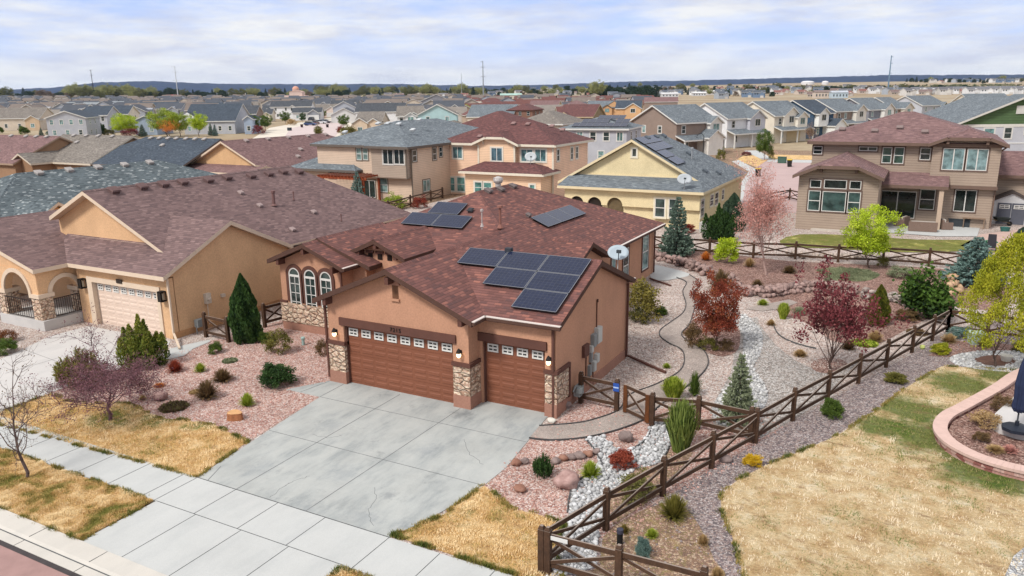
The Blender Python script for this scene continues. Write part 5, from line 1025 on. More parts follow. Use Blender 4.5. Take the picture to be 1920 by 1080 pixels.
bh('white two storey house with dark roof and blank side gable near the cul de sac', 545, 200, 74, 2, 34, 12, 'side', 'd', 'white', fg=((.1, 3.2, 5.2, 0, 1.),), side='l', wins=4)
bh('house with low dark roof and a grey shingled garage gable at the cul de sac', 575, 211, 52, 1, 34, 9, 'side', 'd', 'white', fg=((.5, 5, 3.0, 0, 2.),), garage=.5, side='', gable=S(150, 152, 158, .9), ze=3.4)
bh('house with small dark roof and cream gables left of the cul de sac', 512, 207, 40, 1, 34, 11, 'side', 'd', 'cream', fg=((-.5, 4, 3.2, 0, 1.2), (.6, 3.4, 3.2, 0, 1.2)), side='', gable=S(234, 222, 196, .9), ze=3.6)
bh('low dark roofed cottage with two tiny cream gables', 492, 214, 32, 1, 34, 9, 'side', 'd', 'cream', fg=((-.5, 3, 3., 0, 1.), (.5, 3, 3., 0, 1.)), side='', gable=S(238, 226, 200, .9), ze=3.2)
bh('tan roofed house with pinkish white garage gable behind the cul de sac', 615, 206, 46, 1, 34, 12, 'side', 't', 'pinkw', fg=((.3, 6, 3.4, 0, 1.5),), garage=.3, side='', gable=S(232, 214, 204, .9), ze=3.6)
bh('tan roofed house with two beige stone gables right of the cul de sac', 646, 205, 40, 1, 34, 12, 'side', 't', 'beige', fg=((-.45, 3.6, 3.6, 0, 1.2), (.55, 4, 3.4, 0, 1.2)), side='', gable=S(216, 194, 158, .9), ze=3.8)
bh('dark roofed grey house with white end gable behind the beige stone gables', 646, 197, 50, 2, 34, 12, 'side', 'd', 'grey', fg=((.8, 4.5, 5.0, 0, .6),), side='', ze=5.0)
bh('small house with dark roof alone in the dry field', 660, 186, 30, 1, 34, 12, 'side', 'd', 'white', side='', ze=4)
bh('long house with broad black roof over a plain white wall', 712, 209.5, 90, 1, 30, 13, 'side', 'd', 'white', side='', wins=1, ze=4.6, pitch=.45)
bh('beige house with small stone gable at the foot of the long white wall', 690, 229, 46, 1, 26, 12, 'side', 't', 'beige', fg=((-.6, 4, 3.4, 0, 1.2), (.5, 3.6, 3.4, 0, .8)), side='', gable=S(220, 198, 172, .9), ze=3.6)
bh('brown roofed house with tan gable right of the black roof', 775, 197, 50, 1, 34, 13, 'front', 'b', 'beige', side='r', ze=4.4)
bh('grey two storey house with black inset gable and white wing', 818, 191, 66, 2, 34, 14, 'front', 'n', 'dgrey', side='r', wins=3, pitch=.4)
bh('white two storey house with dark porch near the tall pole', 862, 190, 24, 2, 34, 10, 'hip', 'd', 'white', side='', wins=3)
bh('pale teal two storey house with white gable trim above the grey hip roof', 820, 215, 72, 2, 30, 12, 'front', 't', 'teal', side='', wins=2, pitch=.5)
bh('house with brown grey roof and small white timbered gable left of the teal house', 768, 218, 46, 2, 32, 12, 'side', 't', 'white', fg=((.1, 3, 5.0, 0, 1.), (.35, 1.2, 5.6, 3, .3)), side='', ze=5.0)
bh('small dark grey gabled house right of the teal house', 841, 233, 22, 1, 20, 8, 'front', 't', 'dgrey', side='', wins=1, ze=3.4)
bh('house with wide blue grey roof behind the brown hip roof', 918, 219, 84, 1, 16, 14, 'side', 'g', 'beige', side='', ze=3.6, pitch=.5)
bh('dark brown two storey house with brown hip roof left of the peach house', 905, 240, 118, 2, 4, 13, 'hip', 'b', 'brown', trim=S(96, 66, 58), side='r', wins=4)
bh('brown hip roofed house with tall windows beneath the metal pole', 918, 190, 40, 2, 10, 10, 'hip', 'b', 'brown', trim=S(110, 70, 60), side='', ze=5.0)
bh('broad brown hip roof in front of the tall windows house', 922, 200, 60, 1, 10, 12, 'hip', 'b', 'brown', trim=S(110, 70, 60), side='', ze=4.4)
bh('dark brown house with low hip roof behind the peach house', 975, 206, 46, 2, 10, 12, 'hip', 'b', 'brown', trim=S(96, 60, 54), side='r')
bh('tan house with mauve brown roof and small eyebrow dormer', 1018, 200, 52, 1, 14, 12, 'side', 'm', 'tan', fg=((-.1, 3, 4.2, 0, .8),), side='', gable=S(214, 184, 150, .9), ze=4.6)
bh('tan house with brown hip roof and a double front gable', 1076, 202, 60, 2, 14, 12, 'hip', 'm', 'tan', fg=((.1, 4, 4.4, 0, .9), (-.3, 4, 5., 0, .4)), side='', gable=S(214, 176, 132, .9), ze=5.0)
bh('house with pale taupe hip roof above the peach house', 1008, 232, 88, 1, 2, 13, 'hip', 't', 'beige', side='', ze=5.2)
bh('house with dark brown roof and an olive gable', 1078, 219, 62, 1, 8, 13, 'side', 'b', 'olive', fg=((-.6, 5, 4.4, 0, .6),), trim=S(200, 180, 150), side='', gable=S(132, 110, 76, .9), ze=5.0)
bh('orange tan house with grey green roof and arched porch gable', 1130, 202, 56, 1, 16, 12, 'side', 'g', 'orange', fg=((.3, 4, 4.4, 0, 1.), (.75, 6, 5.2, 0, -.5)), trim=S(110, 100, 90), side='', gable=S(212, 168, 124, .86), ze=4.6)
HS = bh('orange house with dark solar roof left of the street row', 1178, 203, 44, 1, 16, 12, 'side', 'n', 'orange', fg=((.4, 5.5, 5.0, 0, 1.),), side='', gable=S(216, 174, 130, .88), ze=5.0)
bh('brown roofed low house far behind the street row', 1240, 191, 60, 1, 20, 12, 'side', 'm', 'taupe', side='', ze=4.6)
# grey roofs at the back of the left side
for lab, cx, py, wp, ro_, wl, fgs in (
    ('grey roofed house at the far left edge of the back row', 14, 197, 44, 'l', 'cream', ()), ('grey house with pale roof, second from the left in the back row', 60, 197, 50, 'l', 'white', ((-.4, 6, 4.4, 0, .5),)),
    ('pale roofed house with white peak in the back row left of the dark pole', 104, 199, 56, 'l', 'white', ((-.55, 6, 4.6, 0, .6),)), ('pale roofed house with white peak just left of the dark pole', 143, 203, 40, 'l', 'white', ((-.6, 5, 4.6, 0, .6),)),
    ('wide pale grey roof right of the dark pole', 188, 199, 66, 'l', 'grey', ()), ('pale grey house with white gable right of the wide pale roof', 232, 196, 46, 'l', 'white', ((-.1, 6, 4.8, 0, .6),)),
    ('black roofed house with a bright white gable', 296, 200, 66, 'n', 'grey', ((.55, 7, 4.4, 0, .6),)), ('brown and grey roofed house below the pale pole', 342, 205, 50, 'm', 'beige', ()),
    ('black roofed house with two white gables in mid field', 386, 202, 54, 'n', 'white', ((-.6, 6, 4.4, 0, .8), (.7, 5, 4.4, 0, .8))), ('tan gabled house with grey roof by the dry field', 455, 200, 50, 't', 'beige', ((-.5, 7, 4.6, 0, .8),))):
    bh(lab, cx, py, wp, 1, 36, 13, 'side', ro_, wl, fg=fgs, side='', ze=4.6, wins=3, gable=WALLS[wl])
# ---------------------------------------------------------------- plants
def qmesh(name, V, Fq, tint, mat, smooth=False):
    me = bpy.data.meshes.new(name); nv = len(V); nf = len(Fq); k = Fq.shape[1]
    me.vertices.add(nv); me.vertices.foreach_set('co', V.astype(np.float32).ravel())
    me.loops.add(nf*k); me.loops.foreach_set('vertex_index', Fq.astype(np.int32).ravel())
    me.polygons.add(nf); me.polygons.foreach_set('loop_start', np.arange(0, nf*k, k, dtype=np.int32)); me.polygons.foreach_set('loop_total', np.full(nf, k, dtype=np.int32))
    me.update(calc_edges=True); me.validate()
    a = me.attributes.new('tint', 'FLOAT', 'POINT'); a.data.foreach_set('value', tint.astype(np.float32)); me.materials.append(mat)
    if smooth: me.polygons.foreach_set('use_smooth', [True]*nf)
    return me
def leaves(C, D, ln, wd, R):
    """one diamond leaf per centre; D rough direction, ln/wd arrays"""
    n = len(C); D = D/(np.linalg.norm(D, axis=1, keepdims=True)+1e-9); t = R.normal(size=(n, 3)); s = np.cross(D, t); s /= np.linalg.norm(s, axis=1, keepdims=True)+1e-9
    ln = np.broadcast_to(np.asarray(ln, float), (n,))[:, None]; wd = np.broadcast_to(np.asarray(wd, float), (n,))[:, None]
    V = np.stack([C-D*ln*.5, C+s*wd*.5, C+D*ln*.5, C-s*wd*.5], 1).reshape(-1, 3); Fq = np.arange(4*n).reshape(-1, 4); return V, Fq
def cloud(R, centers, radii, per, ln, wd, up=.3, squash=.8, clumpvar=.55):
    V = []; T = []
    K = len(centers); N_ = K*per; idx = np.repeat(np.arange(K), per)
    d = R.normal(size=(N_, 3)); d /= np.linalg.norm(d, axis=1, keepdims=True); rr = R.random(N_)**.45
    C = centers[idx]+d*rr[:, None]*radii[idx][:, None]*np.array([1, 1, squash])
    D = d+R.normal(size=(N_, 3))*.7+np.array([0, 0, up]); ct = R.random(K)
    tint = np.clip(ct[idx]*clumpvar+R.random(N_)*(1-clumpvar), 0, 1)
    V, Fq = leaves(C, D, ln*(.7+.6*R.random(N_)), wd*(.7+.6*R.random(N_)), R); return V, Fq, np.repeat(tint, 4)
def ball_pts(R, n, r, hol=.55):
    d = R.normal(size=(n, 3)); d /= np.linalg.norm(d, axis=1, keepdims=True); return d*(hol+(1-hol)*R.random(n))[:, None]**1*np.array(r)
BARK = plain(S(112, 92, 82), .25, 12); BARKD = plain(S(84, 66, 60), .25, 12)
def limbs(R, h, tr, n, spread, lean=0., start=.25, sub=3, subl=.45, curve=.25, r0=None, tw=0, up=.9):
    """trunk, limbs, twigs; returns MB and tips"""
    mb = MB(); tips = []; r0 = r0 or h*.018; p = Vector((0, 0, -.05)); pts = [p.copy()]
    for i in range(6): p = p+Vector((R.normal()*.02*h+lean*h/6, R.normal()*.02*h, h*tr/6)); pts.append(p.copy())
    for i in range(6): mb.tube(pts[i], pts[i+1], r0*(1-.1*i), r0*(1-.1*(i+1)), 7, cap=False)
    def grow(p, d, L, r, lv):
        seg = 4; q = p
        for i in range(seg):
            d = (d+Vector(R.normal(size=3))*curve*.5+Vector((0, 0, .10*up))).normalized(); q2 = q+d*L/seg; mb.tube(q, q2, r*(1-.18*i), r*(1-.18*(i+1)), 5 if r > .012 else 3, cap=False)
            if lv > 0 and i >= 1:
                for k in range(sub if i < seg-1 else sub-1):
                    a = Vector(R.normal(size=3)); a = (a-d*a.dot(d)).normalized(); grow(q2, (d*.75+a*.8).normalized(), L*subl*(.7+.6*R.random()), r*.5, lv-1)
            q = q2
        tips.append(np.array(q))
    for k in range(n):
        t = start+(1-start)*k/max(1, n-1); i = min(5, int(t*6)); b = pts[i].lerp(pts[i+1], t*6-i) if i < 6 else pts[6]
        a = 2*math.pi*(k*.382+R.random()*.1); e = math.radians(35+25*t)*up; L = spread*(1-.45*t)*(.8+.4*R.random())
        grow(b, Vector((math.cos(a)*math.cos(e), math.sin(a)*math.cos(e), math.sin(e))), L, r0*.45*(1-.4*t), tw)
    grow(pts[6], Vector((0, 0, 1)), h*(1-tr)*.8, r0*.4, tw)
    return mb, np.array(tips)
PL = {}
def put(proto, name, loc, sx, sz, label, cat, group=None, rz=None):
    """proto: list of (part name, mesh, material) sharing mesh data; thing = empty + parts, or a single mesh"""
    rz = random.uniform(0, 6.28) if rz is None else rz
    if len(proto) == 1:
        o = link(name, proto[0][1]); 
    else:
        o = bpy.data.objects.new(name, None); COL.objects.link(o)
        for pn, me in proto: link(pn, me, o)
    o.location = loc; o.scale = (sx, sx, sz); o.rotation_euler = (0, 0, rz); return tag(o, label, cat, group)
def proto(kind, cols, seed=0):
    """unit plant: height 1, width 1"""
    key = (kind, cols, seed)
    if key in PL: return PL[key]
    R = np.random.default_rng(100+seed*7+len(kind)*13); mat = leaf(*cols); out = []
    if kind in ('mound', 'dense', 'loose'):
        n = {'mound': 60, 'dense': 90, 'loose': 46}[kind]; c = ball_pts(R, n, (.40, .40, .42), .6); c[:, 2] = np.abs(c[:, 2])*1.0+.45-.42*R.random(n)*.9; c[:, 2] = np.clip(c[:, 2], .06, .92)
        V, Fq, T = cloud(R, c, np.full(n, .13), 90 if kind != 'loose' else 60, .05, .03, .5)
        out = [('foliage', qmesh('foliage', V, Fq, T, mat))]
    elif kind == 'pine':     # upright candles, mugo or pinyon
        V = []; Fq = []; T = []; n = 170; c = ball_pts(R, n, (.42, .42, .45), .4); c[:, 2] = np.abs(c[:, 2])*1.1+.3*R.random(n); rad = np.hypot(c[:, 0], c[:, 1]); c[:, 2] *= (1.05-.5*rad)
        per = 40; idx = np.repeat(np.arange(n), per); ax = np.stack([c[:, 0]*.8, c[:, 1]*.8, np.full(n, .75)], 1); ax /= np.linalg.norm(ax, axis=1, keepdims=True)
        t = R.random(n*per); C = c[idx]+ax[idx]*(t*.2-.06)[:, None]; D = ax[idx]*.75+R.normal(size=(n*per, 3))*.55; C = C+D*.025
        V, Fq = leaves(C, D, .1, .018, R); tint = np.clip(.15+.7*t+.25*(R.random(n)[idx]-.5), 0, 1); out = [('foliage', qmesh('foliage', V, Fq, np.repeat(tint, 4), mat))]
    elif kind in ('spruce', 'fir'):
        C = []; D = []; T = []
        lv = 17
        for i in range(lv):
            z = .04+.93*i/lv; r = .5*(1-z)**.8*(.9+.2*R.random()); nb = int(7+9*(1-z))
            for k in range(nb):
                a = 2*math.pi*(k+R.random()*.7)/nb+i; rr = r*(.75+.4*R.random()); m = int(10+46*rr/.5); t = np.sqrt(R.random(m)); dr = -.10*rr if kind == 'spruce' else .12*rr
                w = (R.random(m)-.5)*.26*rr*(1.15-t); x = t*rr; zz = z+dr*t*1.0+.05*t*t*rr*3+(R.random(m)-.5)*.022
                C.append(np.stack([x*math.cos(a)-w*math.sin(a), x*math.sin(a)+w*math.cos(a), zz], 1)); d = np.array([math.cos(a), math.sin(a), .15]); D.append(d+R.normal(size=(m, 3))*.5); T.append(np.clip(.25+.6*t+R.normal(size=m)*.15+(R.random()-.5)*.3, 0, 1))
        C = np.concatenate(C); D = np.concatenate(D); T = np.concatenate(T); V, Fq = leaves(C, D, .075, .026, R)
        tb = MB(); tb.tube((0, 0, -.03), (0, 0, .95), .022, .004, 6); out = [('foliage', qmesh('foliage', V, Fq, np.repeat(T, 4), mat)), ('trunk', tb.build('trunk_proto', BARK))]
    elif kind == 'column':   # narrow arborvitae / juniper
        n = 9000; z = R.random(n)**.85; prof = np.interp(z, [0, .08, .3, .55, .8, 1], [.34, .46, .5, .42, .24, .02]); a = R.random(n)*6.28; lump = 1+.14*np.sin(a*5+z*9)+.1*np.sin(a*3-z*17); rr = prof*lump*(.72+.3*R.random(n))
        C = np.stack([rr*np.cos(a), rr*np.sin(a), z*.97+.01], 1); D = np.stack([np.cos(a)*.5, np.sin(a)*.5, np.full(n, .9)], 1)+R.normal(size=(n, 3))*.35; V, Fq = leaves(C, D, .055, .075, R); tint = np.clip(.5+.3*np.sin(a*5+z*9)+R.normal(size=n)*.25, 0, 1); out = [('foliage', qmesh('foliage', V, Fq, np.repeat(tint, 4), mat))]
    elif kind in ('tuft', 'broom', 'spiky', 'mat'):
        n = {'tuft': 900, 'broom': 2600, 'spiky': 500, 'mat': 1500}[kind]
        a = R.random(n)*6.28; e = {'tuft': .25+1.25*R.random(n)**.7, 'broom': .75+.75*R.random(n)**.6, 'spiky': .25+1.2*R.random(n), 'mat': .1+1.2*R.random(n)}[kind]; L = (.55+.45*R.random(n))*{'tuft': 1, 'broom': 1., 'spiky': 1., 'mat': .5}[kind]
        b = {'tuft': .08, 'broom': .2, 'spiky': .05, 'mat': .42}[kind]; br = b*np.sqrt(R.random(n)); ba = R.random(n)*6.28; B = np.stack([br*np.cos(ba), br*np.sin(ba), np.zeros(n)], 1)
        d = np.stack([np.cos(a)*np.cos(e)*(.62 if kind != 'mat' else .3), np.sin(a)*np.cos(e)*(.62 if kind != 'mat' else .3), np.sin(e)], 1); P1 = B+d*L[:, None]*.6; P2 = B+d*L[:, None]; P2[:, 2] -= L*np.cos(e)*.12; w = {'tuft': .016, 'broom': .022, 'spiky': .022, 'mat': .05}[kind]
        s = np.stack([-np.sin(a), np.cos(a), np.zeros(n)], 1)*w; V = np.concatenate([np.stack([B-s, B+s, P1+s*.9, P1-s*.9], 1).reshape(-1, 3), np.stack([P1-s*.9, P1+s*.9, P2+s*.25, P2-s*.25], 1).reshape(-1, 3)]); Fq = np.arange(len(V)).reshape(-1, 4); t = R.random(n); out = [('foliage', qmesh('foliage', V, Fq, np.concatenate([np.repeat(t*.7, 4), np.repeat(np.clip(t*.7+.3, 0, 1), 4)]), mat))]
        if kind in ('broom', 'spiky', 'mat'):
            m = 700; k = R.integers(0, n, m); t = R.random(m)[:, None]; C = P1[k]*(1-t)+P2[k]*t; V2, F2 = leaves(C, d[k]+R.normal(size=(m, 3))*.5, .07, .03, R); V = np.concatenate([V, V2]); out = [('foliage', qmesh('foliage', V, np.arange(len(V)).reshape(-1, 4), np.concatenate([np.repeat(R.random(2*n), 4), np.repeat(.4+.6*R.random(m), 4)]), mat))]
    elif kind in ('tree', 'airy', 'upright'):
        sp = {'tree': .42, 'airy': .42, 'upright': .34}[kind]; mb, tips = limbs(R, 1., .34 if kind != 'upright' else .5, 9, sp, sub=2, tw=1, start=.45, curve=.5, r0=.016)
        K = len(tips); ex = tips[R.integers(0, K, K//2)]+R.normal(size=(K//2, 3))*.07; el = ball_pts(R, 80, (.41, .41, .34), .35)+np.array([0, 0, .64]); c = np.concatenate([tips, ex]); e_ = (c-np.array([0, 0, .64]))/np.array([.44, .44, .36]); c = np.concatenate([c[(e_**2).sum(1) < 1.15], el])
        per = {'tree': 95, 'airy': 15, 'upright': 40}[kind]; V, Fq, T = cloud(R, c, np.full(len(c), .078), per, .023, .016, .3, 1., .55)
        out = [('crown', qmesh('crown', V, Fq, T, mat)), ('trunk', mb.build('trunk_proto', BARK if kind != 'upright' else BARK))]
    elif kind == 'big':     # dense young shade tree, broad at the base
        mb, tips = limbs(R, 1., .3, 11, .42, sub=2, tw=1, start=.4, curve=.45, r0=.016); n = 230; z = R.random(n)**.8; rr = np.interp(z, [0, .15, .4, .75, 1], [.36, .47, .46, .3, .06])*(.35+.65*R.random(n)**.5)*(1+.12*np.sin(z*23)); a = R.random(n)*6.28; c = np.stack([rr*np.cos(a), rr*np.sin(a), .2+.78*z], 1)
        V, Fq, T = cloud(R, c, np.full(n, .07), 110, .018, .014, .3, 1., .6); out = [('crown', qmesh('crown', V, Fq, T, mat)), ('trunk', mb.build('trunk_proto', BARK))]
    elif kind == 'juniper':   # a clump of upright sprays of different height
        Vs = []; Ts = []
        for i in range(13):
            n = 900; a0 = i*2.4; r0_ = .34*math.sqrt(i/13); hh = (1-.9*r0_)*(.75+.3*R.random()); z = R.random(n)**.8; rr = np.interp(z, [0, .3, .7, 1], [.13, .19, .11, .01])*(.5+.5*R.random(n)); a = R.random(n)*6.28; lx = r0_*(1+.35*z)
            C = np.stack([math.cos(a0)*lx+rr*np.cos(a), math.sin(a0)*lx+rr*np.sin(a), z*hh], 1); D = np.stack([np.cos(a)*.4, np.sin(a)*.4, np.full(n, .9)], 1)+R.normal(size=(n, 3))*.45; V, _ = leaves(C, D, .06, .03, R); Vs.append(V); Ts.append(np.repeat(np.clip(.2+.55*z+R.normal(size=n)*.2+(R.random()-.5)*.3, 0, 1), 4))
        V = np.concatenate(Vs); out = [('foliage', qmesh('foliage', V, np.arange(len(V)).reshape(-1, 4), np.concatenate(Ts), mat))]
    elif kind in ('haze', 'sparse'):
        mb, tips = limbs(R, 1., .36 if kind == 'haze' else .55, 15 if kind == 'haze' else 11, .5 if kind == 'haze' else .4, sub=4 if kind == 'haze' else 2, tw=2, start=.5 if kind == 'haze' else .35, curve=.4, r0=.015, up=.55 if kind == 'haze' else .8, subl=.5)
        out = [('trunk', mb.build('trunk_proto', plain(S(112, 82, 88) if kind == 'haze' else S(104, 88, 84), .2, 10)))]; V, Fq, T = cloud(R, tips, np.full(len(tips), .03), 5 if kind == 'haze' else 1, .013, .008, .6, 1, .4); out.append(('crown', qmesh('crown', V, Fq, T, mat)))
    elif kind == 'vase':   # multi-stem ascending plum
        mb, tips = limbs(R, 1., .22, 13, .62, sub=3, tw=1, start=.5, curve=.28, r0=.014, up=1.2)
        c = np.concatenate([tips, tips+R.normal(size=tips.shape)*.04]); V, Fq, T = cloud(R, c, np.full(len(c), .05), 20, .026, .017, .6, 1.3, .4); out = [('crown', qmesh('crown', V, Fq, T, mat)), ('trunk', mb.build('trunk_proto', BARKD))]
    elif kind in ('bare', 'bud'):
        mb, tips = limbs(R, 1., .42, 12, .46, sub=4 if kind == 'bud' else 3, tw=2, start=.42, curve=.45, r0=.013, up=.75 if kind == 'bare' else 1., subl=.5)
        tw = plain(S(120, 92, 92), .2, 10) if kind == 'bare' else plain(S(190, 160, 150), .15, 10); out = [('trunk', mb.build('trunk_proto', tw))]
        V, Fq, T = cloud(R, tips, np.full(len(tips), .035), 6 if kind == 'bud' else 2, .014, .009, .6, 1, .4); out.append(('crown', qmesh('crown', V, Fq, T, mat)))
    elif kind == 'weep':
        mb, tips = limbs(R, 1., .5, 9, .34, sub=2, tw=1, start=.5, curve=.5, r0=.02); c = tips[tips[:, 2] > .3]; n = len(c); per = 60; idx = np.repeat(np.arange(n), per); t = R.random(n*per)
        C = c[idx]+R.normal(size=(n*per, 3))*.045; C[:, 2] -= t*.3; C[:, 2] = np.maximum(C[:, 2], .04); D = np.stack([R.normal(size=n*per)*.4, R.normal(size=n*per)*.4, np.full(n*per, -1.)], 1); V, Fq = leaves(C, D, .06, .03, R); out = [('crown', qmesh('crown', V, Fq, np.repeat(np.clip(1-t+R.normal(size=n*per)*.2, 0, 1), 4), mat)), ('trunk', mb.build('trunk_proto', BARKD))]
    for o in [o for o in SC.objects if o.name.startswith('trunk_proto')]: me = o.data; bpy.data.objects.remove(o); me.name = 'trunk'
    if kind in ('tree', 'airy', 'upright', 'vase', 'bare', 'bud', 'weep', 'big', 'haze', 'sparse'):      # fit the whole plant into a unit box
        n = len(out[0][1].vertices); co = np.concatenate([np.array([v.co for v in m_.vertices]) for _, m_ in out]); big = [(n_, m_) for n_, m_ in out if n_ == 'crown'][0][1] if kind not in ('bare', 'bud', 'haze', 'sparse') else [(n_, m_) for n_, m_ in out if n_ == 'trunk'][0][1]
        cb = np.array([v.co for v in big.vertices]); c0 = np.percentile(cb, 1.5, 0); c1 = np.percentile(cb, 98.5, 0); wd_ = max(c1[0]-c0[0], c1[1]-c0[1]); zt = c1[2]
        for _, m_ in out: m_.transform(Matrix.Diagonal((1/wd_, 1/wd_, 1/zt, 1)))
    PL[key] = out; return out
# MB.build returns an object; keep the mesh only
_b = MB.build
def _build(s, name, *a, **k):
    o = _b(s, name, *a, **k)
    if name == 'trunk_proto': me = o.data; bpy.data.objects.remove(o); me.name = 'trunk'; return me
    return o
MB.build = _build
C_DG = (SL(30, 52, 28), SL(70, 98, 48)); C_OL = (SL(74, 74, 34), SL(136, 130, 62)); C_YG = (SL(88, 108, 32), SL(150, 166, 54), SL(186, 194, 84)); C_LIME = (SL(120, 140, 30), SL(176, 196, 48), SL(206, 216, 80)); C_GOLD = (SL(108, 116, 28), SL(160, 162, 42), SL(196, 186, 62))
C_BS = (SL(74, 100, 92), SL(128, 154, 146)); C_RED = (SL(84, 40, 34), SL(134, 58, 46), SL(160, 84, 50)); C_MAR = (SL(74, 32, 40), SL(120, 58, 62), SL(150, 92, 90)); C_TAN = (SL(140, 112, 76), SL(196, 168, 120)); C_BR = (SL(82, 66, 46), SL(134, 108, 72)); C_RU = (SL(120, 52, 40), SL(166, 84, 62)); C_PK = (SL(176, 124, 116), SL(214, 160, 146)); C_PUR = (SL(96, 62, 72), SL(140, 100, 104)); C_YEL = (SL(176, 140, 20), SL(224, 190, 50)); C_GR = (SL(52, 74, 30), SL(104, 124, 52)); C_SG = (SL(104, 112, 84), SL(150, 156, 122)); C_PB = (SL(66, 84, 76), SL(112, 132, 116)); C_OR = (SL(180, 104, 40), SL(220, 146, 70))
def plant(kind, cols, bx, by, ty, wpx, label, cat='shrub', name=None, seed=0, group=None, hk=1., z=0.):
    b = onz(bx, by, z); h = max(.08, pxh(b, bx, ty))*hk; wd = wpx*mpp(b); name = name or {'spruce': 'spruce_tree', 'fir': 'pine_tree', 'tuft': 'grass_clump', 'tree': 'tree', 'airy': 'tree', 'upright': 'tree', 'bare': 'bare_tree', 'bud': 'bare_tree', 'vase': 'plum_tree', 'big': 'tree', 'weep': 'weeping_tree', 'column': 'arborvitae'}.get(kind, 'shrub')
    return put(proto(kind, cols, seed), name, b, wd, h, label, cat, group)
# front garden, left of the driveway
plant('column', C_DG, 463, 641, 511, 52, 'tall dark green columnar arborvitae against the tan house wall', 'evergreen')
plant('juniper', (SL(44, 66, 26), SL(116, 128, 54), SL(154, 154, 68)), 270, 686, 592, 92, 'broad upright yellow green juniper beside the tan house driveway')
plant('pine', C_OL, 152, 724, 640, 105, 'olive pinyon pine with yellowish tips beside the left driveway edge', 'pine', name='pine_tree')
plant('loose', C_OL, 524, 662, 606, 62, 'olive brown rounded shrub in front of the arched windows')
plant('dense', C_GR, 496, 643, 616, 28, 'small green shrub squeezed beside the columnar arborvitae')
plant('loose', C_BR, 606, 667, 628, 34, 'reddish brown shrub against the left garage pier')
plant('dense', C_DG, 520, 722, 672, 78, 'low dark green mugo pine in the pink gravel', 'pine')
plant('mound', C_GR, 404, 662, 636, 32, 'small grey green shrub beside the tan house walk')
plant('mat', C_SG, 431, 678, 666, 30, 'flat grey green cushion plant in pink gravel near the arborvitae', 'ground plant')
plant('tuft', C_YG, 376, 697, 679, 26, 'small bright green grass clump near the red grass', 'grass')
plant('tuft', C_RU, 329, 697, 673, 36, 'russet red grass clump right of the broad juniper', 'grass')
plant('spiky', C_BR, 389, 747, 708, 50, 'larger twiggy brown shrub in the middle of the pink gravel')
plant('spiky', C_BR, 418, 715, 688, 44, 'smaller twiggy brown shrub behind the larger brown one')
plant('mat', C_TAN, 367, 736, 727, 26, 'pale tan flattened plant in the pink gravel', 'ground plant')
plant('tuft', C_YG, 464, 761, 735, 34, 'green grass clump nearest the driveway edge', 'grass')
plant('mat', (S(104, 74, 66), S(126, 120, 70)), 326, 765, 748, 56, 'low maroon and green mat plant by the lawn edge', 'ground plant')
plant('tuft', C_TAN, 268, 750, 740, 18, 'tiny tan grass clump left of the pink boulder', 'grass')
plant('tuft', C_OR, 299, 725, 718, 24, 'tiny orange grass clump behind the pink boulder', 'grass')
plant('loose', (S(120, 70, 44), S(150, 100, 60)), 14, 640, 612, 50, 'rust tinted shrub beside the tan house porch railing')
plant('mound', C_GR, 10, 662, 630, 54, 'green shrub at the left edge in front of the porch')
# right of the driveway
plant('pine', C_DG, 1017, 893, 842, 48, 'dwarf dark green pine right of the driveway', 'pine')
plant('tuft', C_YG, 1107, 895, 862, 44, 'fine green grass clump beside the cobble stream', 'grass')
plant('mound', C_RU, 1167, 876, 836, 62, 'round red barberry mound on the cobbles')
plant('loose', (S(104, 104, 52), S(150, 148, 84)), 1192, 935, 874, 84, 'sparse olive shrub behind the front rail fence')
plant('broom', (SL(64, 84, 34), SL(140, 154, 78)), 1276, 846, 746, 72, 'tall upright green broom shrub inside the corner of the fence')
plant('broom', C_YG, 1262, 747, 706, 52, 'yellow green yucca like shrub behind the gate fence')
plant('spiky', C_GR, 1302, 742, 690, 30, 'thin young green shrub at the path edge')
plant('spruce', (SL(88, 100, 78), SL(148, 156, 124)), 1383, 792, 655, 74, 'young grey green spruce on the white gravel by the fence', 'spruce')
plant('tuft', (S(96, 98, 40), S(160, 150, 72)), 1263, 972, 924, 64, 'large green and straw grass clump outside the fence', 'grass')
plant('dense', C_BS, 1206, 1048, 996, 34, 'dwarf blue green spruce in the needle mulch bed', 'spruce', name='spruce_tree')
plant('tuft', C_YG, 1222, 1008, 990, 28, 'small yellow green grass behind the dwarf blue spruce', 'grass')
plant('mound', C_YEL, 1411, 873, 846, 40, 'small golden yellow shrub at the lawn edge')
plant('dense', C_GR, 1560, 784, 737, 46, 'round clipped green boxwood outside the fence')
plant('dense', C_OL, 1679, 717, 693, 46, 'low olive green shrub on the purple gravel')
plant('dense', C_GOLD, 1763, 663, 637, 40, 'golden green shrub near the pale utility box')
plant('tuft', C_TAN, 1779, 642, 624, 32, 'straw coloured grass behind the golden shrub', 'grass')
plant('loose', C_BS, 1800, 632, 608, 58, 'spreading blue grey juniper by the last fence post')
plant('tuft', C_TAN, 1846, 650, 630, 32, 'tan grass clump right of the pale utility box', 'grass')
plant('mound', C_OL, 1914, 660, 637, 36, 'olive shrub at the right edge behind the white gravel ring')
plant('tuft', C_TAN, 1318, 1022, 1000, 26, 'straw tuft on the edge of the needle mulch bed', 'grass')
plant('tuft', C_TAN, 1345, 1084, 1062, 30, 'straw tuft at the bottom picture edge', 'grass')
plant('tuft', (S(120, 110, 50), S(170, 150, 80)), 1170, 1000, 982, 24, 'tan green tuft beside the black path light', 'grass')
plant('big', C_GOLD, 1869, 690, 446, 124, 'yellow green young tree in the white gravel ring', 'tree', seed=3)
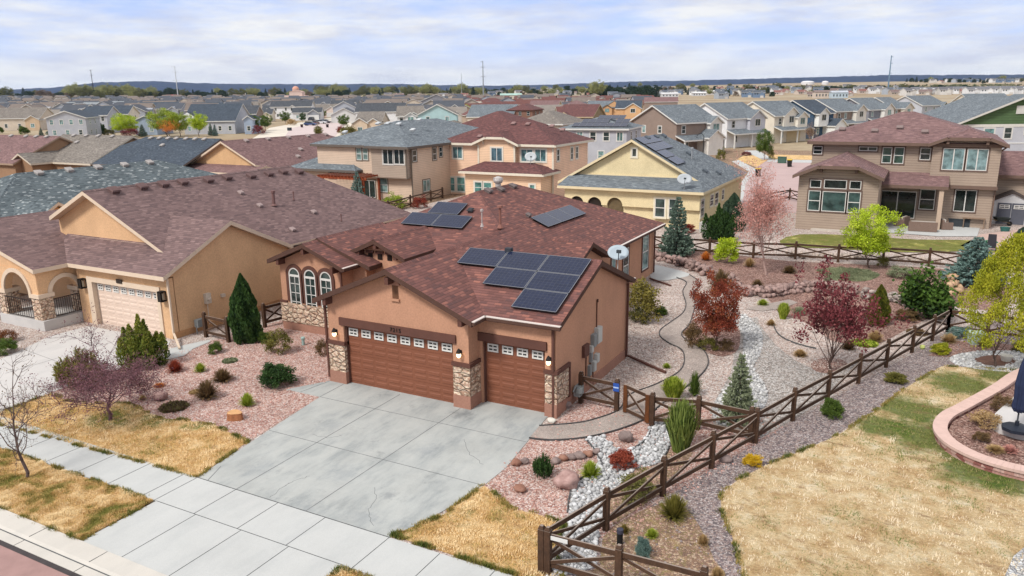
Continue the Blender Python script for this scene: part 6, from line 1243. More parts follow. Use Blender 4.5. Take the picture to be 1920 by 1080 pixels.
# garden behind the fence
plant('tree', (SL(92, 46, 34), SL(140, 66, 48), SL(150, 104, 60)), 1340, 656, 524, 82, 'small red leaved tree on the mulch island', 'tree', seed=1)
plant('loose', C_BR, 1300, 652, 592, 44, 'brown green leggy shrub left of the red tree')
plant('loose', C_OL, 1325, 655, 625, 50, 'low olive shrub under the red tree')
plant('loose', C_BR, 1362, 658, 630, 40, 'low brown shrub right under the red tree')
plant('vase', C_MAR, 1555, 697, 510, 142, 'maroon leaved plum tree behind the fence', 'tree', seed=2)
plant('column', (S(70, 76, 26), S(120, 122, 44)), 1645, 609, 532, 37, 'narrow olive green arborvitae right of the maroon tree', 'evergreen')
plant('weep', (S(34, 58, 26), S(92, 124, 48)), 1740, 598, 512, 88, 'dark green weeping tree beside the sandstone rocks', 'tree')
plant('loose', (S(110, 104, 44), S(164, 150, 76)), 1204, 602, 508, 90, 'large yellow olive shrub behind the garage corner', seed=1)
plant('dense', C_GR, 1238, 590, 572, 30, 'low green shrub at the foot of the yellow olive shrub')
plant('loose', (S(84, 86, 50), S(126, 122, 80)), 1202, 606, 560, 46, 'dull grey green shrub at the garage wall')
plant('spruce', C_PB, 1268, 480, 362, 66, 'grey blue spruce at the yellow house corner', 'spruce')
plant('juniper', C_DG, 1345, 450, 384, 66, 'wide dark green shrub by the yellow house side wall')
plant('column', (S(52, 76, 58), S(94, 116, 90)), 1373, 432, 361, 46, 'blue green pointed conifer behind the wide dark shrub', 'evergreen')
plant('mound', C_LIME, 1362, 493, 430, 52, 'bright yellow green shrub in front of the rear fence')
plant('mound', C_RED, 1291, 438, 414, 28, 'small dark red shrub behind the rear fence')
plant('bud', C_PK, 1436, 516, 322, 116, 'tree with bare branches and pink buds in the rear garden', 'tree', seed=1)
plant('tree', C_LIME, 1627, 503, 392, 82, 'lime green young tree before the rear lawn', 'tree', seed=4)
plant('spruce', C_BS, 1825, 532, 438, 112, 'wide blue spruce by the rear fence', 'spruce')
plant('broom', C_YG, 1468, 598, 566, 28, 'small green shrub left of the maroon tree')
plant('loose', C_SG, 1690, 520, 496, 70, 'grey green twiggy shrub before the rear fence')
plant('loose', C_OL, 1655, 500, 476, 30, 'small olive shrub at the rear fence near the lime tree')
plant('spiky', C_BR, 1350, 545, 500, 50, 'bare twiggy shrub on the bark bed')
plant('tuft', C_OR, 1323, 488, 470, 24, 'orange pink grass tuft by the rear fence', 'grass')
plant('tuft', C_TAN, 1640, 640, 618, 34, 'tan grass mound right of the maroon tree', 'grass')
plant('mat', C_YG, 1620, 645, 632, 50, 'yellow green low plant right of the maroon tree', 'ground plant')
plant('spiky', C_BR, 1590, 655, 636, 30, 'small brown shrub under the maroon tree')
plant('mound', C_BR, 1700, 600, 575, 50, 'brownish shrub left of the weeping tree')
plant('column', (S(60, 80, 70), S(100, 120, 104)), 1915, 450, 425, 22, 'blue grey conifer at the right edge by the rear walk', 'evergreen')
# behind the brown house
plant('spruce', C_BS, 672, 382, 318, 34, 'blue spruce beside the pergola', 'spruce', seed=1)
plant('loose', C_YG, 738, 392, 356, 52, 'yellow green shrub behind the brown house roof')
plant('loose', C_RED, 788, 390, 362, 40, 'reddish brown shrub behind the taupe house fence')
for bx_, by_, ty_, w_, kd_, cl_, lb_ in ((1405, 500, 482, 26, 'tuft', C_TAN, 'straw tuft beside the trunk of the pink budded tree'), (1480, 512, 496, 30, 'spiky', C_BR, 'small twiggy plant right of the pink budded tree'), (1560, 528, 512, 30, 'mat', C_SG, 'grey low plant at the near edge of the green ground cover'), (1420, 538, 522, 26, 'spiky', C_BR, 'brown twiggy plant above the long rock wall'), (1500, 590, 572, 34, 'loose', C_SG, 'grey green shrub behind the maroon tree'), (1430, 572, 560, 24, 'tuft', C_YG, 'green tuft on the side path edge'), (1620, 600, 580, 34, 'loose', C_BR, 'brown shrub left of the narrow arborvitae'), (1690, 560, 540, 40, 'mat', C_OL, 'olive low plant left of the weeping tree rocks'), (1445, 610, 598, 22, 'tuft', C_TAN, 'straw tuft at the head of the white stream'), (1500, 668, 654, 30, 'tuft', C_TAN, 'straw tuft in the pale gravel left of the maroon tree'), (1720, 625, 612, 40, 'mat', C_BR, 'brown low plant inside the far end of the long fence'), (1250, 690, 680, 18, 'tuft', C_YG, 'tiny green tuft beside the path bend')): plant(kd_, cl_, bx_, by_, ty_, w_, lb_, 'grass' if kd_ == 'tuft' else 'shrub')
# bare trees in front
plant('haze', C_PUR, 214, 790, 640, 215, 'bare crabapple with purple twigs on the front lawn', 'tree', seed=5, name='bare_tree')
plant('sparse', C_BR, 47, 897, 668, 128, 'slender bare street tree on the verge at the left edge', 'tree', seed=2, name='bare_tree')
# mid-distance trees on the left
for bx, by, ty, w_, kd, cl, lab in ((187, 254, 224, 26, 'mound', C_DG, 'dark green round bush left of the yellow trees'), (46, 252, 233, 24, 'mound', C_GR, 'round green tree in front of the beige house'), (3, 250, 234, 12, 'mound', C_GR, 'green tree at the left picture edge'), (78, 256, 238, 10, 'spruce', C_PB, 'small dark conifer before the wide grey gable house'),
    (95, 256, 240, 20, 'loose', C_PB, 'grey green shrub below the wide grey gable'), (106, 257, 241, 14, 'spruce', C_DG, 'dark green conifer below the wide grey gable'), (124, 254, 243, 8, 'spruce', C_PB, 'tiny blue conifer against the grey wall'), (236, 256, 216, 44, 'tree', C_LIME, 'bright yellow green tree behind the grey tan roof'), (206, 254, 238, 26, 'loose', C_OL, 'olive shrub between the bush and the yellow tree'),
    (245, 258, 236, 40, 'loose', C_MAR, 'maroon shrub mass beneath the yellow tree'), (268, 256, 232, 18, 'spruce', C_PB, 'dark grey conifer left of the yellow tree pair'), (312, 256, 207, 54, 'tree', C_YG, 'tall yellow green tree behind the dark slate roof'), (318, 258, 226, 34, 'airy', C_OR, 'orange leaved tree behind the dark slate roof'), (338, 256, 214, 30, 'tree', C_YG, 'second yellow green tree beside the orange tree'),
    (374, 256, 215, 30, 'tree', C_LIME, 'pale lime tree with a white trunk'), (396, 254, 230, 12, 'spruce', C_PB, 'left of the two blue green conifers by the long low house'), (404, 255, 232, 12, 'spruce', C_BS, 'right of the two blue green conifers by the long low house'), (478, 250, 218, 22, 'tree', C_GR, 'green tree left of the cul de sac'), (486, 252, 230, 30, 'loose', C_MAR, 'maroon shrub left of the cul de sac'),
    (499, 245, 216, 22, 'tree', C_GR, 'second green tree left of the cul de sac'), (535, 232, 210, 18, 'tree', C_GR, 'round green street tree by the cream gables'), (568, 230, 212, 12, 'tree', C_DG, 'green street tree before the grey garage gable'), (605, 222, 207, 14, 'tree', C_GR, 'round green street tree at the end of the cul de sac'), (548, 235, 220, 24, 'loose', C_TAN, 'tan leafless tree by the cul de sac'),
    (598, 258, 237, 16, 'tree', C_OL, 'olive green tree at the near side of the cul de sac'), (645, 240, 216, 20, 'tree', C_GR, 'green tree right of the cul de sac'), (652, 256, 230, 40, 'loose', C_OL, 'olive bushes above the taupe house roof'), (640, 250, 232, 20, 'loose', C_RED, 'reddish bush right of the cul de sac'), (878, 222, 199, 18, 'tree', C_LIME, 'yellow green tree beside the wide blue grey roof'), (635, 222, 205, 14, 'loose', C_BR, 'brown tree before the beige stone gables'),
    (1432, 300, 246, 30, 'tree', C_GR, 'green street tree in front of the cream garage'), (1352, 300, 272, 22, 'loose', C_OL, 'olive tree beside the yellow house roof'), (1400, 292, 282, 24, 'loose', C_MAR, 'dark maroon bush by the street row porch'), (1766, 222, 198, 26, 'tree', C_OL, 'olive yellow tree above the brown patio house roof'), (1580, 236, 227, 16, 'loose', C_OL, 'olive bush at the taupe round windows house'), (1518, 270, 232, 22, 'bud', C_BR, 'bare small tree before the stone garage'), (1445, 300, 275, 16, 'loose', C_OL, 'small green tree at the corner of the cross street'), (706, 330, 260, 10, 'bare', C_BR, 'x')):
    if lab == 'x': continue
    plant(kd, cl, bx, by, ty, w_, lab, 'tree' if kd in ('tree', 'airy', 'spruce', 'bud') else 'shrub', seed=hash(lab) % 3 if False else len(lab) % 3)
# ---------------------------------------------------------------- grass blades
def inpoly(P, poly):
    x, y = P[:, 0], P[:, 1]; c = np.zeros(len(P), bool); n = len(poly); j = n-1
    for i in range(n):
        xi, yi = poly[i]; xj, yj = poly[j]
        with np.errstate(divide='ignore', invalid='ignore'): c ^= ((yi > y) != (yj > y)) & (x < (xj-xi)*(y-yi)/(yj-yi+1e-12)+xi)
        j = i
    return c
def scatter(poly, n, R, lim=None):
    p = np.array(poly); lo = p.min(0); hi = p.max(0)
    if lim: lo = np.maximum(lo, lim[0]); hi = np.minimum(hi, lim[1])
    P = lo+R.random((n, 2))*(hi-lo); return P[inpoly(P, poly)]
def grass(poly, n, label, cols, lim=None, z=.025, hgt=.05, name='grass', spots=()):
    R = np.random.default_rng(n); P = scatter(poly, n, R, lim)
    m = len(P); a = R.random(m)*6.28; nz = np.array([noise.noise((x*.8, y*.8, 2.)) for x, y in P]); nz = nz+.6*np.array([noise.noise((x*2.4, y*2.4, 7.)) for x, y in P]); t = np.clip(.42+nz*1.0+R.normal(size=m)*.2, 0, 1)
    cl = np.array([noise.noise((x*3.2, y*3.2, 5.)) for x, y in P]); h = hgt*(.5+R.random(m))*np.clip(.75+1.3*cl, .25, 1.8); t = np.clip(t-.35*cl, 0, 1)
    for (x, y, r) in spots: d_ = np.hypot(P[:, 0]-x, P[:, 1]-y)/r+.9*np.array([noise.noise((a_*1.3, b_*1.3, 3.)) for a_, b_ in P]); t = np.where(d_ < .85+.3*R.random(m), .75+.25*R.random(m), t)
    B = np.stack([P[:, 0], P[:, 1], np.full(m, z)], 1); lean = np.stack([np.cos(a)*h*.6, np.sin(a)*h*.6, h], 1); s = np.stack([-np.sin(a), np.cos(a), np.zeros(m)], 1)*.011
    V = np.stack([B-s, B+s, B+lean], 1).reshape(-1, 3); me = qmesh(name, V, np.arange(3*m).reshape(-1, 3), np.repeat(t, 3), leaf(*cols)); o = link(name, me); tag(o, kind='stuff'); return o
GCOL = (S(242, 220, 176, .98), S(220, 182, 120, .94), S(136, 136, 66, .9)); GCOR = (S(244, 230, 202, .92), S(210, 180, 136, .9), S(98, 122, 48, .9)); near = ((-14, -13), (30, 12))
grass(lawnA, 52000, '', GCOL, near); grass(verge, 190000, '', GCOL, ((-8, -13), (1, -9))); grass(lawnR, 22000, '', GCOL, near); grass(lawnN, 120000, '', GCOR, ((12, -9), (28, 14)), spots=[(*tuple(onz(px_, py_))[:2], r_) for px_, py_, r_ in ((1740, 820, 1.9), (1710, 770, 1.7), (1800, 720, 1.5), (1830, 885, 1.4), (1650, 800, 1.1), (1900, 905, 1.1), (1880, 706, 1.2), (1690, 850, 1.0))]); grass(GCOV, 9000, '', C_SG, hgt=.1); grass(verge2, 30000, '', GCOL, ((7, -13), (14, -9)))
def fringe(poly, n, cols, lim, hgt=.075):
    R = np.random.default_rng(n+1); p = np.array(poly); q = np.roll(p, -1, 0); L = np.hypot(*(q-p).T); k = R.choice(len(p), n, p=L/L.sum()); t = R.random(n)[:, None]; P = p[k]*(1-t)+q[k]*t+R.normal(size=(n, 2))*.045
    P = P[(P[:, 0] > lim[0][0]) & (P[:, 0] < lim[1][0]) & (P[:, 1] > lim[0][1]) & (P[:, 1] < lim[1][1])]; nz = np.array([noise.noise((x*2.1, y*2.1, 9.)) for x, y in P]); P = P[nz > -.12]; nz = nz[nz > -.12]; m = len(P)
    a = R.random(m)*6.28; h = hgt*(.4+.9*R.random(m))*(1+nz); B = np.stack([P[:, 0], P[:, 1], np.full(m, .015)], 1); l_ = np.stack([np.cos(a)*h*.6, np.sin(a)*h*.6, h], 1); s = np.stack([-np.sin(a), np.cos(a), np.zeros(m)], 1)*.011
    V = np.stack([B-s, B+s, B+l_], 1).reshape(-1, 3); o = link('grass_edge', qmesh('grass_edge', V, np.arange(3*m).reshape(-1, 3), np.repeat(np.clip(.5+nz+R.normal(size=m)*.2, 0, 1), 3), leaf(*cols))); tag(o, kind='stuff')
GEDG = (S(204, 166, 104, .9), S(140, 132, 66, .9), S(84, 98, 40, .9))
fringe(lawnA, 16000, GEDG, near); fringe([(-8, -9.55), (.84, -9.55), (.92, -11.73), (-8, -11.73)], 14000, GEDG, ((-7.9, -13), (2, -9))); fringe(lawnR, 9000, GEDG, near); fringe(lawnN, 16000, GEDG, ((12, -9), (28, 14))); fringe([(7.6, -9.6), (13, -9.6), (13, -11.73), (7.6, -11.73)], 5000, GEDG, ((7, -13), (12.9, -9)))
# ---------------------------------------------------------------- rocks
def stone_mesh(R, sub=2, rough=.22, flat=.7):
    bm = bmesh.new(); bmesh.ops.create_icosphere(bm, subdivisions=sub, radius=.5); s = R.random(3)*20; ax = np.array([1, .72+.2*R.random(), flat*(.8+.4*R.random())])
    for v in bm.verts:
        k = 1+rough*noise.noise(Vector(v.co)*2.2+Vector(s))+rough*.5*noise.noise(Vector(v.co)*5+Vector(s)); v.co = Vector((v.co.x*ax[0]*k, v.co.y*ax[1]*k, v.co.z*ax[2]*k))
    V = np.array([v.co for v in bm.verts]); Fq = np.array([[v.index for v in f.verts] for f in bm.faces]); bm.free(); return V, Fq
def stones(name, pts, sizes, mat, R, kind='stuff', sub=1, rough=.2, flat=.65, zofs=.3, smooth=True, label=None, cat=None):
    var = [stone_mesh(R, sub, rough, flat) for _ in range(10)]; VV = []; FF = []; T = []; n0 = 0
    for p, s in zip(pts, sizes):
        V, Fq = var[R.integers(0, 10)]; a = R.random()*6.28; c, sn = math.cos(a), math.sin(a); tl = R.normal()*.25; M = np.array([[c, -sn, 0], [sn, c, 0], [0, 0, 1]])@np.array([[1, 0, 0], [0, math.cos(tl), -math.sin(tl)], [0, math.sin(tl), math.cos(tl)]])
        VV.append(V@M.T*s+np.array([p[0], p[1], (p[2] if len(p) > 2 else 0)+s*zofs])); FF.append(Fq+n0); n0 += len(V); T.append(np.full(len(V), R.random()))
    me = qmesh(name, np.concatenate(VV), np.concatenate(FF), np.concatenate(T), mat, smooth); o = link(name, me); tag(o, label, cat, kind=kind if not label else None); return o
R0 = np.random.default_rng(3)
def jgrid(poly, sp, R):
    p = np.array(poly); lo = p.min(0); hi = p.max(0); gx, gy = np.meshgrid(np.arange(lo[0], hi[0], sp), np.arange(lo[1], hi[1], sp)); P = np.stack([gx.ravel(), gy.ravel()], 1)+(R.random((gx.size, 2))-.5)*sp*.8; return P[inpoly(P, poly)]
WRK = rockmat(S(186, 186, 186), S(226, 226, 226)); WR2 = rockmat(S(186, 184, 182), S(224, 224, 222))
P = jgrid(W2(stream2), .115, R0); stones('river_cobbles', P, .08+.13*R0.random(len(P))**1.4, WRK, R0)
P = jgrid(smooth_poly(W2(stream1), True, 3), .15, R0); stones('river_cobbles', P, .08+.13*R0.random(len(P))**1.3, WR2, R0)
P = jgrid(W2([(1780, 672), (1800, 664), (1840, 659), (1900, 659), (1960, 668), (1980, 690), (1930, 700), (1880, 698), (1885, 687), (1905, 678), (1885, 668), (1850, 668), (1826, 675), (1845, 685), (1830, 693), (1790, 684)]), .15, R0); stones('ring_pebbles', P, .09+.08*R0.random(len(P)), WR2, R0)
PNK = rockmat(S(186, 130, 116), S(232, 196, 184)); BGE = rockmat(S(170, 148, 138), S(230, 216, 206)); PUR = rockmat(S(116, 104, 104), S(196, 184, 180))
for bed, n_, mt, nm_ in ((BED1, 5200, PNK, 'gravel_stones'), (BED2, 2600, PNK, 'gravel_stones'), (BED3, 3800, BGE, 'gravel_stones'), (BED4, 4200, PUR, 'gravel_stones'), (BED5, 2600, BGE, 'gravel_stones')):
    P = scatter(bed, n_*2, R0, ((-12, -9), (26, 16)))[:n_]; stones(nm_, P, .035+.05*R0.random(len(P))**2, mt, R0, sub=1, rough=.5, smooth=False)
def boulder(bx, by, wpx, hpx, cols, label, seed=0, nm='boulder', flat=.7, rough=.35):
    b = onz(bx, by); R = np.random.default_rng(seed); V, Fq = stone_mesh(R, 3, rough, flat); s = wpx*mpp(b); hh = max(.12, pxh(b, bx, by-hpx)); V = V*s; V[:, 2] *= hh/(V[:, 2].max()-V[:, 2].min())*1.1; V[:, 2] -= V[:, 2].min()*.75
    me = qmesh(nm, V, Fq, np.full(len(V), .5), rockmat(*cols)); o = link(nm, me, None, b); o.rotation_euler = (0, 0, R.random()*1.2-.6); return tag(o, label, 'rock')
PKR = (S(150, 116, 108), S(206, 172, 164)); GYR = (S(120, 104, 100), S(170, 150, 144)); RDR = (S(140, 96, 80), S(178, 136, 116)); SAN = (S(170, 132, 98), S(222, 190, 156))
boulder(1062, 913, 50, 30, PKR, 'large pink boulder right of the dwarf pine', 1); boulder(1174, 829, 26, 22, GYR, 'grey purple boulder between the path and the cobbles', 2); boulder(975, 921, 24, 12, RDR, 'small rust red rock near the front lawn corner', 3); boulder(300, 749, 34, 18, PKR, 'pink grey boulder left in the front gravel', 4)
boulder(1034, 792, 18, 9, (S(220, 214, 200), S(240, 236, 226)), 'pale flat stone at the garage corner', 5, flat=.4); boulder(1060, 765, 22, 16, GYR, 'grey rock below the gas meter', 6)
boulder(1360, 866, 26, 12, GYR, 'flat grey rock under the fence corner', 7, flat=.4)
for i, (x, y, w_) in enumerate(((968, 872, 20), (984, 870, 17), (1042, 869, 18), (1056, 864, 18), (1070, 862, 18), (1085, 859, 26), (1103, 856, 18), (1118, 852, 16))): boulder(x, y, w_, 12, GYR if i % 3 else RDR, 'grey border rock in the row behind the dwarf pine' if i % 3 else 'rust border rock in the row behind the dwarf pine', 20+i)['group'] = 'border rocks behind the dwarf pine'
st = MB(); b = onz(441, 786); n = 14; prof = [(.30, 0), (.28, .15), (.27, .27)]
for r_, z in prof:
    for k in range(n): t = 6.283*k/n; rr = r_*(1+.12*math.sin(3*t+1)+.06*math.sin(7*t)); st.v.append((rr*math.cos(t), rr*.8*math.sin(t), z))
for j in range(2):
    for k in range(n): st.f.append((j*n+k, j*n+(k+1) % n, (j+1)*n+(k+1) % n, (j+1)*n+k)); st.m.append(0)
st.f.append(tuple(range(2*n, 3*n))); st.m.append(1); tag(st.build('tree_stump', [plain(S(170, 112, 76), .25, 14), plain(S(220, 170, 120), .12, 8)], loc=b), 'cut orange brown tree stump in the front gravel', 'stump')
def rockwall(name, line, n, smin, smax, cols, label, rows=2, sp=.35):
    q = smooth_poly(W2(line), False, 6); R = np.random.default_rng(n); L = [0.]
    for a, b in zip(q[:-1], q[1:]): L.append(L[-1]+math.hypot(b[0]-a[0], b[1]-a[1]))
    pts = []; sz = []
    for k in range(n):
        s = R.random()*L[-1]; i = max(0, min(len(q)-2, np.searchsorted(L, s)-1)); t = (s-L[i])/(L[i+1]-L[i]+1e-9); r = R.integers(0, rows); pts.append((q[i][0]+(q[i+1][0]-q[i][0])*t+R.normal()*sp*.5, q[i][1]+(q[i+1][1]-q[i][1])*t+r*.2+R.normal()*sp*.5, r*.24)); sz.append(smin+(smax-smin)*R.random())
    return stones(name, pts, sz, rockmat(*cols), R, sub=1, rough=.75, flat=.8, zofs=.3, smooth=False, label=label, cat='rock wall')
rockwall('rock_wall', [(1228, 486), (1262, 494), (1300, 506), (1340, 522), (1375, 535)], 230, .2, .46, (S(128, 108, 104), S(190, 160, 150)), 'tumbled rock wall curving behind the back terrace')
rockwall('rock_wall', [(1370, 545), (1400, 552), (1440, 556), (1490, 548), (1540, 545), (1600, 552)], 330, .2, .5, (S(132, 112, 108), S(196, 164, 154)), 'long tumbled rock wall across the rear garden behind the maroon tree')
rockwall('rock_wall', [(1620, 560), (1680, 566), (1700, 580)], 70, .2, .42, (S(150, 140, 134), S(206, 190, 180)), 'short pale rock edge between the arborvitae and the weeping tree')
rockwall('rock_wall', [(1775, 525), (1790, 540), (1775, 560), (1760, 578), (1752, 600)], 110, .28, .6, SAN, 'stack of orange sandstone slabs right of the weeping tree')
rockwall('rock_wall', [(1480, 478), (1560, 482), (1660, 486), (1750, 492)], 110, .2, .42, (S(160, 146, 136), S(214, 196, 182)), 'pale rocks scattered along the rear fence', 1, .8)
rockwall('rock_wall', [(1850, 490), (1890, 498), (1920, 510)], 30, .3, .6, (S(170, 150, 138), S(220, 200, 184)), 'pale rocks at the right edge beyond the blue spruce', 1, .6)
# ---------------------------------------------------------------- rail fences: posts, top and bottom rails, crossed braces
WD = wood(S(86, 62, 46)); 
def fence(pts, label, h=1.2, skip=(), ends=True, posts=True):
    b0 = Vector(pts[0]); Rr = root('rail_fence', b0, label, 'fence'); P = [Vector(p)-b0 for p in pts]; 
    for i, p in enumerate(P):
        m = MB(); w_ = .075; m.box(p.x-w_, p.y-w_, -.1, p.x+w_, p.y+w_, h-.06); m.box(p.x-w_+.015, p.y-w_+.015, h-.06, p.x+w_-.015, p.y+w_-.015, h-.035); i0 = len(m.v)
        m.hexa([(p.x-w_, p.y-w_, h-.035), (p.x+w_, p.y-w_, h-.035), (p.x+w_, p.y+w_, h-.035), (p.x-w_, p.y+w_, h-.035), (p.x-.04, p.y-.04, h+.03), (p.x+.04, p.y-.04, h+.03), (p.x+.04, p.y+.04, h+.03), (p.x-.04, p.y+.04, h+.03)]); m.build('post', WD, Rr)
    for i in range(len(P)-1):
        if i in skip: continue
        a, b = P[i], P[i+1]; d = (b-a).normalized()*.07; a2, b2 = a+d, b-d; s = Vector((-d.y, d.x, 0)).normalized()*.03
        MB().bar(a2+Z*(h-.2), b2+Z*(h-.2), .045, .13).build('rail', WD, Rr); MB().bar(a2+Z*.26, b2+Z*.26, .045, .13).build('rail', WD, Rr)
        MB().bar(a2+s+Z*(h-.3), b2+s+Z*.34, .035, .085).build('brace', WD, Rr); MB().bar(a2-s+Z*.34, b2-s+Z*(h-.3), .035, .085).build('brace', WD, Rr)
    return Rr
FP = [onz(*p) for p in ((1016, 1072), (1136, 994), (1242.5, 930), (1334, 878), (1416, 831), (1486, 789), (1551, 753), (1609, 719), (1661, 689), (1709.5, 661), (1747.5, 639), (1776, 622))]
d = (FP[1]-FP[0]); nrm = Vector((d.y, -d.x, 0)).normalized()
fence(FP, 'long brown cross braced rail fence running from the front lawn to the rear garden')
c1 = onz(1159, 1112); fence([FP[0]+(c1-FP[0]).normalized()*.16, c1, c1+(c1-FP[0])], 'short cross braced rail fence along the bottom edge with a small white plate')
GP = [onz(*p) for p in ((1089, 756), (1156, 771), (1172, 775), (1213, 795), (1222, 799), (1308, 806))]
f2 = fence([GP[0], GP[1]], 'short cross braced fence panel between the garage wall and the gate'); 
m = MB(); p = GP[1]-GP[0]; m.box(p.x-.11, p.y-.1, .78, p.x+.11, p.y-.08, 1.08); m.box(p.x-.1, p.y-.103, .9, p.x+.09, p.y-.099, .95, 1); m.build('notice', [plain(S(52, 92, 178), .05), plain(S(190, 214, 250), .03)], f2)
g = root('garden_gate', GP[2], 'wooden cross braced garden gate across the curving path', 'gate'); q = GP[3]-GP[2]
for p in (Vector((0, 0, 0)), q): MB().box(p.x-.07, p.y-.05, .06, p.x+.07, p.y+.05, 1.08).build('stile', wood(S(112, 66, 34)), g)
dd = q.normalized()*.07
for zz in (1.02, .16): MB().bar(dd+Z*zz, q-dd+Z*zz, .045, .12).build('rail', WD, g)
MB().bar(dd+Z*.9, q-dd+Z*.24, .035, .085).build('brace', WD, g); MB().bar(dd+Z*.24+Vector((0, .05, 0)), q-dd+Z*.9+Vector((0, .05, 0)), .035, .085).build('brace', WD, g)
fence([GP[4], GP[5], FP[4]+(GP[5]-FP[4]).normalized()*.17], 'cross braced rail fence from the gate to the long fence')
m = MB(); p = FP[0]; t = (c1-FP[0]).normalized(); n_ = Vector((t.y, -t.x, 0)); o_ = p+t*.25+n_*.05
pt = bpy.data.objects['rail_fence.001']; m.hexa([tuple(o_+t*a+n_*b+Z*c-pt.location) for a, b, c in ((0, 0, .95), (.42, 0, .95), (.42, .012, .95), (0, .012, .95), (0, 0, 1.05), (.42, 0, 1.05), (.42, .012, 1.05), (0, .012, 1.05))]); m.build('name_plate', plain(S(226, 226, 222), .03), pt)
RP = [onz(*p) for p in ((1222, 470), (1262, 473), (1330, 478), (1412, 484), (1491, 486), (1571, 492), (1655, 494), (1741, 500), (1800, 506), (1850, 512))]
fence(RP, 'brown cross braced rail fence across the rear of the garden before the patio house')
fence([onz(*p) for p in ((1776, 622), (1850, 632), (1930, 642))], 'cross braced rail fence going right behind the yellow green tree') 
fence([onz(*p) for p in ((1392, 420), (1404, 402), (1420, 385), (1480, 375), (1500, 380))], 'brown rail fence beside the yellow house along the cross street')
fence([onz(*p) for p in ((387, 632), (429, 642))], 'short cross braced fence panel against the tan house wall')
fence([onz(*p) for p in ((497, 614), (534, 604))], 'short dark cross braced fence panel between the arborvitae and the arched windows')
fence([onz(*p) for p in ((700, 392), (728, 400), (770, 388), (808, 378), (830, 372))], 'brown rail fence behind the brown house roof by the taupe house')
# ---------------------------------------------------------------- small things
def simple(name, mb, mats, loc, label, cat, rz=0., group=None):
    o = mb.build(name, mats, loc=loc); o.rotation_euler = (0, 0, rz); return tag(o, label, cat, group)
b = onz(1162, 1021); h = pxh(b, 1162, 991); R1 = root('path_light', b, 'black cylindrical path light in the needle mulch bed', 'garden light'); m = MB(); m.tube((0, 0, 0), (0, 0, h*.72), .075, n=12); m.build('body', plain(S(28, 28, 28), .1), R1); m = MB(); m.lathe([(.075, h*.72), (.085, h*.74), (.085, h*.97), (.0, h)], n=12); m.build('cap', plain(S(70, 70, 84), .1), R1)
b = onz(1829, 645); h = pxh(b, 1829, 621); m = MB(); m.box(-.28, -.22, 0, .28, .22, h-.06); m.hexa([(-.31, -.25, h-.06), (.31, -.25, h-.06), (.31, .25, h-.06), (-.31, .25, h-.06), (-.26, -.2, h), (.26, -.2, h), (.26, .2, h), (-.26, .2, h)]); m.box(-.25, -.232, .1, .25, -.22, h-.14); simple('utility_box', m, plain(S(186, 204, 188), .06), b, 'pale green utility box near the golden shrub', 'utility box', .3)
b = onz(569, 647); m = MB(); m.tube((0, 0, 0), (0, 0, .3), .07, n=10); m.lathe([(.1, .3), (.09, .38), (0, .4)], n=10); simple('vent_stub', m, plain(S(170, 196, 190), .1), b, 'small pale pipe stub in the gravel before the arched windows', 'pipe')
b = onz(1886, 678); m = MB(); m.lathe([(.16, 0), (.24, .28), (.22, .28), (.15, .03), (0, .03)], n=14); simple('bucket', m, plain(S(226, 222, 212), .05), b, 'white bucket at the foot of the yellow green tree', 'bucket')
b = onz(1729, 655); m = MB(); m.lathe([(0, 0), (.07, .02), (.11, .1), (.09, .18), (0, .21)], n=12); simple('ball', m, plain(S(206, 216, 130), .05), b, 'small pale yellow ball on the purple gravel', 'ball')
# planter wall of stacked blocks, terrace slab and folded parasol at the right edge
def ringwall(line, h0, h1, off0, off1, mat, name, parent, blocks=None):
    q = smooth_poly(line, False, 6); mb = MB()
    nn = []
    for i in range(len(q)):
        a = Vector(q[max(0, i-1)]); b = Vector(q[min(len(q)-1, i+1)]); t = (b-a).normalized(); nn.append(Vector((-t.y, t.x)))
    for i in range(len(q)-1):
        g = .0 if blocks is None else .012
        a, b = Vector(q[i]), Vector(q[i+1]); t = (b-a); a2 = a+t*g*1.0; b2 = b-t*g
        A0 = a2+nn[i]*off0; A1 = a2+nn[i]*off1; B0 = b2+nn[i+1]*off0; B1 = b2+nn[i+1]*off1
        mb.hexa([(A0.x, A0.y, h0), (A1.x, A1.y, h0), (B1.x, B1.y, h0), (B0.x, B0.y, h0), (A0.x, A0.y, h1), (A1.x, A1.y, h1), (B1.x, B1.y, h1), (B0.x, B0.y, h1)])
    return mb.build(name, mat, parent)
wl = W2([(2000, 690), (1925, 715), (1880, 745), (1820, 780), (1785, 800), (1774, 822), (1790, 845), (1830, 868), (1880, 885), (1950, 902), (2060, 930)])
PWm = None
def blockmat():
    m, nt, b = new('wall_blocks'); v = gpos(nt); mp = N(nt, 'ShaderNodeMapping'); mp.inputs['Scale'].default_value = (4.2, 4.2, 6.5); nt.links.new(v, mp.inputs[0]); t = N(nt, 'ShaderNodeTexVoronoi', feature='F1'); t.inputs['Randomness'].default_value = .6; t.inputs['Scale'].default_value = 1; nt.links.new(mp.outputs[0], t.inputs['Vector']); sx = N(nt, 'ShaderNodeSeparateColor'); nt.links.new(t.outputs['Color'], sx.inputs[0])
    a = ramp(nt, sx.outputs[0], [(0, S(156, 100, 92)), (.35, S(196, 148, 136)), (.7, S(214, 176, 164)), (1, S(140, 92, 86))], 'CONSTANT'); a = mix(nt, a, ramp(nt, noise_(nt, 20, 4, vec=v), [(.3, (.8,)*3), (.7, (1.15,)*3)]), 1, 'MULTIPLY'); nt.links.new(a, b.inputs['Base Color']); bump(nt, b, noise_(nt, 30, 4, vec=v), .5, .02); return m
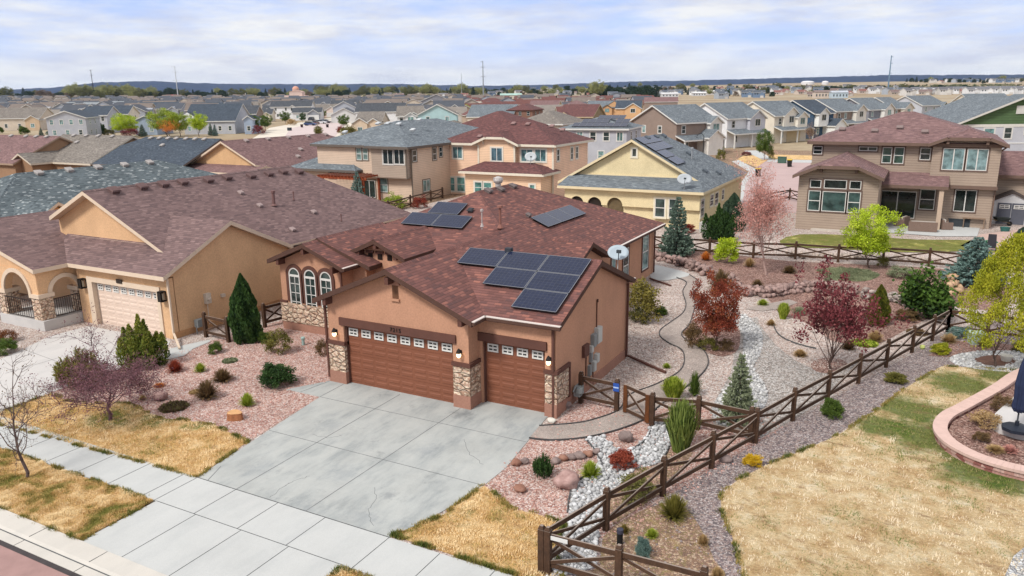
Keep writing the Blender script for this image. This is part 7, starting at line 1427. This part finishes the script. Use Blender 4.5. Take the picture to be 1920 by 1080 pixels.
BLK = blockmat(); PW = root('planter_wall', (wl[5][0], wl[5][1], 0), 'curved pink block planter wall at the right edge of the lawn', 'wall'); o0 = Vector(wl[5]); wl = [tuple(Vector(p)-o0) for p in wl]
ringwall(wl, 0, .13, -.02, -.34, BLK, 'block_course', PW, 1); ringwall(wl, .13, .27, -.05, -.37, BLK, 'block_course', PW, 1); ringwall(wl, .27, .36, 0, -.42, plain(S(222, 190, 178), .08, 3, bs=.3), 'cap_stone', PW, 1)
sheet('planter_soil', G_MULCH, [(wl[i][0]+o0.x, wl[i][1]+o0.y) for i in range(len(wl))], 45, px=False)
m = MB(); pad = W2([(1856, 812), (1862, 800), (1892, 772), (1925, 745), (2080, 780), (2080, 860), (1960, 845), (1900, 832), (1870, 822)]); m.prism([(x, y, .1) for x, y in pad], (0, 0, .38)); o_ = m.build('terrace_slab', CONC4); tag(o_, kind='structure')
b = onz(1905, 806, .48); U = root('folded_parasol', b, 'dark blue folded garden parasol on its base at the right edge', 'parasol'); m = MB()
m.prism([(.42*math.cos(t), .42*math.sin(t), 0) for t in [math.pi/8+k*math.pi/4 for k in range(8)]], (0, 0, .1)); m.lathe([(.38, .1), (.2, .15), (.06, .16), (.06, .3), (0, .3)], n=12); m.build('base', plain(S(40, 46, 58), .1, rough=.5), U)
MB().tube((0, 0, .1), (0, 0, 2.6), .025).build('pole', plain(S(70, 74, 80), .1), U)
m = MB(); n = 16
for j, (r_, z) in enumerate(((.12, .62), (.19, .75), (.17, 1.0), (.2, 1.5), (.15, 2.1), (.05, 2.6))):
    for k in range(n): t = 6.283*k/n; rr = r_*(1+(.28 if k % 2 else -.18)*(1-j/6)); m.v.append((rr*math.cos(t), rr*math.sin(t), z))
for j in range(5):
    for k in range(n): m.f.append((j*n+k, j*n+(k+1) % n, (j+1)*n+(k+1) % n, (j+1)*n+k)); m.m.append(0)
m.build('canopy', plain(S(44, 54, 84), .15, 6), U)
for px_, py_, ty_, w_, kd, cl, lab in ((1850, 800, 765, 70, 'loose', C_TAN, 'dry tan shrub in the planter by the terrace slab'), (1880, 770, 735, 60, 'loose', C_BR, 'dry brown shrub at the back of the planter'), (1840, 826, 805, 34, 'mound', C_BR, 'small brown mound in the front of the planter'), (1866, 846, 834, 36, 'tuft', C_TAN, 'pale straw tuft along the planter wall'), (1893, 848, 832, 30, 'spiky', C_PK, 'pinkish twiggy plant along the planter wall')): plant(kd, cl, px_, py_, ty_, w_, lab, z=.2)
# patio furniture
WK = plain(S(134, 112, 100), .2, 18, bs=.6, bscale=40); CU = plain(S(206, 198, 188), .08)
def sofa(px, py, wd, yaw, label, cush=True, nm='wicker_sofa'):
    b = onz(px, py); H = root(nm, b, label, 'sofa' if wd > 1.3 else 'chair', 'wicker patio seats', math.radians(yaw)); hw = wd/2; m = MB(); m.box(-hw, -.4, .06, hw, .4, .38); m.box(-hw, -.4, .38, hw, -.26, .8); m.box(-hw, -.26, .38, -hw+.14, .4, .62); m.box(hw-.14, -.26, .38, hw, .4, .62); m.build('frame', WK, H)
    m = MB(); m.box(-hw+.15, -.24, .38, hw-.15, .38, .5); m.box(-hw+.16, -.25, .5, hw-.16, -.12, .84); m.build('cushion', CU, H); return H
sofa(1729, 434, 2.0, 4, 'wide wicker sofa seen from behind on the rear patio'); sofa(1690, 424, 1.1, 70, 'wicker armchair left of the sofa on the rear patio'); sofa(1771, 430, 1.1, -70, 'wicker armchair right of the porch post'); sofa(1737, 414, 1.4, 184, 'wicker loveseat with pale cushion against the house wall')
b = onz(1797, 425); m = MB(); m.box(-.75, -.3, 0, .75, .3, .6); m.box(-.78, -.33, .6, .78, .33, .68); simple('deck_box', m, plain(S(66, 72, 76), .1), b, 'dark grey deck storage box under the patio house window', 'box')
b = onz(1824, 428); m = MB()
for x in (-.7, .7):
    for y in (-.2, .2): m.box(x-.03, y-.03, 0, x+.03, y+.03, .78)
m.box(-.78, -.25, .78, .78, .25, .83); simple('patio_bench', m, plain(S(150, 126, 106), .1), b, 'narrow slatted table beside the dark deck box', 'table')
b = onz(1652, 418); GR = root('kettle_grill', b, 'black barbecue grill by the glass patio door', 'grill'); m = MB(); m.lathe([(0, .62), (.3, .7), (.36, .85), (.35, .86)], n=14); m.build('bowl', plain(S(40, 42, 44), .1, rough=.4), GR); m = MB(); m.lathe([(.36, .86), (.32, 1.0), (.18, 1.12), (0, 1.16)], n=14); m.build('lid', plain(S(48, 50, 54), .1, rough=.35), GR)
for k in range(3): MB().tube((.2*math.cos(k*2.1), .2*math.sin(k*2.1), .68), (.36*math.cos(k*2.1), .36*math.sin(k*2.1), 0), .02).build('leg', plain(S(90, 90, 92), .1), GR)
b = onz(1892, 421); SH = root('garden_shed', b, 'white resin garden shed with grey double doors at the right edge', 'shed'); m = MB(); m.prism([(-1.3, 0, 0), (1.3, 0, 0), (1.3, 0, 1.9), (0, 0, 2.55), (-1.3, 0, 1.9)], (0, 2.2, 0)); m.build('wall', plain(S(218, 218, 218), .05), SH)
m = MB(); 
for s_ in (-1, 1): m.prism([(0, -.15, 2.56), (s_*1.45, -.15, 1.84), (s_*1.45, -.15, 1.94), (0, -.15, 2.68)], (0, 2.5, 0))
m.build('roof', plain(S(88, 78, 74), .1), SH)
for s_ in (-1, 1):
    m = MB(); a, c_ = sorted((s_*.02, s_*.98)); m.box(a, -.05, .05, c_, .0, 1.75); d_ = m.build('door', plain(S(96, 98, 108), .06), SH); fc_ = face((0, -.05, 0), (1, 0, 0)); window(d_, fc_, a+.12, c_-.12, 1.3, 1.62, split='c', pane=(.02, .02, .025, 1))
for px_, py_, col, lab, nm in ((1884, 434, S(60, 110, 104), 'small teal green tub on the pink rear walk', 'tub'),):
    m = MB(); m.lathe([(.28, 0), (.36, .34), (.33, .34), (.26, .04), (0, .04)], n=14); simple(nm, m, plain(col, .06), onz(px_, py_), lab, 'tub')
b = onz(1866, 418); m = MB(); m.lathe([(0, 0), (.3, .05), (.42, .3), (.36, .6), (.12, .72), (0, .72)], n=14); simple('orange_float', m, plain(S(206, 146, 60), .1), b, 'orange round float leaning by the shed', 'float')
b = onz(1877, 424); K = root('wheelbarrow', b, 'dark wheelbarrow in front of the garden shed', 'wheelbarrow', None, .4); m = MB(); m.hexa([(-.4, -.25, .4), (.4, -.2, .4), (.4, .2, .4), (-.4, .25, .4), (-.6, -.36, .75), (.55, -.3, .68), (.55, .3, .68), (-.6, .36, .75)]); m.build('tray', plain(S(46, 52, 50), .1), K); MB().tube((.62, -.04, .2), (.62, .04, .2), .2, n=14).build('wheel', plain(S(30, 30, 30), .1), K)
for s_ in (-.22, .22): MB().bar((-1.0, s_, .62), (.6, s_*.3, .25), .04, .04).build('handle', plain(S(150, 130, 100), .1), K)
b = onz(1855, 455); m = MB()
for j in range(26): t0 = j*.75; t1 = (j+1)*.75; m.tube((.35*math.cos(t0)*(1+.02*j), .3*math.sin(t0)*(1+.02*j), .05+.02*(j % 4)), (.35*math.cos(t1)*(1+.02*(j+1)), .3*math.sin(t1)*(1+.02*(j+1)), .05+.02*((j+1) % 4)), .025, n=6)
simple('garden_hose', m, plain(S(60, 140, 100), .1), b, 'coiled green garden hose beside the rear walk', 'hose')
b = onz(1858, 472); m = MB(); m.hexa([(-.28, -.02, .3), (.28, -.02, .3), (.28, .03, .3), (-.28, .03, .3), (-.24, .42, 1.15), (.24, .42, 1.15), (.24, .47, 1.15), (-.24, .47, 1.15)]); m.box(-.28, -.5, .34, .28, .0, .4)
for x in (-.26, .26): m.box(x-.02, -.48, 0, x+.02, -.44, .36); m.box(x-.02, -.02, 0, x+.02, .02, .36)
simple('garden_chair', m, plain(S(46, 44, 50), .1), b, 'black sling back chair near the wide blue spruce', 'chair')
b = onz(1561, 433); m = MB(); m.box(-1.6, -.5, 0, 1.6, .5, .12); m.box(-1.5, -.42, .12, 1.5, .42, .14); simple('window_well', m, plain(S(206, 196, 184), .1), b, 'pale window well grate below the patio house bay', 'window well')
# street furniture, bins, cars
def bin_(px, py, label, col=S(46, 44, 42), lid=S(226, 190, 40)):
    b = onz(px, py); B_ = root('wheelie_bin', b, label, 'bin'); m = MB(); m.hexa([(-.24, -.28, .05), (.24, -.28, .05), (.24, .28, .05), (-.24, .28, .05), (-.32, -.38, 1.), (.32, -.38, 1.), (.32, .38, 1.), (-.32, .38, 1.)]); m.build('body', plain(col, .1), B_); m = MB(); m.box(-.34, -.42, 1., .34, .42, 1.08); m.build('lid', plain(lid, .06), B_); MB().tube((-.28, .3, .12), (.28, .3, .12), .12, n=10).build('wheels', plain(S(24, 24, 24), .05), B_)
bin_(1421, 331, 'black bin with yellow lid at the kerb beside the yellow house'); bin_(1480, 313, 'black bin with yellow lid left of the brown patio house'); bin_(566, 239, 'dark bin left of the parked blue car', S(60, 30, 34), S(70, 40, 44)); bin_(614, 239, 'dark bin right of the parked cars', S(40, 30, 34), S(50, 40, 44))
for px_, py_, col, lab in ((1466, 306, S(76, 104, 92), 'dark green utility cabinet beside the cross street'), (543, 245, S(60, 66, 72), 'dark grey utility cabinet by the cul de sac')): m = MB(); m.box(-.6, -.4, 0, .6, .4, .9); m.box(-.63, -.43, .9, .63, .43, .98); simple('utility_cabinet', m, plain(col, .08), onz(px_, py_), lab, 'utility cabinet')
def car(px, py, yaw, col, label, truck=False):
    b = onz(px, py); K = root('parked_car', b, label, 'car', None, math.radians(yaw)); m = MB()
    m.prism([(-2.2, -.9, .3), (2.2, -.9, .3), (2.25, -.9, .75), (1.3, -.9, .92), (-2.2, -.9, .95)], (0, 1.8, 0)); m.build('body', plain(col, .03, rough=.3, spec=.5), K)
    m = MB(); m.hexa([(-2.0, -.85, .93), (1.2, -.85, .9), (1.2, .85, .9), (-2.0, .85, .93), (-1.6, -.7, 1.5), (.5, -.7, 1.5), (.5, .7, 1.5), (-1.6, .7, 1.5)]); m.build('cabin', glass((.02, .025, .03, 1)), K)
    for x in (-1.35, 1.4):
        for y in (-.92, .74): MB().tube((x, y, .33), (x, y+.18, .33), .33, n=14).build('wheel', plain(S(30, 30, 30), .1), K)
    m = MB(); m.box(-1.55, -.68, 1.5, .45, .68, 1.54); m.build('roof', plain(col, .03, rough=.3, spec=.5), K)
    for y in (-.7, .45): MB().box(2.2, y, .58, 2.27, y+.25, .72).build('headlight', plain(S(230, 230, 226), .03), K)
car(582, 235.5, 20, S(54, 74, 120), 'dark blue car parked on the cul de sac'); car(592, 233.5, 115, S(110, 50, 48), 'dark red car parked in front of the grey garage gable'); car(602, 232, 20, S(226, 226, 228), 'white car parked on the garage drive behind the red one'); car(610, 231, 20, S(90, 84, 92), 'dark grey car at the right end of the parked cars'); car(585, 226, 110, S(60, 62, 70), 'black car near the white garage door')
b = onz(1321, 322); m = MB(); P = onz(1318, 292); h = pxh(P, 1318, 257)
L_ = root('street_lamp', P, 'black arched street lamp behind the yellow house roof', 'street lamp'); m.tube((0, 0, 0), (0, 0, h), .09, .06); pts = [Vector((math.cos(a)*-.6-.0+ -.6, 0, h+math.sin(a)*.6)) for a in np.linspace(0, math.pi, 9)]; pts = [Vector((-.6+.6*math.cos(a), 0, h+.6*math.sin(a))) for a in np.linspace(0, math.pi*.95, 9)]
for a, c_ in zip(pts[:-1], pts[1:]): m.tube(a, c_, .045, n=6)
m.build('pole', plain(S(34, 36, 40), .1), L_); m = MB(); m.lathe([(0, h+.0), (.1, h-.05), (.28, h-.4), (.26, h-.42), (0, h-.3)], (-1.2, 0, 0), 12); m.build('lamp_head', plain(S(34, 36, 40), .1), L_)
# transmission poles
def pylon(bx, by, tx_, ty_, label, col, arms, r, group=None):
    P = ong(bx, by); h = pxh(P, tx_, ty_); T_ = root('transmission_pole', P, label, 'power pole', None, YAW); m = MB(); r *= 1.5; m.tube((0, 0, -1), (0, 0, h), r, r*.55, 10); m.build('pole', plain(col, .1, .1), T_)
    for f_, a_, s_, cu in arms:
        m = MB(); z = h*f_
        if cu: m.tube((0, 0, z-a_*.35), (s_*a_*.7, 0, z+a_*.12), r*.35, r*.28, 6); m.tube((s_*a_*.7, 0, z+a_*.12), (s_*a_, 0, z), r*.28, r*.22, 6); m.tube((s_*a_, 0, z), (s_*a_, 0, z-a_*.45), r*.16, r*.12, 5)
        else: m.bar((-a_, 0, z), (a_, 0, z), r*.5, r*.5)
        m.build('crossarm', plain(col, .1, .1), T_)
    return T_
pylon(177.5, 186, 169, 131, 'dark brown power pole with four straight crossarms on the left', S(52, 46, 52), ((.99, 2.6, 0, 0), (.8, 2.8, 0, 0), (.5, 2.9, 0, 0), (.47, 2.4, 0, 0)), .5)
A6 = lambda k: tuple((f_, k, s_, 1) for f_ in (.98, .83, .57) for s_ in ((-1, 1) if f_ < .9 else (-1,)))
pylon(334.5, 187, 327, 124, 'pale steel power pole with curved arms on the left', S(206, 210, 212), A6(5.), .55); pylon(906.5, 182, 904.5, 114, 'grey steel power pole with short upswept arms in the middle', S(150, 156, 164), A6(3.6)+((.3, 3.4, -1, 1),), .7); pylon(1664, 177, 1671, 104, 'blue grey steel power pole on the right', S(120, 146, 168), ((.97, 2., 1, 1), (.8, 2., 1, 1), (.5, 2., -1, 1), (.55, 2., 1, 1), (.35, 2., -1, 1)), .6); pylon(866, 180, 866, 138, 'very thin mast far away left of the middle pole', S(150, 156, 166), (), .35)
# ---------------------------------------------------------------- the far plain: sheds, a domed church, trees and distant roofs
def farbox(label, x0, x1, yb, yt, col, roofc, cat='building', nm='far_building', pk=.25):
    P = ong((x0+x1)/2, yb); wd = (x1-x0)*mpp(P); h = max(2.5, pxh(P, (x0+x1)/2, yt)); H = root(nm, P, label, cat, None, YAW); m = MB(); m.box(-wd/2, 0, -1, wd/2, wd*.5, h*(1-pk)); m.build('wall', plain(col, .08, .2), H)
    m = MB(); hz = h*(1-pk); m.prism([(-wd/2-.4, -.5, hz), (-wd/2-.4, wd*.25, h), (-wd/2-.4, wd*.5+.5, hz)], (wd+.8, 0, 0)); m.build('roof', plain(roofc, .1, .2), H)
    m = MB()
    for k in range(5): u = -wd/2+wd*(k+.5)/5; m.box(u-wd*.04, -.08, hz*.3, u+wd*.04, 0, hz*.7)
    m.build('windows', plain(S(90, 96, 100), .1), H); return H
farbox('long reddish roofed building behind the back row on the left', 290, 332, 185, 177.5, S(214, 196, 188), S(160, 96, 92)); farbox('mint roofed hall right of the middle power pole', 938, 978, 189, 175, S(218, 206, 190), S(170, 200, 190)); farbox('long white shed beside the dark pines', 1241, 1272, 182, 173.5, S(222, 222, 222), S(236, 236, 236)); farbox('white shed in the right middle plain', 1299, 1324, 180, 172, S(222, 222, 222), S(240, 240, 240)); farbox('wide pale warehouse right of the white sheds', 1326, 1364, 178, 169, S(214, 208, 202), S(226, 226, 226)); farbox('low white office by the middle power pole', 874, 904, 176, 170.5, S(226, 226, 226), S(206, 206, 206)); farbox('pale blue barn beyond the street row', 1560, 1590, 184, 170, S(196, 212, 222), S(190, 196, 204)); farbox('beige house with brown roof beyond the street row', 1528, 1557, 184, 169, S(222, 206, 190), S(140, 122, 116)); farbox('red roofed house alone in the field', 738, 757, 185, 175, S(150, 96, 90), S(140, 120, 116)); farbox('white fronted house in the field', 1054, 1064, 191, 184, S(236, 236, 236), S(220, 220, 220))
P = ong(554, 190); H = root('church', P, 'pinkish domed church beyond the cul de sac', 'church', None, YAW); k = mpp(P)
m = MB(); m.box(-20*k, 0, -1, 20*k, 24*k, 11*k); m.box(-10*k, -2*k, -1, 14*k, 20*k, 17*k); m.box(8*k, -6*k, -1, 18*k, 4*k, 10*k); m.build('wall', plain(S(232, 204, 190), .06, .2), H); m = MB(); m.tube((0, 8*k, 16*k), (0, 8*k, 22*k), 6*k, n=14); m.build('drum', plain(S(226, 190, 172), .06, .2), H); m = MB(); m.lathe([(6.4*k, 22*k), (6*k, 24*k), (4*k, 26.5*k), (0, 28*k)], (0, 8*k, 0), 16); m.build('dome', plain(S(226, 170, 146), .06, .2), H, smooth=True)
m = MB(); m.prism([(-10.5*k, -2.4*k, 17*k), (14.5*k, -2.4*k, 17*k), (2*k, -2.4*k, 21*k)], (0, 22*k, 0)); m.build('roof', plain(S(214, 180, 166), .06, .2), H)
for x, w_ in ((1514, 24), (1547, 12)): P = ong(x, 158.5); k = mpp(P); m = MB(); m.lathe([(w_*k*.5, -2), (w_*k*.5, 4.5*k), (w_*k*.35, 6.2*k), (0, 6.8*k)], n=18); simple('water_tank', m, plain(S(232, 230, 230), .04), P, 'wide white water tank on the dry hillside' if w_ > 20 else 'smaller white water tank on the dry hillside', 'tank')
# distant houses: one mesh of each kind, copied
def farhouse(wc, rc, two):
    h = 5.4 if two else 3.2; H = bpy.data.objects.new('distant_house', None); COL.objects.link(H); m = MB(); m.box(-6, 0, -1, 6, 10, h); m.prism([(-6, 0, h), (-6, 10, h), (-6, 5, h+2.4)], (12, 0, 0)); m.prism([(0, -1, -1), (5, -1, -1), (5, -1, h-.6), (2.5, -1, h+1.1), (0, -1, h-.6)], (0, 3, 0)); m.build('wall', plain(wc, .06, .3), H)
    r = Roof(.2); r.gable(-6.5, 6.5, -.5, 10.5, h-.1, .5, 'x'); r.gable(-.4, 5.4, -1.4, 4, h-.75, .62, 'y'); r.build([plain(rc, .12, .6), plain(WHITE, .05)], H, caps=False)
    for u in (-4.5, -2): 
        m = MB(); m.box(u-.6, -.06, h-2, u+.6, 0, h-.7); m.build('window', plain(S(60, 66, 72), .1), H)
    m = MB(); m.box(.8, -1.06, 0, 4.2, -1, 2.2); m.build('garage_door', plain(S(214, 208, 200), .1), H); return H
FH = [farhouse(S(226, 222, 216), S(110, 108, 112), True), farhouse(S(196, 180, 164), S(128, 108, 102), False), farhouse(S(176, 182, 190), S(98, 104, 114), True), farhouse(S(216, 200, 186), S(140, 96, 88), False), farhouse(S(240, 240, 240), S(120, 120, 124), True), farhouse(S(120, 140, 166), S(90, 96, 104), True)]
def copytree(o, parent=None):
    c = o.copy(); COL.objects.link(c)
    if parent is not None: c.parent = parent
    for ch in list(o.children): copytree(ch, c)
    return c
FHN = ('white two storey', 'tan low', 'grey two storey', 'beige low', 'bright white two storey', 'blue two storey'); used = set(); R2 = np.random.default_rng(77); spots = []
for x in np.arange(1682, 1925, 13): spots.append((x, 178-.008*(x-1680)+R2.normal()*.6, 1.0))
for x in np.arange(1446, 1680, 15): spots.append((x+R2.normal()*3, 177+R2.normal()*3.5, 1.))
for x in np.arange(1750, 1925, 16): spots.append((x+R2.normal()*3, 154.5+R2.normal()*.8, 1.))
for x in np.arange(380, 480, 22): spots.append((x+R2.normal()*5, 180+R2.normal()*2, 1.))
for x in np.arange(560, 1240, 21): spots.append((x+R2.normal()*6, 178+R2.normal()*4.5, 1.))
for x in np.arange(880, 1460, 19): spots.append((x+R2.normal()*6, 170+R2.normal()*2.2, 1.))
for x in np.arange(30, 380, 30): spots.append((x+R2.normal()*6, 181+R2.normal()*2.5, 1.))
for x in np.arange(1250, 1470, 15): spots.append((x+R2.normal()*5, 179+R2.normal()*3., 1.))
for x in np.arange(1480, 1700, 34): spots.append((x+R2.normal()*6, 170+R2.normal()*1., 1.))
for i, (x, y, s_) in enumerate(spots):
    k = int(R2.integers(0, 6)) if x < 1680 or R2.random() < .6 else 4; P = ong(x, y)
    if k in used: o = copytree(FH[k])
    else: o = FH[k]; used.add(k)
    o.location = P; o.rotation_euler = (0, 0, YAW+R2.normal()*.35); zone = 'on the left of the far plain' if x < 480 else 'in the middle of the far plain' if x < 1000 else 'right of the middle on the far plain' if x < 1440 else 'on the right beneath the dry hill' if y > 160 else 'on top of the dry hill'
    tag(o, f'tiny distant {FHN[k]} house {zone}', 'house', f'distant {FHN[k]} houses {zone}')
for k in range(6):
    if k not in used:
        for c in list(FH[k].children): bpy.data.objects.remove(c)
        bpy.data.objects.remove(FH[k])
# the crowded streets in between: fill the gaps between the houses already standing
taken = [o.matrix_world.translation.copy() if False else o.location.copy() for o in SC.objects if o.get('category') == 'house']; R4 = np.random.default_rng(31)
FHM = [farhouse(S(222, 220, 216), S(92, 94, 100), False), farhouse(S(196, 184, 170), S(128, 116, 108), True), farhouse(S(172, 176, 184), S(84, 88, 96), True), farhouse(S(206, 196, 182), S(142, 134, 126), False), farhouse(S(190, 168, 148), S(116, 76, 70), False)]; FMN = ('white low dark roofed', 'beige two storey tan roofed', 'grey two storey dark roofed', 'cream low tan roofed', 'tan low brown roofed'); usedm = set()
def zone_(x): return 'among the left streets' if x < 420 else 'among the middle streets' if x < 860 else 'behind the peach house'
cand = []
for t_ in range(5200):
    x = R4.random()*1230-10; y = 187+46*R4.random()**1.5
    if (520 < x < 665 and 216 < y) or (1110 < x and y > 206) or (y < 197 and R4.random() < .3): continue
    P = ong(x, y)
    if min((P-q).length for q in taken) < 19: continue
    taken.append(P); cand.append((-y, x, P, 4 if (x > 870 and R4.random() < .75) else int(R4.integers(0, 4)), 32+R4.normal()*5+(90 if R4.random() < .3 else 0)))
cand.sort(key=lambda c: c[0])
for _, x, P, k, yw in cand[:118]:
    if k in usedm: o = copytree(FHM[k])
    else: o = FHM[k]; usedm.add(k)
    o.location = P; o.rotation_euler = (0, 0, math.radians(yw)); tag(o, f'{FMN[k]} house half hidden {zone_(x)}', 'house', f'{FMN[k]} houses {zone_(x)}')
rm = MB()     # the rest of the rooftops, too many and too small to tell apart
for _, x, P, k, yw in cand[118:]:
    c_, s_ = math.cos(math.radians(yw)), math.sin(math.radians(yw)); T = lambda u, v, z: (P.x+u*c_-v*s_, P.y+u*s_+v*c_, P.z+z); h = 5.4 if k in (1, 2) else 3.2
    rm.hexa([T(-6, 0, -1), T(6, 0, -1), T(6, 10, -1), T(-6, 10, -1), T(-6, 0, h), T(6, 0, h), T(6, 10, h), T(-6, 10, h)], k); rm.prism([T(-6, 0, h), T(-6, 10, h), T(-6, 5, h+2.2)], (12*c_, 12*s_, 0), k)
    for sg in (0, 1): a = [T(-6.4, -.5 if sg == 0 else 10.5, h-.15), T(6.4, -.5 if sg == 0 else 10.5, h-.15), T(6.4, 5, h+2.4), T(-6.4, 5, h+2.4)]; rm.poly(a if sg == 0 else a[::-1], 5+k)
    for u in (-4, -1, 3): rm.hexa([T(u-.6, -.08, h-2), T(u+.6, -.08, h-2), T(u+.6, 0, h-2), T(u-.6, 0, h-2), T(u-.6, -.08, h-.7), T(u+.6, -.08, h-.7), T(u+.6, 0, h-.7), T(u-.6, 0, h-.7)], 10)
WC = (S(222, 220, 216), S(196, 184, 170), S(172, 176, 184), S(206, 196, 182), S(190, 168, 148)); RC = (S(92, 94, 100), S(128, 116, 108), S(84, 88, 96), S(142, 134, 126), S(116, 76, 70))
tag(rm.build('distant_rooftops', [plain(c, .06, .3) for c in WC]+[plain(c, .12, .6) for c in RC]+[plain(S(60, 66, 72), .1)]), kind='stuff')
# trees of the far plain
FT = [('pale green', proto('tree', (S(126, 132, 78), S(176, 176, 112), S(196, 196, 140)), 0)), ('dark green', proto('dense', (S(34, 54, 40), S(66, 88, 58)), 1)), ('olive', proto('tree', (S(90, 96, 56), S(140, 138, 84)), 1)), ('dark conifer', proto('spruce', (S(34, 52, 44), S(62, 84, 66)), 2)), ('brownish', proto('loose', (S(110, 92, 74), S(150, 128, 104)), 2))]
def band(xs, y0, ysd, hpx, mixp, R):
    for x in xs:
        y = y0+R.normal()*ysd; P = ong(x, y); k = int(R.choice(5, p=mixp)); h = 1.45*hpx*mpp(P)*(.7+.6*R.random()); w_ = h*{0: 1.0, 1: 1.05, 2: 1.0, 3: .55, 4: 1.1}[k]; zone = 'on the left of the far plain' if x < 480 else 'in the middle of the far plain' if x < 1000 else 'right of the middle on the far plain' if x < 1440 else 'on the right of the far plain'
        put(FT[k][1][:1], 'distant_tree', P-Z*h*.08, w_, h, f'tiny distant {FT[k][0]} tree {zone}', 'tree', f'distant {FT[k][0]} trees {zone}')
R3 = np.random.default_rng(9)
band(np.arange(2, 120, 11), 186, 1., 13, (.1, .55, .1, .15, .1), R3); band(np.arange(122, 290, 6.5), 187, 1.2, 16, (.5, .1, .3, .03, .07), R3); band(np.arange(300, 400, 9), 184, 1., 13, (.1, .5, .1, .3, 0), R3); band(np.arange(400, 640, 9), 183, 2, 11, (.3, .25, .2, .2, .05), R3); band(np.arange(600, 900, 7), 179, 2.2, 11, (.35, .15, .3, .15, .05), R3); band(np.arange(860, 1120, 7), 176.5, 3, 9, (.25, .3, .2, .2, .05), R3)
band(np.arange(1112, 1236, 5.2), 182, 1.4, 17, (.0, .75, .05, .2, 0), R3); band([1118], 184, .1, 17, (1, 0, 0, 0, 0), R3); band(np.arange(1008, 1100, 9), 187, .8, 9, (0, .3, .1, .6, 0), R3); band(np.arange(1236, 1450, 4.5), 175.5, 3.2, 9, (.15, .4, .2, .15, .1), R3); band(np.arange(1440, 1700, 9), 170, 2.2, 8, (.1, .5, .15, .15, .1), R3); band(np.arange(1700, 1920, 9), 169, .8, 7, (.1, .6, .1, .1, .1), R3); band(np.arange(1700, 1920, 9), 154, .8, 6.5, (.1, .7, .1, .1, 0), R3); band(np.arange(1130, 1440, 14), 165.5, .8, 5, (.2, .5, .2, .1, 0), R3)
# one far mass of low woodland where single trees cannot be told apart
def woodland():
    R = np.random.default_rng(21); n = 2600; V = []; T = []
    x = R.random(n)*1960-20; hz = 184-.0119*x; y = hz-2-R.random(n)**1.6*-9; C = []; S_ = []
    for xx, yy in zip(x, y):
        P = ong(xx, yy); s = mpp(P); C.append((P.x, P.y, P.z+s*1.0)); S_.append(s*(2.2+1.6*R.random()))
    C = np.array(C); S_ = np.array(S_); V, Fq, T = cloud(R, C, S_, 22, 1., 1., .2, .7, .8); L = np.repeat(np.repeat(S_, 22), 4)[:, None]; ce = np.repeat(V.reshape(-1, 4, 3).mean(1), 4, 0); V = ce+(V-ce)*L*.5
    o = link('distant_woodland', qmesh('distant_woodland', V, Fq, T, leaf(S(54, 70, 50), S(120, 124, 88), S(170, 164, 124)))); tag(o, kind='stuff')
woodland()
# the air between here and the hills
m = MB(); m.box(-11500, -11500, -3, 11500, 11500, 190); hz_ = m.build('haze', plain((.5, .5, .5, 1))); hm = bpy.data.materials.new('haze'); hm.use_nodes = True; nt = hm.node_tree; nt.nodes.remove(nt.nodes['Principled BSDF']); pv = N(nt, 'ShaderNodeVolumePrincipled'); pv.inputs['Color'].default_value = (.62, .78, 1, 1); pv.inputs['Density'].default_value = HAZE; pv.inputs['Anisotropy'].default_value = .2; nt.links.new(pv.outputs[0], nt.nodes['Material Output'].inputs['Volume']); hz_.data.materials.clear(); hz_.data.materials.append(hm); tag(hz_, kind='stuff')
